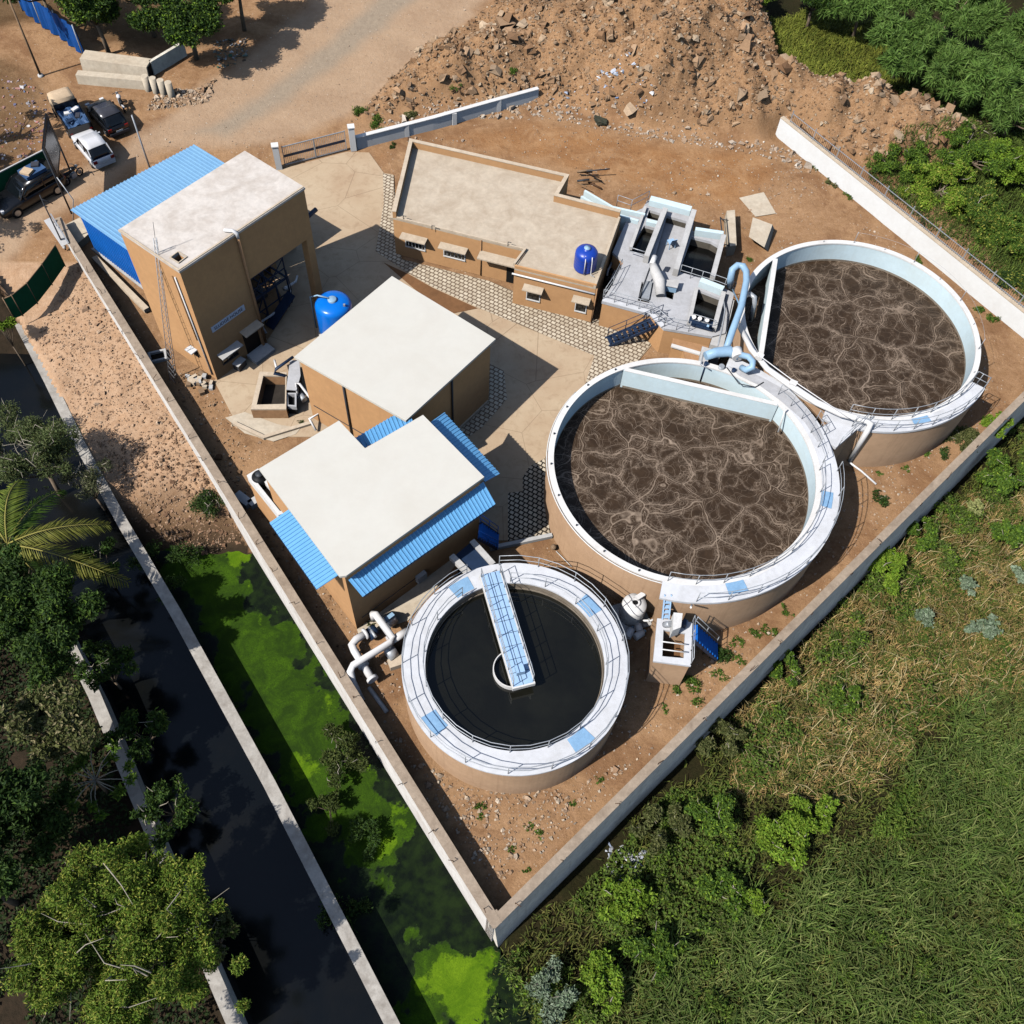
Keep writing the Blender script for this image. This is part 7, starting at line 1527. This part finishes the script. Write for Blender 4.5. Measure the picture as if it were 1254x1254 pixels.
cover('creeper_leaves', [[(605, 1190), (720, 1080), (880, 900), (1000, 800), (1040, 900), (940, 1000), (900, 1120), (800, 1254), (600, 1300)]], 130, .2, .11, [(92, 120, 42), (74, 104, 36), (116, 138, 52), (96, 104, 56)], 'leafy green creepers spreading over the field beside the grey wall', 38, .44, .6)
cover('field_weeds', [GRN, DRYP], 70, .22, .1, [(64, 90, 28), (84, 108, 34), (108, 130, 48), (48, 70, 22)], 'broad-leaved weeds growing in patches through the field grass', 44, .54, .8)
cover('bank_leaves', [[(-150, 520), (60, 560), (110, 860), (180, 1040), (280, 1300), (-300, 1400)]], 60, .26, .13, [(44, 60, 28), (56, 72, 32), (34, 48, 22)], 'dark undergrowth on the left canal bank', 39, .30, .7)  # leaf colours darkened to carry the deep shade below the trees

# ------------------------------------------------------------------ rubble, stones, litter
def stones(name, pts, size, cols, label, seed, flat=.7, sink=.25, kind='stuff', cat='stones', mat='stone'):
    rng = np.random.default_rng(seed); n = len(pts); s = size * np.exp(rng.normal(size=n) * .45)
    cube = np.array([[-1, -1, -1], [1, -1, -1], [1, 1, -1], [-1, 1, -1], [-1, -1, 1], [1, -1, 1], [1, 1, 1], [-1, 1, 1]], float) * .5
    v = cube[None] * (1 + rng.uniform(-.75, .3, (n, 8, 3))); v[:, 4:, :2] *= rng.uniform(.5, .95, (n, 1, 1)); v *= np.stack([np.ones(n), rng.uniform(.55, 1, n), rng.uniform(.4, 1, n) * flat], 1)[:, None, :] * s[:, None, None]
    a = rng.uniform(0, 6.28, n); ca, sa = np.cos(a)[:, None], np.sin(a)[:, None]; ti = rng.normal(size=n) * .35; ct, st_ = np.cos(ti)[:, None], np.sin(ti)[:, None]
    x, y, z = v[..., 0], v[..., 1], v[..., 2]; x, z = x * ct - z * st_, x * st_ + z * ct; x, y = x * ca - y * sa, x * sa + y * ca; zg = gz(pts[:, 0], pts[:, 1])
    V = np.stack([x + pts[:, :1], y + pts[:, 1:2], z + (zg + s * (.5 - sink) * flat)[:, None]], -1).reshape(-1, 3)
    q = np.array([[3, 2, 1, 0], [4, 5, 6, 7], [0, 1, 5, 4], [1, 2, 6, 5], [2, 3, 7, 6], [3, 0, 4, 7]]); Fq = (np.arange(n)[:, None, None] * 8 + q[None]).reshape(-1, 4); me = bpy.data.meshes.new(name); mesh_np(me, V, Fq, False)
    c = palette(n, cols, rng, .15); vcol(me, 'leafcol', np.repeat(np.concatenate([np.clip(c, 0, 1), np.ones((n, 1))], 1), 8, 0)); me.materials.append(MT[mat]); o = bpy.data.objects.new(name, me); COL.objects.link(o); props(o, label, cat, None, kind); return o
k = N('stone', .95, .15); k.col(k.mix(k.math('MULTIPLY', k.ramp(k.noise(7, 5, .7), .35, .75), .45), k.attr('leafcol'), lin((110, 84, 62)))); k.bump(k.noise(14, 4), .4, .03); MT['stone'] = k.m
def scatter(poly, n, seed, z=0.0, clump=None, rng=None):
    rng = np.random.default_rng(seed); pw = np.array(PL(poly, z)); a, b = pw.min(0), pw.max(0); p = a + rng.random((n * 4, 2)) * (b - a); p = p[sdpoly(p[:, 0], p[:, 1], [tuple(q) for q in pw]) > 0]
    if clump: p = p[fbm(p[:, 0], p[:, 1], clump[0], 3, seed) > clump[1]]
    return p[:n]
SOIL = [(162, 124, 90), (134, 98, 68), (188, 154, 120), (110, 80, 56), (214, 194, 166)]
RB2 = [(430, 150), (480, 95), (545, 45), (620, 5), (660, -30), (930, -30), (940, 60), (965, 100), (1060, 108), (1150, 128), (1210, 160), (1180, 185), (1090, 200), (1020, 190), (960, 155), (900, 165), (800, 155), (700, 135), (600, 122), (520, 130)]
stones('rubble', scatter(RB2, 13000, 51), .13, SOIL, 'loose broken rubble covering the big earth heaps', 51)
stones('rubble_blocks', scatter(RB2, 1500, 52, 0, (.5, .46)), .4, SOIL, 'larger broken lumps on the earth heaps', 52)
stones('rubble_edge', scatter([(430, 165), (520, 130), (600, 120), (680, 128), (800, 152), (900, 168), (960, 178), (1020, 200), (1090, 250), (1085, 262), (1000, 215), (930, 190), (800, 172), (680, 148), (600, 145)], 1100, 53), .17, [(222, 210, 194), (196, 176, 154), (170, 140, 112)], 'pale stones strewn along the foot of the rubble heap', 53)
CMP = [(250, 470), (330, 550), (300, 600), (400, 760), (500, 940), (605, 1100), (800, 920), (1000, 740), (1240, 500), (1200, 400), (1090, 290), (1000, 200), (940, 180), (700, 150), (500, 168), (700, 210), (860, 260), (890, 300), (860, 420), (1000, 560), (900, 760), (760, 700), (640, 680), (500, 760), (440, 780), (400, 640)]
stones('pebbles', scatter(CMP, 5200, 54, 0, (.4, .38)), .075, [(206, 186, 160), (176, 140, 108), (228, 216, 200), (140, 108, 82)], 'small pebbles scattered on the bare dirt inside the compound', 54)
stones('wall_side_stones', scatter([(470, 890), (605, 1090), (780, 930), (690, 970), (560, 960)], 500, 55), .11, [(216, 200, 178), (190, 160, 130), (160, 124, 94)], 'pale stones on the dirt around the clarifier', 55)
stones('shade_stones', scatter([(200, 440), (240, 460), (310, 545), (300, 575), (390, 700), (470, 850), (440, 840), (350, 700), (250, 550)], 900, 56), .1, SOIL, 'stones along the shaded strip inside the boundary wall', 56)
stones('bank_stones', scatter([(95, 320), (130, 340), (240, 540), (300, 640), (220, 660), (150, 600), (100, 520), (40, 410)], 3800, 57, -.6), .085, [(196, 160, 130), (168, 130, 100), (214, 186, 158), (150, 112, 86)], 'broken earth and stones on the bare bank left of the boundary wall', 57, .6)
stones('bank_debris', scatter([(120, 540), (220, 530), (290, 640), (220, 670), (150, 620)], 700, 58, -1.0), .13, [(150, 118, 92), (120, 92, 72), (176, 146, 118)], 'dark lumps of earth where the bank falls to the water', 58)
stones('road_grit', scatter([(0, 250), (180, 150), (330, 40), (400, -20), (610, -20), (470, 122), (340, 180), (200, 190), (60, 250)], 1500, 59), .05, [(214, 190, 160), (170, 138, 108), (226, 210, 190)], 'grit on the dirt road', 59)
stones('roadside_rubble', scatter([(185, 120), (205, 112), (240, 108), (262, 98), (255, 125), (215, 132), (180, 135)], 420, 60), .17, [(190, 160, 128), (160, 126, 98), (214, 194, 170)], 'small rubble heap beside the short concrete pipes', 60)
stones('litter', scatter([(-20, 90), (40, 95), (60, 130), (70, 170), (40, 200), (-40, 210)], 300, 62), .16, [(236, 236, 236), (176, 150, 126), (120, 100, 86), (90, 120, 160), (200, 90, 60)], 'scattered litter on the shaded ground at the left edge', 62, .35, 0.1, cat='litter')
stones('roadside_litter', scatter([(260, 50), (305, 45), (300, 75), (265, 85)], 140, 63), .16, [(226, 226, 226), (60, 64, 60), (60, 110, 90), (120, 100, 86)], 'dark litter heap under the tree beside the road', 63, .4, 0.1, cat='litter')
stones('white_litter', np.concatenate([scatter([(660, 115), (760, 120), (800, 150), (700, 145)], 60, 64), scatter([(740, 1030), (790, 1040), (780, 1100), (745, 1090)], 60, 65, -2.4)]), .2, [(240, 240, 240), (214, 218, 222), (120, 150, 190)], 'white plastic litter below the rubble heap and by the wall corner', 64, .4, 0.1, cat='litter')
# a few boulders that stand out
for (px, py, s, lab) in ((740, 48, 1.5, 'large pale boulder half way up the biggest rubble heap'), (515, 72, 1.1, 'grey boulder at the roadside end of the rubble'), (865, 38, 1.2, 'big rock near the crest of the rubble heap'), (590, 128, .6, 'pale stone beside the end of the road wall'), (1022, 128, .7, 'pale round rock on the right rubble heap'), (735, 147, .6, 'dark green stone at the foot of the rubble')):
    c = P(px, py, 1.0 if py < 90 else .3); o = stones('boulder', np.array([[c.x, c.y]]), s, [(206, 180, 150), (190, 166, 140)] if 'green' not in lab else [(70, 80, 66), (60, 70, 60)], lab, int(px), .8, .2, None, 'boulder')
    m = o.data; bm = bmesh.new(); bm.from_mesh(m); bmesh.ops.subdivide_edges(bm, edges=bm.edges[:], cuts=3, use_grid_fill=True); rr = random.Random(px)
    for v in bm.verts: v.co += Vector((rr.uniform(-1, 1), rr.uniform(-1, 1), rr.uniform(-1, 1))) * s * .06
    bm.to_mesh(m); bm.free(); lo_c = Vector((c.x, c.y, min(v.co.z for v in m.vertices)))
    for v in m.vertices: v.co -= lo_c
    o.location = lo_c

# ------------------------------------------------------------------ rough scrub outside the grey wall
def thicket(name, polys, n, r0, r1, cols, label, seed, per=420, ln=.2, wd=.09, tip=None, cat='scrub'):
    rng = np.random.default_rng(seed); cl = []
    for poly, m in zip(polys, n):
        pts = scatter(poly, m, seed + m, -2.5)
        for q in pts:
            if -side(q[0], q[1], TIP, CORNER) < .5: continue
            r = rng.uniform(r0, r1); z = float(gz(np.array([q[0]]), np.array([q[1]]))[0]); nl_ = rng.integers(2, 5)
            for j in range(nl_): o_ = rng.normal(size=2) * r * .55; cl.append((np.array([q[0] + o_[0], q[1] + o_[1], z + r * rng.uniform(.25, 1.0)]), r * rng.uniform(.4, .75), rng.uniform(.5, .9)))
    me = leaves_mesh(name, *cloud(rng, cl, per, ln, wd, cols, .8, .6, .35, .25, tip)); o = bpy.data.objects.new(name, me); COL.objects.link(o); props(o, label, cat, None, 'stuff')
NEARW = [(625, 1175), (720, 1085), (900, 890), (1060, 725), (1200, 570), (1290, 470), (1310, 560), (1120, 760), (960, 920), (930, 1080), (860, 1150), (760, 1254), (640, 1254)]
thicket('scrub', [NEARW], [120], .5, 1.15, [(84, 110, 42), (104, 128, 50), (64, 90, 34), (110, 114, 66)], 'rough green scrub crowding the grey boundary wall', 71, tip=BRIGHT)
thicket('dry_scrub', [[(900, 900), (1100, 680), (1290, 570), (1400, 640), (1200, 850), (1000, 990)]], [80], .3, .75, [(104, 116, 48), (136, 132, 68), (78, 96, 38), (160, 144, 90)], 'low olive scrub dotted through the dry grass', 72, ln=.17, wd=.06)
thicket('field_scrub', [[(900, 1040), (1100, 960), (1260, 820), (1400, 900), (1400, 1400), (760, 1400)]], [45], .45, 1.0, [(84, 112, 36), (108, 136, 48), (62, 90, 30), (132, 146, 66)], 'leafy weed clumps standing in the long green grass', 73, ln=.24, wd=.07)
